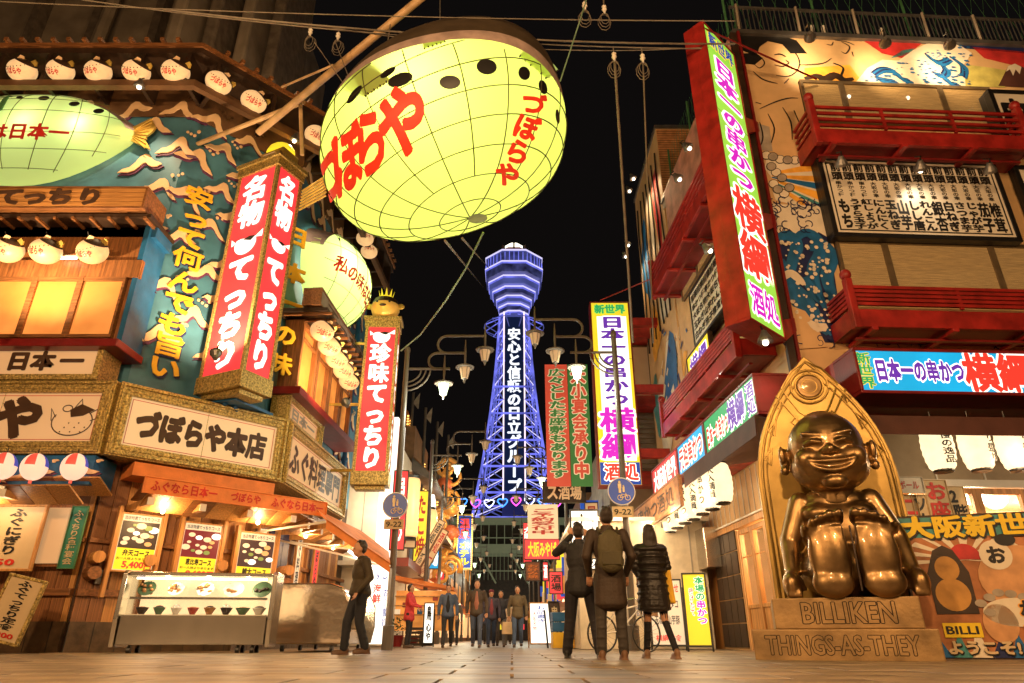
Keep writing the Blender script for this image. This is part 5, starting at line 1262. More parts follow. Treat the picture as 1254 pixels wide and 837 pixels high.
# ---- ground floor, front
MB().box(0, 10, -.02, .25, 2.95, 3.9, rf).build('front_fascia', pm('beige_siding', (.42, .33, .22), .6, var=.1), kush)
MB().box(0, 10, -.12, 0, 2.84, 2.97, rf).build('lintel', M_['white'], kush)
for i in range(10): MB().box(.4+i*.95, .43+i*.95, -.04, -.02, 2.97, 3.9, rf).build('siding_joint', M_['white'], kush)
MB().box(-.12, 0.14, -.14, .3, 0, 3.9, rf).build('corner_pillar', M_['oak'], kush)
def shopfront(KF, x0, x1, z0, z1, zt, n, lit):
    w = (x1-x0)/n
    for i in range(n):
        a, b = x0+i*w, x0+(i+1)*w
        d = MB().box(a, a+.09, -.06, .05, z0, z1, KF); d.box(b-.09, b, -.06, .05, z0, z1, KF); d.box(a+.09, b-.09, -.06, .05, z1-.10, z1, KF); d.box(a+.09, b-.09, -.05, .05, zt-.08, zt, KF)
        d.box(a+.09, b-.09, -.03, .03, z0, zt-.08, KF); d = d.build('sliding_door', M_['oak'], kush, bevel=.006)
        MB().box(a+.09, b-.09, -.005, .0, zt, z1-.10, KF).build('pane', M_['glass'], d)
        MB().box(a+.09, b-.09, -.02, -.01, zt+(z1-zt)*.62, zt+(z1-zt)*.62+.03, KF).build('glazing_bar', M_['oak'], d)
shopfront(rf, .15, 9.6, 0.0, 2.82, .85, 10, True)
shopfront(rs, -4.2, -.1, 0.0, 2.62, .95, 5, True)
# interior behind the glass
MB().box(.1, 9.8, 2.6, 2.7, 0, 2.98, rf).build('room_back', pm('room_wall', (.75, .50, .26), .7), kush); MB().box(.1, 9.8, .3, 2.6, 2.88, 2.95, rf).build('room_ceiling', M_['panelw'], kush); MB().box(0.1, 9.8, .06, 2.6, -.02, .0, rf).build('room_floor', M_['oak'], kush)
for i in range(6):
    tt = thing('ceiling_lamp', '%s round ceiling lamp seen through the front shop windows' % (ordn+['last'])[i], 'lamp', RF @ Matrix.Translation((.9+1.5*i, 1.2, 2.78)), 'ceiling lamps inside the tan restaurant')
    MB().lathe([(.16, 0), (.2, .05), (.2, .09)], 14).build('shade', M_['g_bulb'], tt); lamp('room_lamp', (0, 0, -.1), 220, (1, .72, .42), .15, parent=tt)
for i, (x, s) in enumerate([(1.9, '白身'), (3.3, 'にんにく'), (4.5, '三代目'), (5.8, '銀杏')]):
    board(RF @ Matrix.Translation((0, .5, 0)), x, x+.42, 1.55, 2.35, 0, .03, 'menu_strip', ['wooden menu strip inside the glass with three faint characters, left', 'second wooden menu strip inside the glass', 'third wooden menu strip inside the glass', 'wooden menu strip inside near the right edge'][i], 'sign', M_['oak'], M_['wood'], .03, [(s, .2, .8, .05, .95, M_['inkb'], .03, True)])
MB().box(-7.2, -.3, 1.8, 1.9, 0, 2.8, rs).build('room_back', M_['oak'], kush)
for i in range(2): lamp('street_room_lamp', RS @ Vector((-1.2-1.8*i, .9, 2.4)), 380, (1, .70, .38), .15)
# paper banners stuck on the glass
def pbanner(px, py0, py1, wd, s, m, ink, lb, halo=None, off=.13):
    x, zt = L(RF, px, py0, off); zb = L(RF, px, py1, off)[1]
    board(RF, x-wd/2, x+wd/2, zb, zt, off, .02, 'paper_banner', lb, 'banner', m, m, .01, [(s, .05, .95, .02, .98, ink, .045, True, halo, .11) if halo else (s, .05, .95, .02, .98, ink, .04, True)])
pbanner(1106, 606, 712, .46, '二度漬け', M_['paper'], M_['inkr'], 'paper banner reading down in big red characters right beside the bronze backboard')
pbanner(1124, 606, 690, .30, 'ソースの', M_['paper'], M_['ink'], 'narrow paper banner with black characters between the two red ones')
pbanner(1142, 588, 664, .46, 'お座敷', M_['paper'], M_['inkr'], 'paper banner with large red characters, second red one from the bronze backboard')
pbanner(1168, 596, 660, .32, '2階へ', M_['paper'], M_['ink'], 'narrow paper banner with black characters and the number 2', off=.13)
x, z = L(RF, 1106, 595, .25)
board(RF, x-.42, x+.38, z-.14, z+.16, .25, .02, 'round_ended_sign', 'small pale plaque with thin red writing at the top of the red paper banner', 'sign', M_['white'], M_['white'], .01, [('ハイボール', .1, .9, .2, .8, M_['inkr'], .01, False)])
x, z = L(RF, 1122, 740, .2)
stp = thing('wooden_counter', 'pale wooden counter front between the bronze statue and the poster board', 'counter', RF @ Matrix.Translation((L(RF, 1098, 740, .4)[0], -.4, 0)))
for i in range(8): MB().box(0, 1.5, 0, .12, i*.14, i*.14+.13).build('plank', M_['oak'], stp, bevel=.005)
board(RF, L(RF, 1104, 680, .22)[0], L(RF, 1128, 680, .22)[0], 1.15, 1.62, .42, .03, 'photo_menu', 'small photo menu with a yellow top above the wooden counter', 'sign', M_['pdark'], M_['pyel'], .05, [('串かつ', .05, .95, .6, .95, M_['pwhite'], .04, False)])
# white lanterns, front
def white_lantern(label, s):
    t = thing('white_paper_lantern', label, 'lantern', T(0, 0), 'tall white paper lanterns of the tan restaurant')
    prof = []
    for i in range(15):
        f = i/14; r = .25*(.62+.38*math.sin(math.pi*min(1, max(0, f*1.0)))**.55); prof.append((r+(.006 if i % 2 else -.004), -.42+.84*f))
    MB().lathe(prof, 20).build('paper_body', M_['g_lanternw'], t, smooth=True)
    for z in (-.45, .40): MB().lathe([(.15, z), (.16, z+.01), (.16, z+.05)], 14).build('rim', M_['black'], t)
    MB().tube([(0, 0, .44), (0, 0, .62)], .012, 4).build('hook', M_['black'], t)
    mb = MB()
    def f(x, z): return (x, -math.sqrt(max(.01, .262**2-x*x)), z)
    text(mb, s, -.10, .10, -.34, .34, 0, .03, True, fn=f); mb.build('lettering', M_['ink'], t)
    return t
wls = {}
def wl(M, s, label):
    if s not in wls: wls[s] = white_lantern(label, s); wls[s].matrix_world = M
    else: copy_tree(wls[s], M, label)
for i, (px, py) in enumerate([(1148, 547), (1194, 546), (1240, 546)]):
    x, z = L(RF, px, py, 1.35)
    wl(RF @ Matrix.Translation((x, -1.35, z)) @ Matrix.Rotation(R([0, 25, 12][i]), 4, 'Z'), ['自慢の逸品', '盛り盛り', '盛り盛り'][i], ['left of the three white lanterns under the front awning', 'middle of the three white lanterns under the front awning, turned sideways', 'right of the three white lanterns under the front awning'][i])
for i in range(14):
    x = -1.9-i*.72; M = RS @ Matrix.Translation((x, -1.15, 3.30+rnd.uniform(-.02, .02))) @ Matrix.Rotation(R(18+rnd.uniform(-12, 12)), 4, 'Z')
    nn = ['nearest', 'second', 'third', 'fourth', 'fifth', 'sixth', 'seventh', 'eighth', 'ninth', 'tenth', 'eleventh', 'twelfth', 'thirteenth', 'farthest'][i]
    wl(M, ['大入満員', '串かつ'][i % 2], '%s white lantern in the long street-side row under the light box' % nn)
for i in range(5): lamp('lantern_row_light', RS @ Vector((-2.2-i*2.0, -1.75, 3.0)), 85, (1, .72, .40), .25)
lamp('front_lantern_light', RF @ Vector((2.7, -1.7, 3.0)), 38, (1, .72, .42), .25); lamp('front_lantern_light', RF @ Vector((4.7, -1.7, 3.0)), 38, (1, .72, .42), .25)
MB().box(-7.3, 0, -.02, .25, 2.75, 3.9, rs).build('street_fascia', M_['tan'], kush)
for i in range(22): MB().box(-.35-i*.33, -.33-i*.33, -.04, -.02, 2.85, 3.9, rs).build('siding_joint', M_['white'], kush)
MB().box(-7.2, 0, -.14, 0, 2.66, 2.80, rs).build('lintel', M_['oak'], kush); MB().box(-7.2, 0, -.18, -.14, 2.80, 2.84, rs).build('lintel_trim', M_['white'], kush)
for r in range(5):
    for c in range(4):
        MB().box(-4.3-(c+1)*.42, -4.3-c*.42-.03, -.10, .0, .05+r*.54, .05+(r+1)*.54-.03, rs).build('dark_tile', M_['dark'], kush)
MB().box(-6.0, -4.3, -.07, 0, 0, 2.7, rs).build('tile_grout', M_['tan'], kush)
MB().box(-7.3, -6.0, -.02, .2, 0, 2.7, rs).build('end_wall', M_['oak'], kush)
t = thing('steel_vent_hood', 'reflective steel panel hanging over the lit menu signs on the street side', 'panel', RS @ Matrix.Translation((-6.8, -.5, 1.9)))
MB().box(-.8, 1.4, 0, .4, 0, 1.0).build('panel', M_['steel'], t, bevel=.02)

# ---- big printed poster board at the right edge
PB = at(1135, 803, 9.3); PB = T(PB.x, PB.y, 0, -16)
x1 = 4.2; ztop = 2.32
pb = thing('poster_board', 'large colourful poster board on the ground at the right edge, yellow characters along its top', 'poster', PB @ Matrix.Diagonal((.74, 1, .76, 1)))
MB().box(-.04, x1, 0, .08, 0, ztop).build('board', M_['dark'], pb, bevel=.01)
def pz(pts, m, k, nm='print'): MB().flat(pts, -.004-.003*k).build(nm, m, pb)
pz([(0, .04), (x1-.05, .04), (x1-.05, ztop-.04), (0, ztop-.04)], pm('poster_brown', (.42, .17, .07), .35, var=.35, scale=3, bump=0, coat=.5), 0)
pz([(0, 1.94), (x1-.05, 1.94), (x1-.05, ztop-.04), (0, ztop-.04)], M_['mteal'], 1)
for i in range(11):
    a = R(-12+i*19); c_ = (.95, 1.55); 
    pz([c_, (c_[0]+.95*math.cos(a), min(1.93, c_[1]+.5*math.sin(a))), (c_[0]+.95*math.cos(a+.16), min(1.93, c_[1]+.5*math.sin(a+.16)))], M_['mwhite'], 2, 'ray_print')
pz([(.95+.26*math.cos(R(a)), 1.56+.26*math.sin(R(a))) for a in range(0, 181, 15)], M_['mred'], 3, 'sun_print')
# two plain round figures printed on the poster
fo = pm('poster_flesh', (.60, .32, .15), .35, bump=0, coat=.5); fo2 = pm('poster_ochre', (.50, .26, .07), .35, bump=0, coat=.5)
def disc(cx, cz, rx, rz_, m, k, nm): pz([(cx+rx*math.cos(R(a)), cz+rz_*math.sin(R(a))) for a in range(0, 360, 15)], m, k, nm)
pz([(.30, .70), (.95, .70), (.95, 1.35), (.78, 1.72), (.63, 1.80), (.46, 1.72), (.30, 1.35)], M_['dark'], 4, 'arch_print'); disc(.62, 1.0, .27, .26, fo2, 5, 'figure_print'); disc(.62, 1.42, .19, .20, fo2, 6, 'figure_print')
pz([(.34, .34), (.92, .34), (.92, .56), (.34, .56)], M_['pyel'], 6, 'plinth_print')
mb = MB(); text(mb, 'BILLI', .38, .86, .39, .51, -.026, .03); mb.build('lettering', M_['ink'], pb)
disc(1.75, 1.25, .68, .52, fo, 5, 'figure_print'); disc(1.42, 1.62, .25, .24, M_['mwhite'], 7, 'fan_print'); disc(1.5, .72, .5, .22, M_['mwhite'], 6, 'belt_print'); disc(1.22, .55, .26, .30, fo, 6, 'figure_print'); disc(2.5, 1.2, .6, .5, fo, 4, 'figure_print')
disc(1.62, 1.86, .16, .10, M_['ink'], 8, 'hair_print')
mb = MB(); cell(mb, 'お', 1.27, 1.57, 1.47, 1.77, -.030, .05); mb.build('lettering', M_['ink'], pb)
for (cx, cz) in ((1.15, .95), (1.3, 1.02), (1.48, 1.0), (1.0, .86), (1.1, .72), (1.66, .95), (1.84, .96)): disc(cx, cz, .09, .06, M_['mgrey'], 8, 'rope_print')
mb = MB(); text(mb, '大阪新世界', .04, 2.55, 1.92, 2.30, -.034, .06); mb.build('lettering', M_['pyel'], pb)
mb = MB(); text(mb, '大阪新世界', .06, 2.57, 1.90, 2.28, -.030, .09); mb.build('letter_outline', M_['ink'], pb)
mb = MB(); text(mb, '横綱', 1.55, 1.95, .32, .90, -.034, .06, True); mb.build('lettering', M_['ink'], pb); mb = MB(); text(mb, '横綱', 1.55, 1.95, .32, .90, -.031, .12, True); mb.build('letter_outline', M_['morange'], pb)
mb = MB(); text(mb, 'ようこそ!レトロな街', .32, 2.9, .08, .30, -.034, .045); mb.build('lettering', M_['paper'], pb); mb = MB(); text(mb, 'ようこそ!レトロな街', .33, 2.91, .07, .29, -.031, .09); mb.build('letter_outline', M_['ink'], pb)

r7 = random.Random(7)
for i in range(14):
    x_ = .1+i*.29; pz([(x_, .04), (x_+.16, .30+.12*(i % 3)), (x_+.26, .10), (x_+.34, .04)], M_[('mblue', 'mteal', 'mwhite', 'mnavy')[i % 4]], 2, 'wave_print')
disc(3.15, 1.15, .62, .55, fo, 5, 'figure_print'); disc(3.1, 1.72, .2, .17, fo, 6, 'figure_print'); disc(3.1, 1.85, .17, .08, M_['ink'], 7, 'hair_print'); disc(3.1, .62, .5, .2, M_['mnavy'], 6, 'belt_print')
# ================================================================ SECOND PAINTED BUILDING AND FAR RIGHT SIDE
t = thing('painted_tower_block', 'taller narrow block behind the tan restaurant, painted in red and blue, with orange brickwork', 'building', T(5.35, 19.6))
MB().box(0, 6, 0, 4.6, 0, 17.6).build('wall', M_['tan'], t)
MB().box(-.05, 6, -.05, 4.65, 17.6, 17.75).build('coping', M_['grey'], t)
bk = pm('orange_brick', (.55, .25, .10), .7, var=.3, scale=4)
MB().box(.02, 1.2, -.02, 0, 14.2, 17.55).build('brick_panel', bk, t)
jm = MB()
for i in range(32): jm.box(.02, 1.2, -.024, -.02, 14.2+i*.105, 14.215+i*.105)
jm.build('brick_joint', M_['dark'], t, kind='stuff')
for i, (y0, y1, z0, z1, m) in enumerate([(.4, 1.5, 13.0, 16.6, 'mred'), (1.6, 2.6, 13.8, 17.0, 'mwhite'), (2.7, 4.3, 12.2, 15.6, 'mblue'), (.5, 2.0, 10.2, 12.8, 'mwhite'), (2.2, 3.8, 9.6, 11.8, 'morange'), (1.0, 3.9, 6.0, 8.8, 'mwhite'), (.4, 1.3, 7.4, 9.6, 'mblue'), (3.4, 4.4, 7.0, 9.3, 'mteal')]):
    pts = []
    for k in range(14):
        a = 2*math.pi*k/14; rr = 1+.22*math.sin(3*a+i); pts.append(((y0+y1)/2+(y1-y0)/2*rr*math.cos(a)*.95, (z0+z1)/2+(z1-z0)/2*rr*math.sin(a)))
    MB().add([(-.010-.003*i, y, z) for y, z in pts], [tuple(range(14))]).build('painted_patch', M_[m], t)
for i in range(7):
    pts = [(-.04, .4+.62*i+.12*math.sin(j*1.7+i), 16.8-j*1.3) for j in range(6)]; MB().tube(pts, .03, 4).build('painted_line', M_['ink'], t)
for i, (y, z) in enumerate(((1.2, 15.9), (2.1, 16.0), (3.2, 14.2), (3.9, 14.1))):
    flood(Vector((4.6, 19.6+y, z+.4)), Vector((5.35, 19.6+y, z-1.4)), 120, 'small spotlight on the far painted block, ' + ['upper left', 'upper right', 'lower left', 'lower right'][i] + ' of its four', (1, .66, .34), 130, 'spotlights on the far painted block')
sf = MB().box(-.06, 0, .3, 4.3, .25, 2.5); sf.build('lit_shopfront', glow('shopfront_near', (1, .50, .18), .55, var=.4, scale=1.5), t)
for i in range(6): MB().box(-.12, -.06, .3+i*.8-.04, .3+i*.8+.04, 0, 2.6).build('door_post', M_['oak'], t)
MB().box(-.12, -.05, .2, 4.4, 2.45, 2.62).build('lintel', M_['oak'], t); MB().box(-.10, -.05, .3, 4.3, .0, .7).build('door_panel', M_['oak'], t)
MB().box(-1.2, 0, .1, 4.5, 2.75, 2.85).build('canopy', M_['brown'], t)
for i in range(5): MB().box(-.16, -.12, .5+i*.8, .85+i*.8, 1.1+.1*(i % 2), 1.9).build('menu_sheet', [M_['paper'], M_['pyel'], M_['pwhite']][i % 3], t)
# grey shuttered filler block with red beams
t = thing('shuttered_block', 'low grey block with red horizontal beams behind the tall yellow sign', 'building', T(4.2, 24.4))
MB().box(0, 5, 0, 8, 0, 11.2).build('wall', M_['concrete'], t)
for z in (5.2, 8.1, 10.9): MB().box(-.4, 1.2, -.8, .4, z, z+.42).build('beam', M_['red'], t)
for i in range(12): MB().box(.1, 1.15, -.05, 0, 5.75+i*.19, 5.9+i*.19).build('shutter_slat', M_['grey'], t)
MB().box(.1, 1.15, -.03, 0, 8.6, 10.8).build('panel', M_['panelw'], t)
for i in range(4): MB().box(-.6, 1.1, -.9, -.85, 5.6+.0*i, 5.65).build('rail', M_['red'], t) if i == 0 else None
# tall yellow sign
a0 = at(723, 596, 22.0); a1 = at(770, 370, 22.0)
YS = T(0, 22.0)
zb = at(740, 596, 22)[2]; zt = at(740, 370, 22)[2]; x0 = at(722, 372, 22)[0]; x1 = at(770, 372, 22)[0]
ys = board(YS, x0, x1, zb, zt, 0, .5, 'box_sign', 'tall yellow lit sign with violet and magenta characters hung over the street', 'lit sign', M_['g_yel'], M_['redd'], .05,
      [('新世界', .08, .92, .935, .99, M_['g_greenl'], .05, False, M_['g_lime'], .13), ('日本一の串かつ', .22, .86, .405, .92, M_['g_violet'], .05, True, M_['g_white'], .15), ('横綱', .06, .96, .125, .40, M_['g_pink'], .05, True, M_['g_white'], .13), ('酒処', .10, .95, .02, .11, M_['g_redl'], .05, False, M_['g_white'], .12)], side=M_['redd'])
w = x1-x0; MB().flat([(-w/2+.06, .06), (w/2-.06, .06), (w/2-.06, .8), (-w/2+.06, .8)], -.0085).build('blue_band', M_['g_navy'], ys)
MB().flat([(-w*.34, .85), (w*.40, .85), (w*.40, 6.2), (-w*.34, 6.2)], -.0085).build('white_band', M_['g_white'], ys)
for z in (1.0, 3.3, 5.9): MB().box(w/2, w/2+1.3, .1, .35, z, z+.3).build('bracket', M_['red'], ys)
# red and green cloth banners
def cloth(x0, x1, zb, zt, Y, lb, m, s, ink, halo, nm='street_banner', off=.05, extra=()):
    return board(T(0, Y), x0, x1, zb, zt, 0, .06, nm, lb, 'banner', m, m, .02, [(s, .12, .9, .06, .97, ink, off, True, halo, .11)]+list(extra))
gr = glow('banner_green', (.05, .17, .035), .75); rr_ = glow('banner_red', (.62, .075, .035), .8); cr_ = glow('banner_cream', (.85, .62, .34), .8)
p0, p1, p2 = at(667, 447, 26), at(694, 447, 26), at(719, 447, 26); zb = at(690, 596, 26)[2]
cloth(p0.x, p1.x, zb, p0.z, 26, 'red half of the paired banners, writing down in dark green', rr_, '広々としたお座敷もあります', gr, cr_)
cloth(p1.x+.02, p2.x, zb, p0.z, 26, 'green half of the paired banners, writing down in orange-red', gr, '大小宴会承り中', rr_, cr_)
# patchwork of far shop signs
SG = [(646, 618, 684, 660, 24.5, cr_, 'ご予約受付中', M_['inkr'], 'pale paper sheet with red writing hanging above the far street', 'paper_sheet'),
      (640, 640, 652, 690, 25.5, M_['g_red'], '大阪みやげ', M_['g_white'], 'thin red strip left of the pale paper sheet', 'street_sign'),
      (642, 660, 686, 686, 24.8, M_['g_red'], '大阪みやげ', M_['g_yel'], 'red sign with yellow writing under the pale paper sheet', 'street_sign'),
      (643, 688, 662, 712, 25.0, pm('lacquer_board', (.25, .08, .03), .5), 'お好み焼', M_['porange'], 'dark wooden board with raised orange writing', 'street_sign'),
      (664, 590, 718, 616, 27, M_['dark'], 'ス酒場', M_['g_sign'], 'dark sign with pale writing just under the paired banners', 'street_sign'),
      (672, 700, 690, 728, 24.0, M_['g_red'], '酒場', M_['ink'], 'small square red sign left of the man taking a photo', 'street_sign'),
      (664, 688, 672, 712, 25.2, M_['g_red'], '酒', M_['g_white'], 'tiny red lit sign between the wooden board and the red square', 'street_sign')]
for (a, b, c, d, Y, m, s, ink, lb, nm) in SG:
    q0, q1 = at(a, b, Y), at(c, d, Y); vert = (d-b) > (c-a)*1.1
    board(T(0, Y), q0.x, q1.x, q1.z, q0.z, 0, .15, nm, lb, 'sign', m, m if 'paper' in nm else M_['dark'], .03, [(s, .08, .92, .1, .9, ink, .04, vert)])
# white curtained stall
st = thing('street_stall', 'white-walled lit stall behind the three people with their backs turned', 'stall', T(1.75, 18.6))
q = at(690, 640, 18.6); zt = q.z
MB().box(0, 3.4, 0, 5, 0, zt).build('wall', pm('white_sheet', (.66, .55, .40), .6, var=.18), st)
MB().box(-.15, 3.5, -.3, 5.1, zt, zt+.10).build('roof', M_['panelw'], st)
for i in range(5): MB().box(-.012, 0, .4+i*1.0, .44+i*1.0, .1, zt-.1).build('sheet_seam', M_['mgrey'], st)
for i in range(4): MB().box(.3+i*.9, .34+i*.9, -.012, 0, .1, zt-.1).build('sheet_seam', M_['mgrey'], st)
q0, q1 = at(697, 624, 18.4), at(736, 678, 18.4)
board(T(0, 18.4), q0.x, q1.x, q1.z, q0.z, 0, .1, 'light_box_sign', 'white light box with loose black brush marks on the stall wall', 'lit sign', M_['g_white'], M_['black'], .05, [('づ', .12, .45, .55, .95, M_['ink'], .04, False), ('心', .15, .5, .1, .45, M_['ink'], .04, False), ('ふぐちり', .72, .92, .35, .92, M_['ink'], .02, True)])
q0, q1 = at(698, 684, 18.4), at(736, 698, 18.4)
board(T(0, 18.4), q0.x, q1.x, q1.z, q0.z, 0, .1, 'light_box_sign', 'thin white light box reading sideways below the brush-mark sign', 'lit sign', M_['g_white'], M_['black'], .03, [('串カツ', .1, .9, .1, .9, M_['ink'], .03, False)])
lamp('stall_light', (2.6, 17.6, 3.2), 90, (1, .72, .42), .2); lamp('stall_light', (1.0, 20.5, 3.0), 90, (1, .72, .42), .2)
# A-frame boards
def aframe(px, py_top, py_bot, wpx, Y, lb, face, wr, ang=0, lean=8, fr=M_['black'], nm='a_frame_sign'):
    q = at(px, py_bot, Y); zt = at(px, py_top, Y)[2]; w = wpx/820*Y*.92
    t = board(T(q.x, Y, 0, ang), -w/2, w/2, .08, zt, 0, .05, nm, lb, 'sign board', face, fr, .035, wr)
    t.matrix_world = t.matrix_world @ Matrix.Rotation(R(-lean), 4, 'X')
    for s_ in (-1, 1): MB().box(s_*w/2-.02, s_*w/2+.02, .3, .34, -.08, zt*.8).build('rear_leg', fr, t)
    return t
aframe(858, 700, 792, 30, 15.4, 'leaning lit sign board reading down in green and violet, beside the wooden doors', M_['g_yel'], [('本場の', .5, .95, .62, .97, M_['g_greenl'], .05, True, M_['g_white'], .1), ('串かつ', .5, .95, .28, .62, M_['g_pink'], .05, True, M_['g_white'], .1), ('揚げたて', .2, .42, .4, .8, M_['g_redl'], .03, True, M_['g_white'], .1)], -14)
aframe(820, 708, 790, 42, 16.6, 'wide lit photo menu board left of the green and violet sign board', M_['g_paper'], [('串かつ盛合せ', .05, .95, .80, .95, M_['g_redl'], .03, False), ('横綱定食', .1, .9, .05, .15, M_['g_redl'], .03, False), ('エビイカタコ', .1, .9, .55, .7, M_['inkb'], .02, False), ('玉ねぎ山芋豚', .1, .9, .3, .45, M_['inkb'], .02, False)], -10)
aframe(663, 737, 783, 28, 22.0, 'white lit board with small blue and red writing on the pavement right of the walkers', M_['g_white'], [('お品書き', .3, .75, .5, .95, M_['g_navy'], .02, True), ('大阪名物', .1, .3, .3, .8, M_['g_redl'], .02, True)], 5, 10, M_['oak'])
aframe(683, 735, 785, 15, 21.0, 'dark chalkboard with pale scribbles leaning beside the stall', M_['pdark'], [('串かつ', .1, .9, .1, .9, M_['paper'], .03, True)], 20, 12)
aframe(525, 738, 762, 13, 24.0, 'white lit sign on a small wooden stand beside the person in red', M_['g_white'], [('鳥', .2, .8, .55, .95, M_['ink'], .05, False), ('心や', .2, .8, .05, .5, M_['ink'], .05, True)], 5, 2)
# lit white board on the left behind the walking man
aframe(462, 690, 775, 30, 18.6, 'tall lit white photo board behind the man walking at left', M_['g_white'], [('すし', .2, .8, .8, .95, M_['g_navy'], .02, False), ('海鮮', .15, .55, .5, .75, M_['g_redl'], .04, True), ('お食事処', .65, .85, .2, .7, M_['g_navy'], .02, True)], 12, 2, M_['white'])
# crates
for i, (z, m, lb) in enumerate([(0, M_['yellow'], 'yellow plastic crate at the bottom of the stack beside the stall'), (.42, M_['bluep'], 'lower blue plastic crate on top of the yellow one'), (.68, M_['bluep'], 'upper blue plastic crate topmost in the stack')]):
    hgt = .40 if i == 0 else .24; q = at(689, 789, 20.5); t = thing('plastic_crate', lb, 'crate', T(q.x, 20.5, z, 6), 'stack of crates')
    mb = MB().box(-.3, .3, -.2, .2, 0, .03); 
    for a in ((-.3, .3, -.2, -.17), (-.3, .3, .17, .2), (-.3, -.27, -.17, .17), (.27, .3, -.17, .17)): mb.box(a[0], a[1], a[2], a[3], .03, hgt)
    mb.build('tub', m, t, bevel=.008); r_ = MB()
    for j in range(3): r_.box(-.305, .305, -.205, -.2, .06+j*hgt*.28, .09+j*hgt*.28)
    r_.build('rib', m, t)
# bicycle
t = thing('bicycle', 'parked bicycle half hidden behind the woman in the padded coat', 'bicycle', T(at(766, 790, 14.5).x, 14.5, 0, 25))
for x in (-.52, .52):
    w_ = thing('x', 'x', 'x', T(0, 0)); bpy.data.objects.remove(w_)
    tire = MB().tube([(x+.33*math.cos(R(a)), 0, .33+.33*math.sin(R(a))) for a in range(0, 361, 15)], .018, 6, cap=False).build('tyre', M_['black'], t, smooth=True)
    sp = MB()
    for a in range(0, 180, 20): sp.tube([(x+.32*math.cos(R(a)), 0, .33+.32*math.sin(R(a))), (x-.32*math.cos(R(a)), 0, .33-.32*math.sin(R(a)))], .003, 3)
    sp.build('spokes', M_['steel'], tire)
fr = MB()
for p, q in (((-.52, .33), (-.12, .38)), ((-.12, .38), (-.2, .82)), ((-.52, .33), (-.19, .75)), ((-.12, .38), (.36, .78)), ((-.19, .75), (.35, .86)), ((.52, .33), (.34, .95))): fr.tube([(p[0], 0, p[1]), (q[0], 0, q[1])], .016, 6)
fr.build('frame', M_['white'], t); MB().ell((-.22, 0, .86), (.13, .08, .04), 10, 6).build('saddle', M_['black'], t, smooth=True); MB().tube([(.25, -.25, .98), (.36, -.1, 1.0), (.34, 0, .96), (.36, .1, 1.0), (.25, .25, .98)], .013, 6).build('handlebar', M_['steel'], t)
MB().box(.42, .72, -.16, .16, .66, .9).build('basket', M_['steel'], t)

# ================================================================ STREET LAMPS
def street_lamp(M, h, side, label, lit=(True, False, False)):
    t = thing('street_lamp', label, 'street lamp', M, 'three-arm street lamps lining the street')
    MB().tube([(0, 0, 0), (0, 0, .5), (0, 0, .52), (0, 0, h)], [.13, .13, .085, .065], 10).build('pole', M_['pole'], t, smooth=False)
    MB().ell((0, 0, h), (.08, .08, .13), 8, 6).build('finial', M_['pole'], t, smooth=True)
    ah = h-.52
    mb = MB(); mb.tube([(0, 0, ah), (side*1.0, 0, ah)], .034, 6); mb.build('arm', M_['pole'], t)
    for r in (.40, .52, .64): MB().tube([(side*r*math.cos(R(a)), 0, ah-r*math.sin(R(a))*.95) for a in range(0, 91, 15)], .022, 6).build('curved_brace', M_['pole'], t)
    def hook(x0, z0, x1, z1):
        r = (z1-z0)/2; P = [(side*(x0+.35), 0, z0), (side*x0, 0, z0)]+[(side*(x0-r*math.sin(R(a))), 0, z0+r-r*math.cos(R(a))) for a in range(20, 180, 20)]+[(side*x0, 0, z1), (side*x1, 0, z1)]
        MB().tube(P, .034, 6, M=None).build('hook_arm', M_['pole'], t)
    hook(.80, ah, 1.54, ah+.45); hook(1.05, ah+.45, 2.06, ah+.95)
    for k, (x, z) in enumerate(((1.0, ah), (1.54, ah+.45), (2.06, ah+.95))):
        X = side*x; l = MB().tube([(X, 0, z+.38), (X, 0, z+.05), (X, 0, z-.34)], [.012, .034, .028], 6)
        l.lathe([(.035, z-.30), (.07, z-.34), (.25, z-.40), (.24, z-.43)], 14, Matrix.Translation((X, 0, 0))); l.lathe([(.065, z-.73), (.035, z-.77), (.012, z-.85)], 8, Matrix.Translation((X, 0, 0)))
        head = l.build('lantern', M_['pole'], t)
        MB().lathe([(.145, z-.435), (.14, z-.47), (.08, z-.72)], 10, Matrix.Translation((X, 0, 0))).build('glass', M_['g_green'] if lit[k] else M_['g_dim'], head)
        bars = MB()
        for a in range(0, 360, 60): bars.tube([(X+.150*math.cos(R(a)), .150*math.sin(R(a)), z-.43), (X+.084*math.cos(R(a)), .084*math.sin(R(a)), z-.73)], .006, 3)
        bars.build('lantern_bars', M_['pole'], head)
        if lit[k] and M.translation.y < 40: lamp('street_lamp_light', (X, 0, z-.95), 190, (.95, 1, .78), .15, parent=t)
    return t
lampL = street_lamp(T(-2.78, 16.4), 7.25, 1, 'nearest left-hand street lamp with three arms, beside the single red lantern sign')
lampR = street_lamp(T(2.66, 16.0), 7.55, -1, 'nearest right-hand street lamp, its pole in front of the tall yellow sign')
def lk(o, M, lb): return copy_tree(o, M, lb)
nnn = ['second', 'third', 'fourth', 'fifth', 'sixth', 'seventh', 'farthest']
for i, (x, Y) in enumerate(((-3.1, 25.5), (-3.5, 34), (-3.9, 43), (-4.2, 52), (-4.3, 62), (-4.4, 73))): lk(lampL, T(x, Y), '%s street lamp away on the left side of the street' % nnn[i])
for i, (x, Y) in enumerate(((2.3, 29), (2.3, 38), (2.2, 47), (2.1, 56), (2.0, 66), (1.9, 77))): lk(lampR, T(x, Y), '%s street lamp away on the right side of the street' % nnn[i])
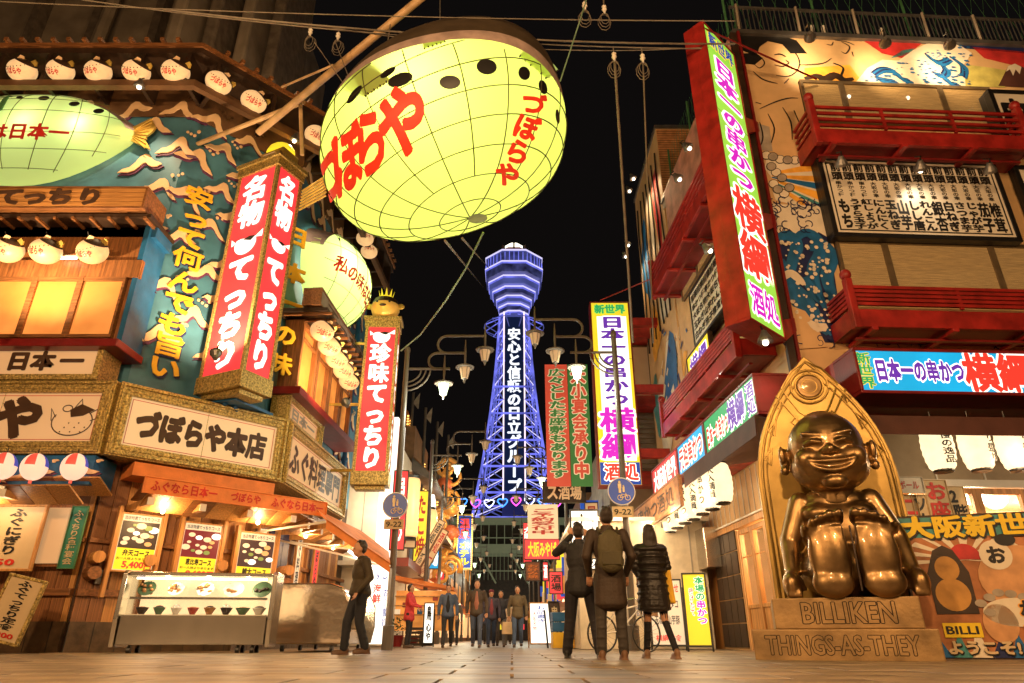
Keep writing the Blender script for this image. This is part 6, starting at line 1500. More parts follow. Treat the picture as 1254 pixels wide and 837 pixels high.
# round blue traffic signs
def blue_sign(px, py, rpx, Y, lb, lb2, base):
    q = at(px, py, Y); r = rpx/820*Y; t = thing('traffic_sign', lb, 'traffic sign', T(q.x, Y, q.z))
    MB().tube([(0, 0, 0), (0, .03, 0)], r, 28).build('disc', pm('sign_blue', (.01, .085, .62), .35, var=.05, bump=0), t)
    MB().tube([(r*.96*math.cos(R(a)), -.004, r*.96*math.sin(R(a))) for a in range(0, 361, 12)], .012, 4, cap=False).build('rim', M_['white'], t)
    m = MB(); h = r*.42
    m.ell((-r*.12, -.01, r*.66), (r*.09, .008, r*.10), 10, 6); m.box(-r*.24, 0, -.015, -.004, r*.22, r*.55); m.box(-r*.20, -r*.02, -.015, -.004, r*-.10, r*.22); m.ell((r*.16, -.01, r*.38), (r*.06, .008, r*.07), 8, 5); m.box(r*.09, r*.23, -.015, -.004, r*-.05, r*.30)
    m.build('pedestrian_symbol', pm('sign_cream', (.85, .66, .42), .4, bump=0), t)
    m = MB()
    for cx in (-.12, .42): m.tube([(r*(cx+.18*math.cos(R(a))), -.010, r*(-.45+.18*math.sin(R(a)))) for a in range(0, 361, 24)], r*.025, 4, cap=False)
    for a_, b_ in (((-.12, -.45), (.08, -.45)), ((.08, -.45), (.32, -.22)), ((-.12, -.45), (.0, -.22)), ((.0, -.22), (.32, -.22)), ((.42, -.45), (.28, -.12)), ((-.05, -.2), (.05, -.2))): m.tube([(r*a_[0], -.01, r*a_[1]), (r*b_[0], -.01, r*b_[1])], r*.022, 4)
    m.build('bicycle_symbol', MT['sign_cream'], t)
    q2 = r*.75; board(T(q.x, Y, 0), -q2, q2, q.z-r*1.82, q.z-r*1.08, .0, .02, 'sign_plate', lb2, 'sign', M_['paper'], M_['paper'], .01, [('9-22', .08, .92, .2, .8, M_['ink'], .02, False)])
blue_sign(484, 619, 15.5, 16.2, 'round blue walking and cycling sign on the left lamp pole', 'small plate reading 9-22 under the left round blue sign', -2.78)
blue_sign(761, 602, 17, 15.8, 'round blue walking and cycling sign on the right lamp pole', 'small plate reading 9-22 under the right round blue sign', 2.66)

# ================================================================ LEFT SIDE BEYOND THE RESTAURANT
t = thing('shop_building', 'pale lit shop wall just beyond the blue restaurant', 'building', T(-4.6, 25.6))
MB().box(-7, 0, 0, 5, 0, 7.6).build('wall', pm('lit_plaster', (.80, .70, .56), .6, var=.08), t)
for i in range(4): MB().box(-2.6+i*.8, -2.57+i*.8, -.02, 0, 2.8, 7.5).build('panel_joint', M_['mgrey'], t)
MB().box(-3.4, .3, -1.0, 0, 2.6, 2.75).build('canopy', M_['white'], t); MB().box(-.0, .9, -.5, 5, 2.6, 2.9).build('street_canopy', M_['redd'], t)
for i in range(3): lamp('shop_light', (-5.2, 24.4+2*i, 4.6), 130, (1, .78, .5), .3)
board(FC @ Matrix.Translation((0, 0, 0)), 8.75, 10.2, 3.0, 8.2, 1.6, .5, 'banner_column', 'curved red and white banner column beyond the single red lantern sign', 'banner', M_['g_red'], M_['g_white'], .25, [('河豚', .2, .8, .3, .7, M_['g_white'], .05, True)])
# row of left shops
cols_ = [pm('shop_brown', (.22, .11, .05), .6, var=.3), pm('shop_ochre', (.45, .24, .09), .6, var=.3), pm('shop_grey', (.18, .15, .12), .6, var=.3), pm('shop_dark', (.10, .07, .05), .6)]
for i, (y0, y1, h, x) in enumerate([(30.8, 36, 9.5, -4.6), (36.2, 42, 8.2, -4.7), (42.2, 50, 9.8, -4.6), (50.2, 60, 8.6, -4.8), (60.2, 84, 9.0, -4.8)]):
    t = thing('shop_building', ['shop with a curling tiled roof and a triangle of gold bulbs', 'second shop down the left side, behind the golden ornament', 'third shop down the left side of the street', 'fourth shop down the left side of the street', 'long last block on the left before the footbridge'][i], 'building', T(x, y0))
    MB().box(-8, 0, 0, y1-y0, 0, h).build('wall', cols_[i % 4], t)
    if i in (0, 1):
        for k, z in enumerate((5.1, 7.3)):
            MB().prism([(0, z), (1.5-k*.4, z-.55), (1.55-k*.4, z-.42), (0, z+.6)], -.4, y1-y0, None).build('tiled_roof', M_['tile'], t)
            for j in range(16): MB().tube([(.05, -.3+j*.35, z+.58), (1.5-k*.4, -.3+j*.35, z-.38)], .045, 5).build('roof_tile_row', M_['woodh'], t)
    for j in range(int((y1-y0)/1.3)):
        for z in (3.2, 5.9):
            if z+1.6 < h: MB().box(.0, .02, .3+j*1.3, 1.2+j*1.3, z, z+1.4).build('window', M_['g_warm2'] if (j+i) % 3 else M_['dark'], t)
    MB().box(.0, .06, .2, y1-y0-.2, .3, 2.4).build('lit_shopfront', glow('shopfront_warm', (1, .55, .22), 1.0, var=.4, scale=1.5), t)
    MB().box(.0, .9, .1, y1-y0-.1, 2.5, 2.65).build('canopy', M_['redd'] if i % 2 else M_['porange'], t)
    lamp('shopfront_light', (x+1.1, (y0+y1)/2, 2.3), 120, (1, .66, .34), .4)
# gold bulb triangle
t = thing('bulb_sail', 'tall triangle of gold bulbs rising above the tiled roofs', 'illumination', T(-5.3, 31.6, 6.7, -14) @ Matrix.Diagonal((1, 1, .60, 1)))
q = MB()
rr = [(0, 0, 0), (0, 5.0, 0), (0, .2, 6.2)]
MB().add([(0, -.1, -.1), (0, 5.2, -.1), (0, .2, 6.5), (.08, -.1, -.1), (.08, 5.2, -.1), (.08, .2, 6.5)], [(0, 1, 2), (5, 4, 3), (0, 3, 4, 1), (1, 4, 5, 2), (2, 5, 3, 0)]).build('board', pm('bulb_board', (.45, .16, .03), .5), t)
bb = MB()
for i in range(26):
    z = .1+i*.235
    for j in range(14):
        y = .15+j*.36
        if y < 5.0*(1-z/6.4)+.1: bb.ell((.14, y, z), (.06, .06, .06), 6, 4)
bb.build('gold_bulbs', M_['g_gold'], t, kind='stuff')
for i in range(4): MB().tube([(.2+.12*i, .5+1.5*i, 0), (.2+.12*i, .5+1.5*i, 8.2-i*.55)], .07, 6).build('mast', M_['pole'], t); MB().prism([(.0, 7.0-i*.5), (.35, 7.8-i*.5), (.3, 6.4-i*.5)], 0, .03, Matrix.Translation((.2+.12*i, .5+1.5*i, .3))).build('pennant', M_['mgrey'], t)
t = thing('bulb_bar', 'slanted white tube-lit bar beside the gold bulb triangle', 'illumination', T(-3.9, 33, 6.6)); MB().tube([(0, 0, 0), (.0, 2.5, -1.6)], .12, 8).build('tube', M_['g_fluo'], t)
# big paper lanterns
for i, (px, py, hpx, wpx, Y, lb) in enumerate([(502, 622, 68, 22, 27.5, 'nearer large cylindrical paper lantern with a fringe of dark sticks'), (524, 655, 56, 20, 30.5, 'second large cylindrical lantern, lower and farther down the street')]):
    q = at(px, py, Y); r = wpx/820*Y*.5; h = hpx/820*Y*1.02
    t = thing('cylinder_lantern', lb, 'lantern', Matrix.Translation(q), 'huge cylindrical lanterns on the left shops')
    MB().lathe([(r*.9, -h/2), (r, -h/2+.1)]+[(r*(1.0+(.03 if k % 2 else 0)), -h/2+.1+(h-.2)*k/12) for k in range(13)]+[(r*.9, h/2)], 18).build('paper_body', glow('big_lantern_paper', (1, .62, .24), .95, var=.15), t, smooth=True)
    for z in (-h/2-.12, h/2): MB().lathe([(r*.8, z), (r*.85, z+.12)], 16).build('rim', M_['black'], t)
    MB().box(-r*3, 0, -.05, .05, h/2+.15, h/2+.3).build('bracket', M_['woodh'], t)
    lamp('lantern_glow', (.9, -.8, 0), 60, (1, .68, .36), .3, parent=t)
# tilted sign boards and golden ornament
for i, (px, py, lb) in enumerate([(512, 660, 'upper tilted cream board leaning out between the two big lanterns'), (516, 672, 'lower tilted cream board between the two big lanterns')]):
    q = at(px, py, 28.8); t = board(T(q.x, 28.8, q.z), -.16, .16, -1.1, 1.0, 0, .08, 'tilted_sign', lb, 'sign', M_['g_sign'], M_['wood'], .04, [('酒処一番', .1, .9, .05, .95, M_['inkr'] if i else M_['ink'], .03, True)])
    t.matrix_world = t.matrix_world @ Matrix.Rotation(R(28), 4, 'Y')
q = at(553, 640, 38.0)
t = thing('golden_ornament', 'tall heap of golden sculpted coils and discs mounted on the left shop fronts', 'ornament', Matrix.Translation(q))
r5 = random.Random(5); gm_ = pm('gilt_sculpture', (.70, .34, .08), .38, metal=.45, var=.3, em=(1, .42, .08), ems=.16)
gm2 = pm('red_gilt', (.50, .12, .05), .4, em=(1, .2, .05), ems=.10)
for i in range(15):
    z = 2.9-i*.44; x = -.35+.5*math.sin(i*1.7)*.8; R0 = r5.uniform(.45, .75)
    if i % 3 == 2: MB().ell((x, -.3, z), (R0*.7, .5, R0*.6), 14, 10).build('lobe', gm_ if i % 2 else gm2, t, smooth=True)
    else:
        MB().tube([(x+R0*(1-a/22)*math.cos(a*.62+i), -.3-.03*a, z+R0*(1-a/22)*math.sin(a*.62+i)) for a in range(17)], [.15-.006*a for a in range(17)], 8).build('coil', gm_, t, smooth=True)
for p in ((1.1, -1.8, 1.5), (1.0, -1.6, -1.5)): lamp('ornament_lamp', p, 120, (1, .62, .25), .3, parent=t)
q0, q1 = at(560, 630, 44), at(578, 698, 44)
t = board(T(0, 44), q0.x, q1.x, q1.z, q0.z, 0, .3, 'bulb_edged_sign', 'vertical navy sign with yellow characters and a bulb-lit border', 'lit sign', M_['g_navy'], M_['goldp'], .10, [('温泉', .1, .9, .55, .95, M_['g_redl'], .05, True), ('ホテル', .1, .9, .05, .5, M_['g_yel'], .05, True)])
w, h = q1.x-q0.x, q0.z-q1.z; bb = MB()
for i in range(30):
    for s_ in (-1, 1): bb.ell((s_*(w/2-.05), -.05, h*i/29), (.04, .04, .04), 6, 4)
bb.build('border_bulbs', M_['g_gold'], t, kind='stuff')
# orange shop canopy near the person in red
q = at(520, 712, 25)
t = thing('shop_canopy', 'small lit yellow canopy over the stand beside the person in red', 'canopy', T(q.x, 25, q.z))
MB().prism([(-1.0, 0), (1.1, -.35), (1.1, -.25), (-1.0, .15)], -.8, .8).build('fabric', M_['porange'], t)
MB().box(-1.0, 1.1, .2, .3, -1.6, -.3).build('lit_back', M_['g_warm2'], t)
for i in range(8): MB().cbox((-.9+i*.26, .05, -1.0+.22*(i % 3)), (.18, .1, .16)).build('goods_box', [M_['g_paper'], M_['red'], M_['yellow'], M_['bluep']][i % 4], t)
for i in range(3): MB().box(-1.0, 1.1, -.05, .2, -1.12+.30*i, -1.08+.30*i).build('shelf', M_['oak'], t)
for i in range(5): MB().box(-.45, .45, -.9+i*.0, -.6, -q.z+.12*i+.02, -q.z+.12*i+.10).build('shelf_slat', M_['dark'], t)
lamp('canopy_lamp', (q.x, 24.3, 2.0), 70, (1, .7, .4), .2)
# right far shops
for i, (y0, y1, h, x) in enumerate([(27, 33, 8.0, 3.9), (33.2, 42, 7.0, 4.1), (42.2, 55, 8.6, 4.3), (55.2, 84, 8.0, 4.5)]):
    t = thing('shop_building', ['dark shop hung with small signs beyond the paired banners', 'second shop down the right side of the street', 'third shop down the right side of the street', 'long last block on the right before the footbridge'][i], 'building', T(x, y0))
    MB().box(0, 8, 0, y1-y0, 0, h).build('wall', cols_[(i+2) % 4], t)
    MB().box(-.06, 0, .2, y1-y0-.2, .3, 2.4).build('lit_shopfront', MT['shopfront_warm'], t); MB().box(-.9, 0, .1, y1-y0-.1, 2.5, 2.65).build('canopy', M_['redd'], t)
    for j in range(int((y1-y0)/1.2)):
        m = [M_['g_red'], M_['g_sign'], M_['g_yel'], M_['g_warm2'], M_['g_navy']][(j*2+i) % 5]
        s_ = MB().box(-.9-.3*(j % 2), -.1, .4+j*1.2, .5+j*1.2, 2.9+(j % 3)*.9, 4.0+(j % 3)*.9).build('hanging_sign', m, t)
    lamp('shopfront_light', (x-1.1, (y0+y1)/2, 2.3), 100, (1, .66, .34), .4)

# ================================================================ FOOTBRIDGE AND HEARTS
q = at(600, 634, 88)
t = thing('footbridge', 'grey-green enclosed deck with railings crossing the end of the street', 'bridge', T(0, 88))
bg_ = pm('bridge_grey', (.17, .19, .12), .6, var=.3, scale=.5, em=(.30, .33, .18), ems=.26)  # emission puts the greenish lighting of the bridge into its material
zt = q.z
MB().box(-14, 14, 0, 5, zt-.5, zt).build('roof_beam', bg_, t); MB().box(-14, 14, 0, 5, zt-4.4, zt-3.3).build('deck', bg_, t)
MB().box(-14, 14, 3, 3.2, zt-3.3, zt-.5).build('back_wall', M_['dark'], t)
for i in range(29): MB().box(-14+i, -13.9+i, -.05, .05, zt-3.3, zt-.5).build('mullion', bg_, t)
for z in (zt-2.6, zt-6.6): MB().box(-14, 14, -.1, .0, z, z+.12).build('rail', bg_, t)
for i in range(57): MB().box(-14+i*.5, -13.95+i*.5, -.05, 0, zt-7.6, zt-4.4).build('lower_bar', bg_, t)
MB().box(-14, 14, 4, 4.3, 0, zt-4.4).build('dark_underpass', M_['dark'], t)
for i in range(-3, 4): MB().tube([(i*4, 0, zt-4.6), (i*4+2, 0, zt-8)], .12, 6).build('brace', bg_, t)
for i in range(9): MB().box(-4+i*.85, -3.6+i*.85, -.3, -.2, 1.2+.7*(i % 3), 1.8+.7*(i % 3)).build('lit_sign', [M_['g_white'], M_['g_sign'], M_['g_red'], M_['g_yel']][i % 4], t)
for i in range(8):
    px = 566+i*16.5; q = at(px, 615+1.5*math.sin(i), 58); wd = ['leftmost', 'leftmost', 'leftmost', 'middle', 'middle', 'rightmost', 'rightmost', 'rightmost'][i]; cc = [(.05, .25, 1), (.9, .08, .6), (.7, .75, 1)][i % 3]
    t = tag(MB().tube([(.42*math.sin(R(a))**3, 0, .34*math.cos(R(a))-.12*math.cos(R(2*a))-.05*math.cos(R(3*a))) for a in range(0, 361, 20)], .05, 5, cap=False).build('heart_light', glow('heart_%d' % (i % 3), cc, 3), M=Matrix.Translation(q)),
            '%s %s heart-shaped light strung across the foot of the tower' % (wd, ['blue', 'pink', 'pale'][i % 3]), 'light', 'heart lights strung across the street')
tag(MB().tube([at(555, 612, 58), at(620, 613, 58), at(700, 611, 58)], .03, 4).build('light_wire', M_['cord']), 'thin wire carrying the row of heart lights', 'wire')

# ================================================================ THE TOWER
TY = 165.0
def tz(py): return at(627, py, TY).z
def tx(px, py): return at(px, py, TY).x
tcx = tx(629.5, 450)
tw = thing('observation_tower', 'steel observation tower lit violet-blue at the end of the street', 'tower', T(tcx, TY))
tb = glow('tower_blue', (.20, .22, .98), .85, var=.5, scale=.3); tb2 = glow('tower_blue_soft', (.15, .18, .62), .42, var=.4, scale=.12); tl = glow('tower_line', (.72, .66, 1), 1.15); tdk = glow('tower_dark', (.03, .035, .16), .35, var=.5, scale=.2); tt_ = glow('tower_tube', (1, .78, .86), 1.5)
levels = [(tz(642), 9.6), (tz(612), 8.75), (tz(580), 7.7), (tz(548), 6.8), (tz(515), 5.95), (tz(482), 5.2), (tz(450), 4.6), (tz(420), 4.15), (tz(395), 3.85)]
zb0 = 2.0; levels = [(zb0, 14.5), (tz(700), 12.0)]+levels
for sx, sy in ((-1, -1), (1, -1), (1, 1), (-1, 1)):
    MB().tube([(sx*r, sy*r, z) for z, r in levels], .30, 6).build('leg', tb, tw)
    MB().tube([(sx*(r-1.15), sy*r, z) for z, r in levels], .13, 5).build('inner_leg', tb, tw)
for k in range(len(levels)-1):
    (z0, r0), (z1, r1) = levels[k], levels[k+1]
    for f in range(4):
        Q = Matrix.Rotation(math.pi/2*f, 4, 'Z')
        rg = MB(); rg.tube([Q @ Vector((-r0, -r0, z0)), Q @ Vector((r0, -r0, z0))], .26, 4); rg.build('ring_beam', tb, tw)
        n = 2
        for h_ in range(2):
            za, zb_ = z0+(z1-z0)*h_/2, z0+(z1-z0)*(h_+1)/2; ra_, rb_ = r0+(r1-r0)*h_/2, r0+(r1-r0)*(h_+1)/2
            for s_ in (-1, 1):
                MB().tube([Q @ Vector((s_*ra_, -ra_, za)), Q @ Vector((s_*2.6, -rb_, zb_))], .12, 4).build('cross_brace', tl if h_ == 0 else tb, tw)
                MB().tube([Q @ Vector((s_*2.6, -ra_, za)), Q @ Vector((s_*rb_, -rb_, zb_))], .12, 4).build('cross_brace', tb2, tw)
        if f: MB().tube([Q @ Vector((-r0*.9, -r0*.9, z0)), Q @ Vector((r1*.9, -r1*.9, z1))], .12, 4).build('cross_brace', tb2, tw)
MB().box(-2.9, 2.9, -3.2, 3.2, tz(640), tz(395)).build('lift_shaft', tdk, tw)
# vertical sign panel
yf = -4.6; ztop, zbot = tz(398), tz(612)
MB().box(-2.35, 2.35, yf-.3, yf+.3, zbot, ztop).build('sign_panel', glow('tower_panel', (.01, .02, .07), .5), tw)
for s_ in (-1, 1): MB().box(s_*2.65-.17, s_*2.65+.17, yf-.5, yf, zbot-1, ztop+1.5).build('light_tube', tt_, tw)
s = '安心と信頼の日立グループ'; mb = MB(); text(mb, s, -1.75, 1.75, zbot+.5, ztop-3.2, yf-.4, .05, True); mb.build('lettering', glow('tower_letters', (.88, .93, 1), 1.35), tw)
# observatory, eight-sided
def octo(name, mat, prof, rot=22.5):
    return MB().lathe(prof, 8, Matrix.Rotation(R(rot), 4, 'Z')).build(name, mat, tw)
def zz(py): return tz(py)
hw = lambda px: px/820*TY*1.12
wd_ = glow('tower_windows', (.10, .11, .34), .30, var=.7, scale=.5)
tiers = [(18, 400, 18, 388), (19, 387, 19.5, 380), (21.5, 378, 22.5, 371.5), (26.5, 370, 27.5, 362.5), (32, 361, 33, 352), (36.8, 349, 37.5, 337)]
for k, (r0, y0, r1, y1) in enumerate(tiers):
    octo('tier', [tb2, wd_][k % 2] if k < 5 else wd_, [(hw(r0), zz(y0)), (hw(r1), zz(y1)), (hw(r1-1.5), zz(y1))])
    octo('tier_ring', tl, [(hw(r1+.9), zz(y1+1.3)), (hw(r1+.9), zz(y1-.2))])
    octo('tier_ledge', tb, [(hw(r1+.5), zz(y1+3)), (hw(r1+.7), zz(y1+1.4))])
octo('main_windows', wd_, [(hw(36), zz(336)), (hw(36.5), zz(326))]); octo('upper_deck', tb2, [(hw(37.5), zz(326)), (hw(37.5), zz(323)), (hw(28), zz(320))]); octo('deck_ring', tl, [(hw(38.2), zz(325)), (hw(38.2), zz(323.4))]); octo('deck_ring', tl, [(hw(29), zz(320.5)), (hw(29), zz(319.5))])
for k in range(8):
    for j in range(5):
        a = R(22.5+45*k+45*(j+.5)/5); rr_2 = 37.2*(1-.07*math.cos(R(45*(j+.5)/5-22.5)))
        MB().box(-.10, .10, -.10, .10, zz(336), zz(326), Matrix.Translation((hw(35.2)*math.cos(a), hw(35.2)*math.sin(a), 0))).build('deck_mullion', tb, tw)
octo('roof_drum', glow('tower_brown', (.28, .12, .12), .5), [(hw(19), zz(320)), (hw(19.5), zz(312)), (hw(14), zz(310))])
for k in range(8):
    a = R(45*k); MB().tube([(hw(20)*math.cos(a), hw(20)*math.sin(a), zz(316)), (hw(20)*math.cos(a), hw(20)*math.sin(a), zz(308))], .25, 4).build('roof_mast', M_['woodh'], tw)
octo('beacon', glow('beacon', (1, .93, .72), 3), [(hw(11.5), zz(312)), (hw(12), zz(304)), (hw(7), zz(301))]); octo('beacon_band', M_['dark'], [(hw(12.4), zz(311)), (hw(12.4), zz(309.5))])
# struts flaring from the neck
for k in range(12):
    a = R(30*k+15); MB().tube([(hw(17)*math.cos(a), hw(17)*math.sin(a), zz(392)), (hw(36)*math.cos(a), hw(36)*math.sin(a), zz(402))], .16, 4).build('ring_strut', tb, tw); MB().tube([(hw(17)*math.cos(a), hw(17)*math.sin(a), zz(412)), (hw(36)*math.cos(a), hw(36)*math.sin(a), zz(402))], .13, 4).build('ring_strut', tb2, tw)
MB().tube([(hw(36)*math.cos(R(a)), hw(36)*math.sin(R(a)), zz(402)) for a in range(0, 361, 15)], .11, 4, cap=False).build('outer_ring', tb2, tw)
# ================================================================ CONCRETE BLOCK BEHIND THE RESTAURANT
cb = thing('concrete_building', 'brown concrete building with stepped slanting balconies rising behind the blue restaurant', 'building', T(-9.5, 24))
MB().box(-26, -3.0, 0, 10, 12, 34).build('wall', M_['concrete'], cb)
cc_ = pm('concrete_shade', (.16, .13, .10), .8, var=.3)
for i in range(4):
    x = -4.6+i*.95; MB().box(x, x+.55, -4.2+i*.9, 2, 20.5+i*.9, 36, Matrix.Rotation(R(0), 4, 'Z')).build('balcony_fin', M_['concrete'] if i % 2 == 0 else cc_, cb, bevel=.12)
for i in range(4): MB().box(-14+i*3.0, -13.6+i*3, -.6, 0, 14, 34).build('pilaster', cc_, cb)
MB().tube([(-10.4, -1, 14), (-9.6, -1, 34)], .28, 8).build('downpipe', M_['concrete'], cb)
lamp('roof_light', (-9, 17.5, 17.5), 330, (1, .62, .30), .5)

# ================================================================ SMALL THINGS ALONG THE STREET
r8 = random.Random(21)
pos_ = [(-4.15, 25.0), (-4.1, 27.6), (-3.9, 29.4), (-3.95, 32.5), (-3.9, 35.2), (-4.0, 39.0), (3.2, 27.4), (3.25, 30.0), (3.3, 34.0), (3.4, 38.5), (3.5, 43.0)]
cw_ = ['red', 'cream', 'yellow', 'white', 'blue']
for i, (x, y) in enumerate(pos_):
    m = [M_['g_red'], M_['g_sign'], M_['g_yel'], M_['g_white'], M_['g_blue']][i % 5]; ink = [M_['g_white'], M_['inkr'], M_['inkr'], M_['ink'], M_['g_white']][i % 5]
    sd = 'left' if x < 0 else 'right'; k_ = i if x < 0 else i-6
    board(T(x, y, 0, 6 if x < 0 else -6), -.28, .28, 3.0+r8.uniform(0, .8), 5.2+r8.uniform(0, 1.2), 0, .18, 'hanging_sign', '%s upright lit sign jutting over the %s side of the street, %s from the viewer' % (cw_[i % 5], sd, ordn[k_]), 'lit sign', m, M_['dark'], .04,
          [(['串かつ', '居酒屋', 'たこ焼', '寿司', '酒場'][i % 5], .12, .88, .05, .95, ink, .04, True)], 'upright signs along the far street')
for i, (x, y) in enumerate([(-3.7, 23.6), (-3.8, 28.2), (-3.75, 31.0), (3.0, 26.6), (3.1, 31.5)]):
    t = thing('flower_pot', 'potted shrub at the foot of the shops, %s side, %s along' % ('left' if x < 0 else 'right', ordn[i if i < 3 else i-3]), 'plant', T(x, y), 'potted shrubs by the shop fronts')
    MB().lathe([(.14, 0), (.2, .3), (.22, .34), (.18, .33)], 12).build('pot', M_['redd'], t)
    mb = MB()
    for k in range(70):
        a, b_ = r8.uniform(0, 6.28), r8.uniform(0, 1); r = .28*math.sqrt(r8.random()); c = Vector((r*math.cos(a), r*math.sin(a), .36+.5*b_)); n1 = Vector((r8.uniform(-1, 1), r8.uniform(-1, 1), r8.uniform(-.3, 1))).normalized()*.07; n2 = n1.cross(Vector((.3, .5, .8))).normalized()*.03
        mb.add([c-n1, c+n2, c+n1, c-n2], [(0, 1, 2, 3)])
    mb.build('leaves', pm('shrub_leaf', (.05, .10, .03), .5), t, kind='stuff')
# ================================================================ ORGANIC SHAPES (people, statue)
def fuse(mb, vox, name, mats, smooth=6, fac=.5):
    "melt overlapping solids into one continuous skin"
    me = mb.mesh('tmp', mats); o = bpy.data.objects.new('tmp', me); COL.objects.link(o)
    r = o.modifiers.new('r', 'REMESH'); r.mode = 'VOXEL'; r.voxel_size = vox; r.use_smooth_shade = True
    if smooth: s_ = o.modifiers.new('s', 'SMOOTH'); s_.iterations = smooth; s_.factor = fac
    dg = bpy.context.evaluated_depsgraph_get(); dg.update()
    out = bpy.data.meshes.new_from_object(o.evaluated_get(dg)); out.name = name
    bpy.data.objects.remove(o); bpy.data.meshes.remove(me)
    out.materials.clear()
    for m in (mats if isinstance(mats, (list, tuple)) else [mats]): out.materials.append(m)
    out.polygons.foreach_set('use_smooth', [True]*len(out.polygons)); return out
def cap(mb, a, b, ra, rb, n=10):
    a, b = Vector(a), Vector(b); d = (b-a); L_ = d.length or .001; d = d/L_
    pts, rs = [], []
    for k in (-1, -.8, -.4, 0): pts.append(a+d*ra*k); rs.append(ra*math.sqrt(max(.02, 1-k*k)))
    for k in (.33, .66): pts.append(a.lerp(b, k)); rs.append(ra+(rb-ra)*k)
    for k in (0, .4, .8, 1): pts.append(b+d*rb*k); rs.append(rb*math.sqrt(max(.02, 1-k*k)))
    mb.tube(pts, rs, n)
def person(label, M, s=1.0, pose=None, coat='jacket', cc=(.03, .03, .035), tc=(.02, .02, .03), hairlong=False, vox=.016, detail=True, shoes=(.10, .06, .04), pack=None, hat=None, bag=None, shirt=None, legs=None, group=None, skirtlen=None, hood=False):
    t = thing('person', label, 'person', M @ Matrix.Scale(s, 4), group)
    nm = 'c%02x%02x%02x' % tuple(int(min(1, c)*255) for c in cc)
    P = dict(hipL=(-.10, 0, .90), hipR=(.10, 0, .90), kneeL=(-.11, -.02, .49), kneeR=(.11, -.02, .49), ankL=(-.12, .02, .09), ankR=(.12, .02, .09), shL=(-.19, 0, 1.40), shR=(.19, 0, 1.40),
             elL=(-.27, .03, 1.13), elR=(.27, .03, 1.13), wrL=(-.27, -.05, .88), wrR=(.27, -.05, .88), head=(0, -.01, 1.595), look=(0, -1, 0), dirL=(0, -.2, -1), dirR=(0, -.2, -1))
    P.update(pose or {}); P = {k: Vector(v) for k, v in P.items()}
    hd = P['head']
    # body: one continuous skin with head, neck, arms, hands, legs
    mb = MB()
    mb.ell(hd+Vector((0, 0, .015)), (.074, .092, .108), 16, 12); look = P['look'].normalized(); side = look.cross(Vector((0, 0, 1))).normalized()
    mb.ell(hd+look*.03+Vector((0, 0, -.055)), (.055, .06, .06), 12, 8); mb.ell(hd+look*.098+Vector((0, 0, -.012)), (.014, .016, .024), 8, 6)
    for k in (-1, 1): mb.ell(hd+side*k*.077+Vector((0, 0, -.005)), (.012, .018, .030), 8, 6)
    cap(mb, (0, .01, 1.40), hd+Vector((0, 0, -.06)), .055, .052); cap(mb, (0, 0, 1.0), (0, 0, 1.30), .10, .10); cap(mb, (-.12, 0, 1.37), (.12, 0, 1.37), .045, .045)
    for k in 'LR':
        cap(mb, P['sh'+k], P['el'+k], .045, .038); cap(mb, P['el'+k], P['wr'+k], .038, .026); cap(mb, P['hip'+k], P['knee'+k], .078, .052); cap(mb, P['knee'+k], P['ank'+k], .05, .035)
    me = fuse(mb, vox, 'body', M_['skin'], 5)
    body = mobj('body', me, t)
    for k in 'LR':   # hands: palm, four fingers, thumb
        d = P['dir'+k].normalized(); w = P['wr'+k]; hm = MB(); s_ = 1 if k == 'R' else -1
        ax = d.cross(Vector((0, 1, 0.01))).normalized() if abs(d.y) < .9 else Vector((1, 0, 0)); nn = d.cross(ax).normalized()
        cap(hm, w, w+d*.03, .027, .028, 8); 
        for f in range(4):
            o = ax*(f-1.5)*.019; L1 = (.048, .056, .052, .040)[f]
            p0 = w+d*.035+o*.8; p1 = w+d*.085+o; p2 = p1+d*L1*.6+nn*.012; p3 = p2+d*L1*.4+nn*.022
            cap(hm, p0, p1, .013, .011, 8); cap(hm, p1, p2, .0095, .009, 8); cap(hm, p2, p3, .009, .008, 8)
        cap(hm, w+d*.03+ax*s_*-.02, w+d*.065+ax*s_*-.05+nn*.01, .012, .010, 8); cap(hm, w+d*.065+ax*s_*-.05+nn*.01, w+d*.09+ax*s_*-.052+nn*.02, .010, .008, 8)
        if detail: mobj('hand', fuse(hm, .0055, 'hand', M_['skin'], 2), t)
        else: mobj('hand', hm.mesh('hand', M_['skin']), t, smooth=True)
    for k in (-1, 1): MB().ell(hd+look*.083+side*k*.03+Vector((0, 0, .012)), (.010, .010, .008), 8, 6).build('eye', M_['black'], t, smooth=True)
    MB().ell(hd+look*.088+Vector((0, 0, -.055)), (.022, .010, .006), 8, 5).build('mouth', M_['inkr'], t, smooth=True)
    hb = MB(); hb.ell(hd-look*.034+Vector((0, 0, .042)), (.083, .086, .090), 16, 12)
    if hairlong: [cap(hb, hd-look*.05+Vector((k*.018, .0, -.05)), hd-look*(.075+.01*(k % 2))+Vector((k*.026, 0, -.30-.03*(k*k % 3))), .028, .018, 8) for k in range(-4, 5)]; hb.ell(hd-look*.05+Vector((0, 0, -.06)), (.10, .07, .16), 14, 10); hb.ell(hd-look*.06+Vector((0, 0, -.17)), (.11, .06, .14), 14, 10)
    else: hb.ell(hd-look*.04+Vector((0, 0, -.01)), (.078, .07, .07), 12, 8); [hb.ell(hd-look*.02+Vector((rnd.uniform(-.05, .05), rnd.uniform(-.04, .04), .11+rnd.uniform(0, .02))), (.03, .03, .025), 6, 5) for _ in range(8)]
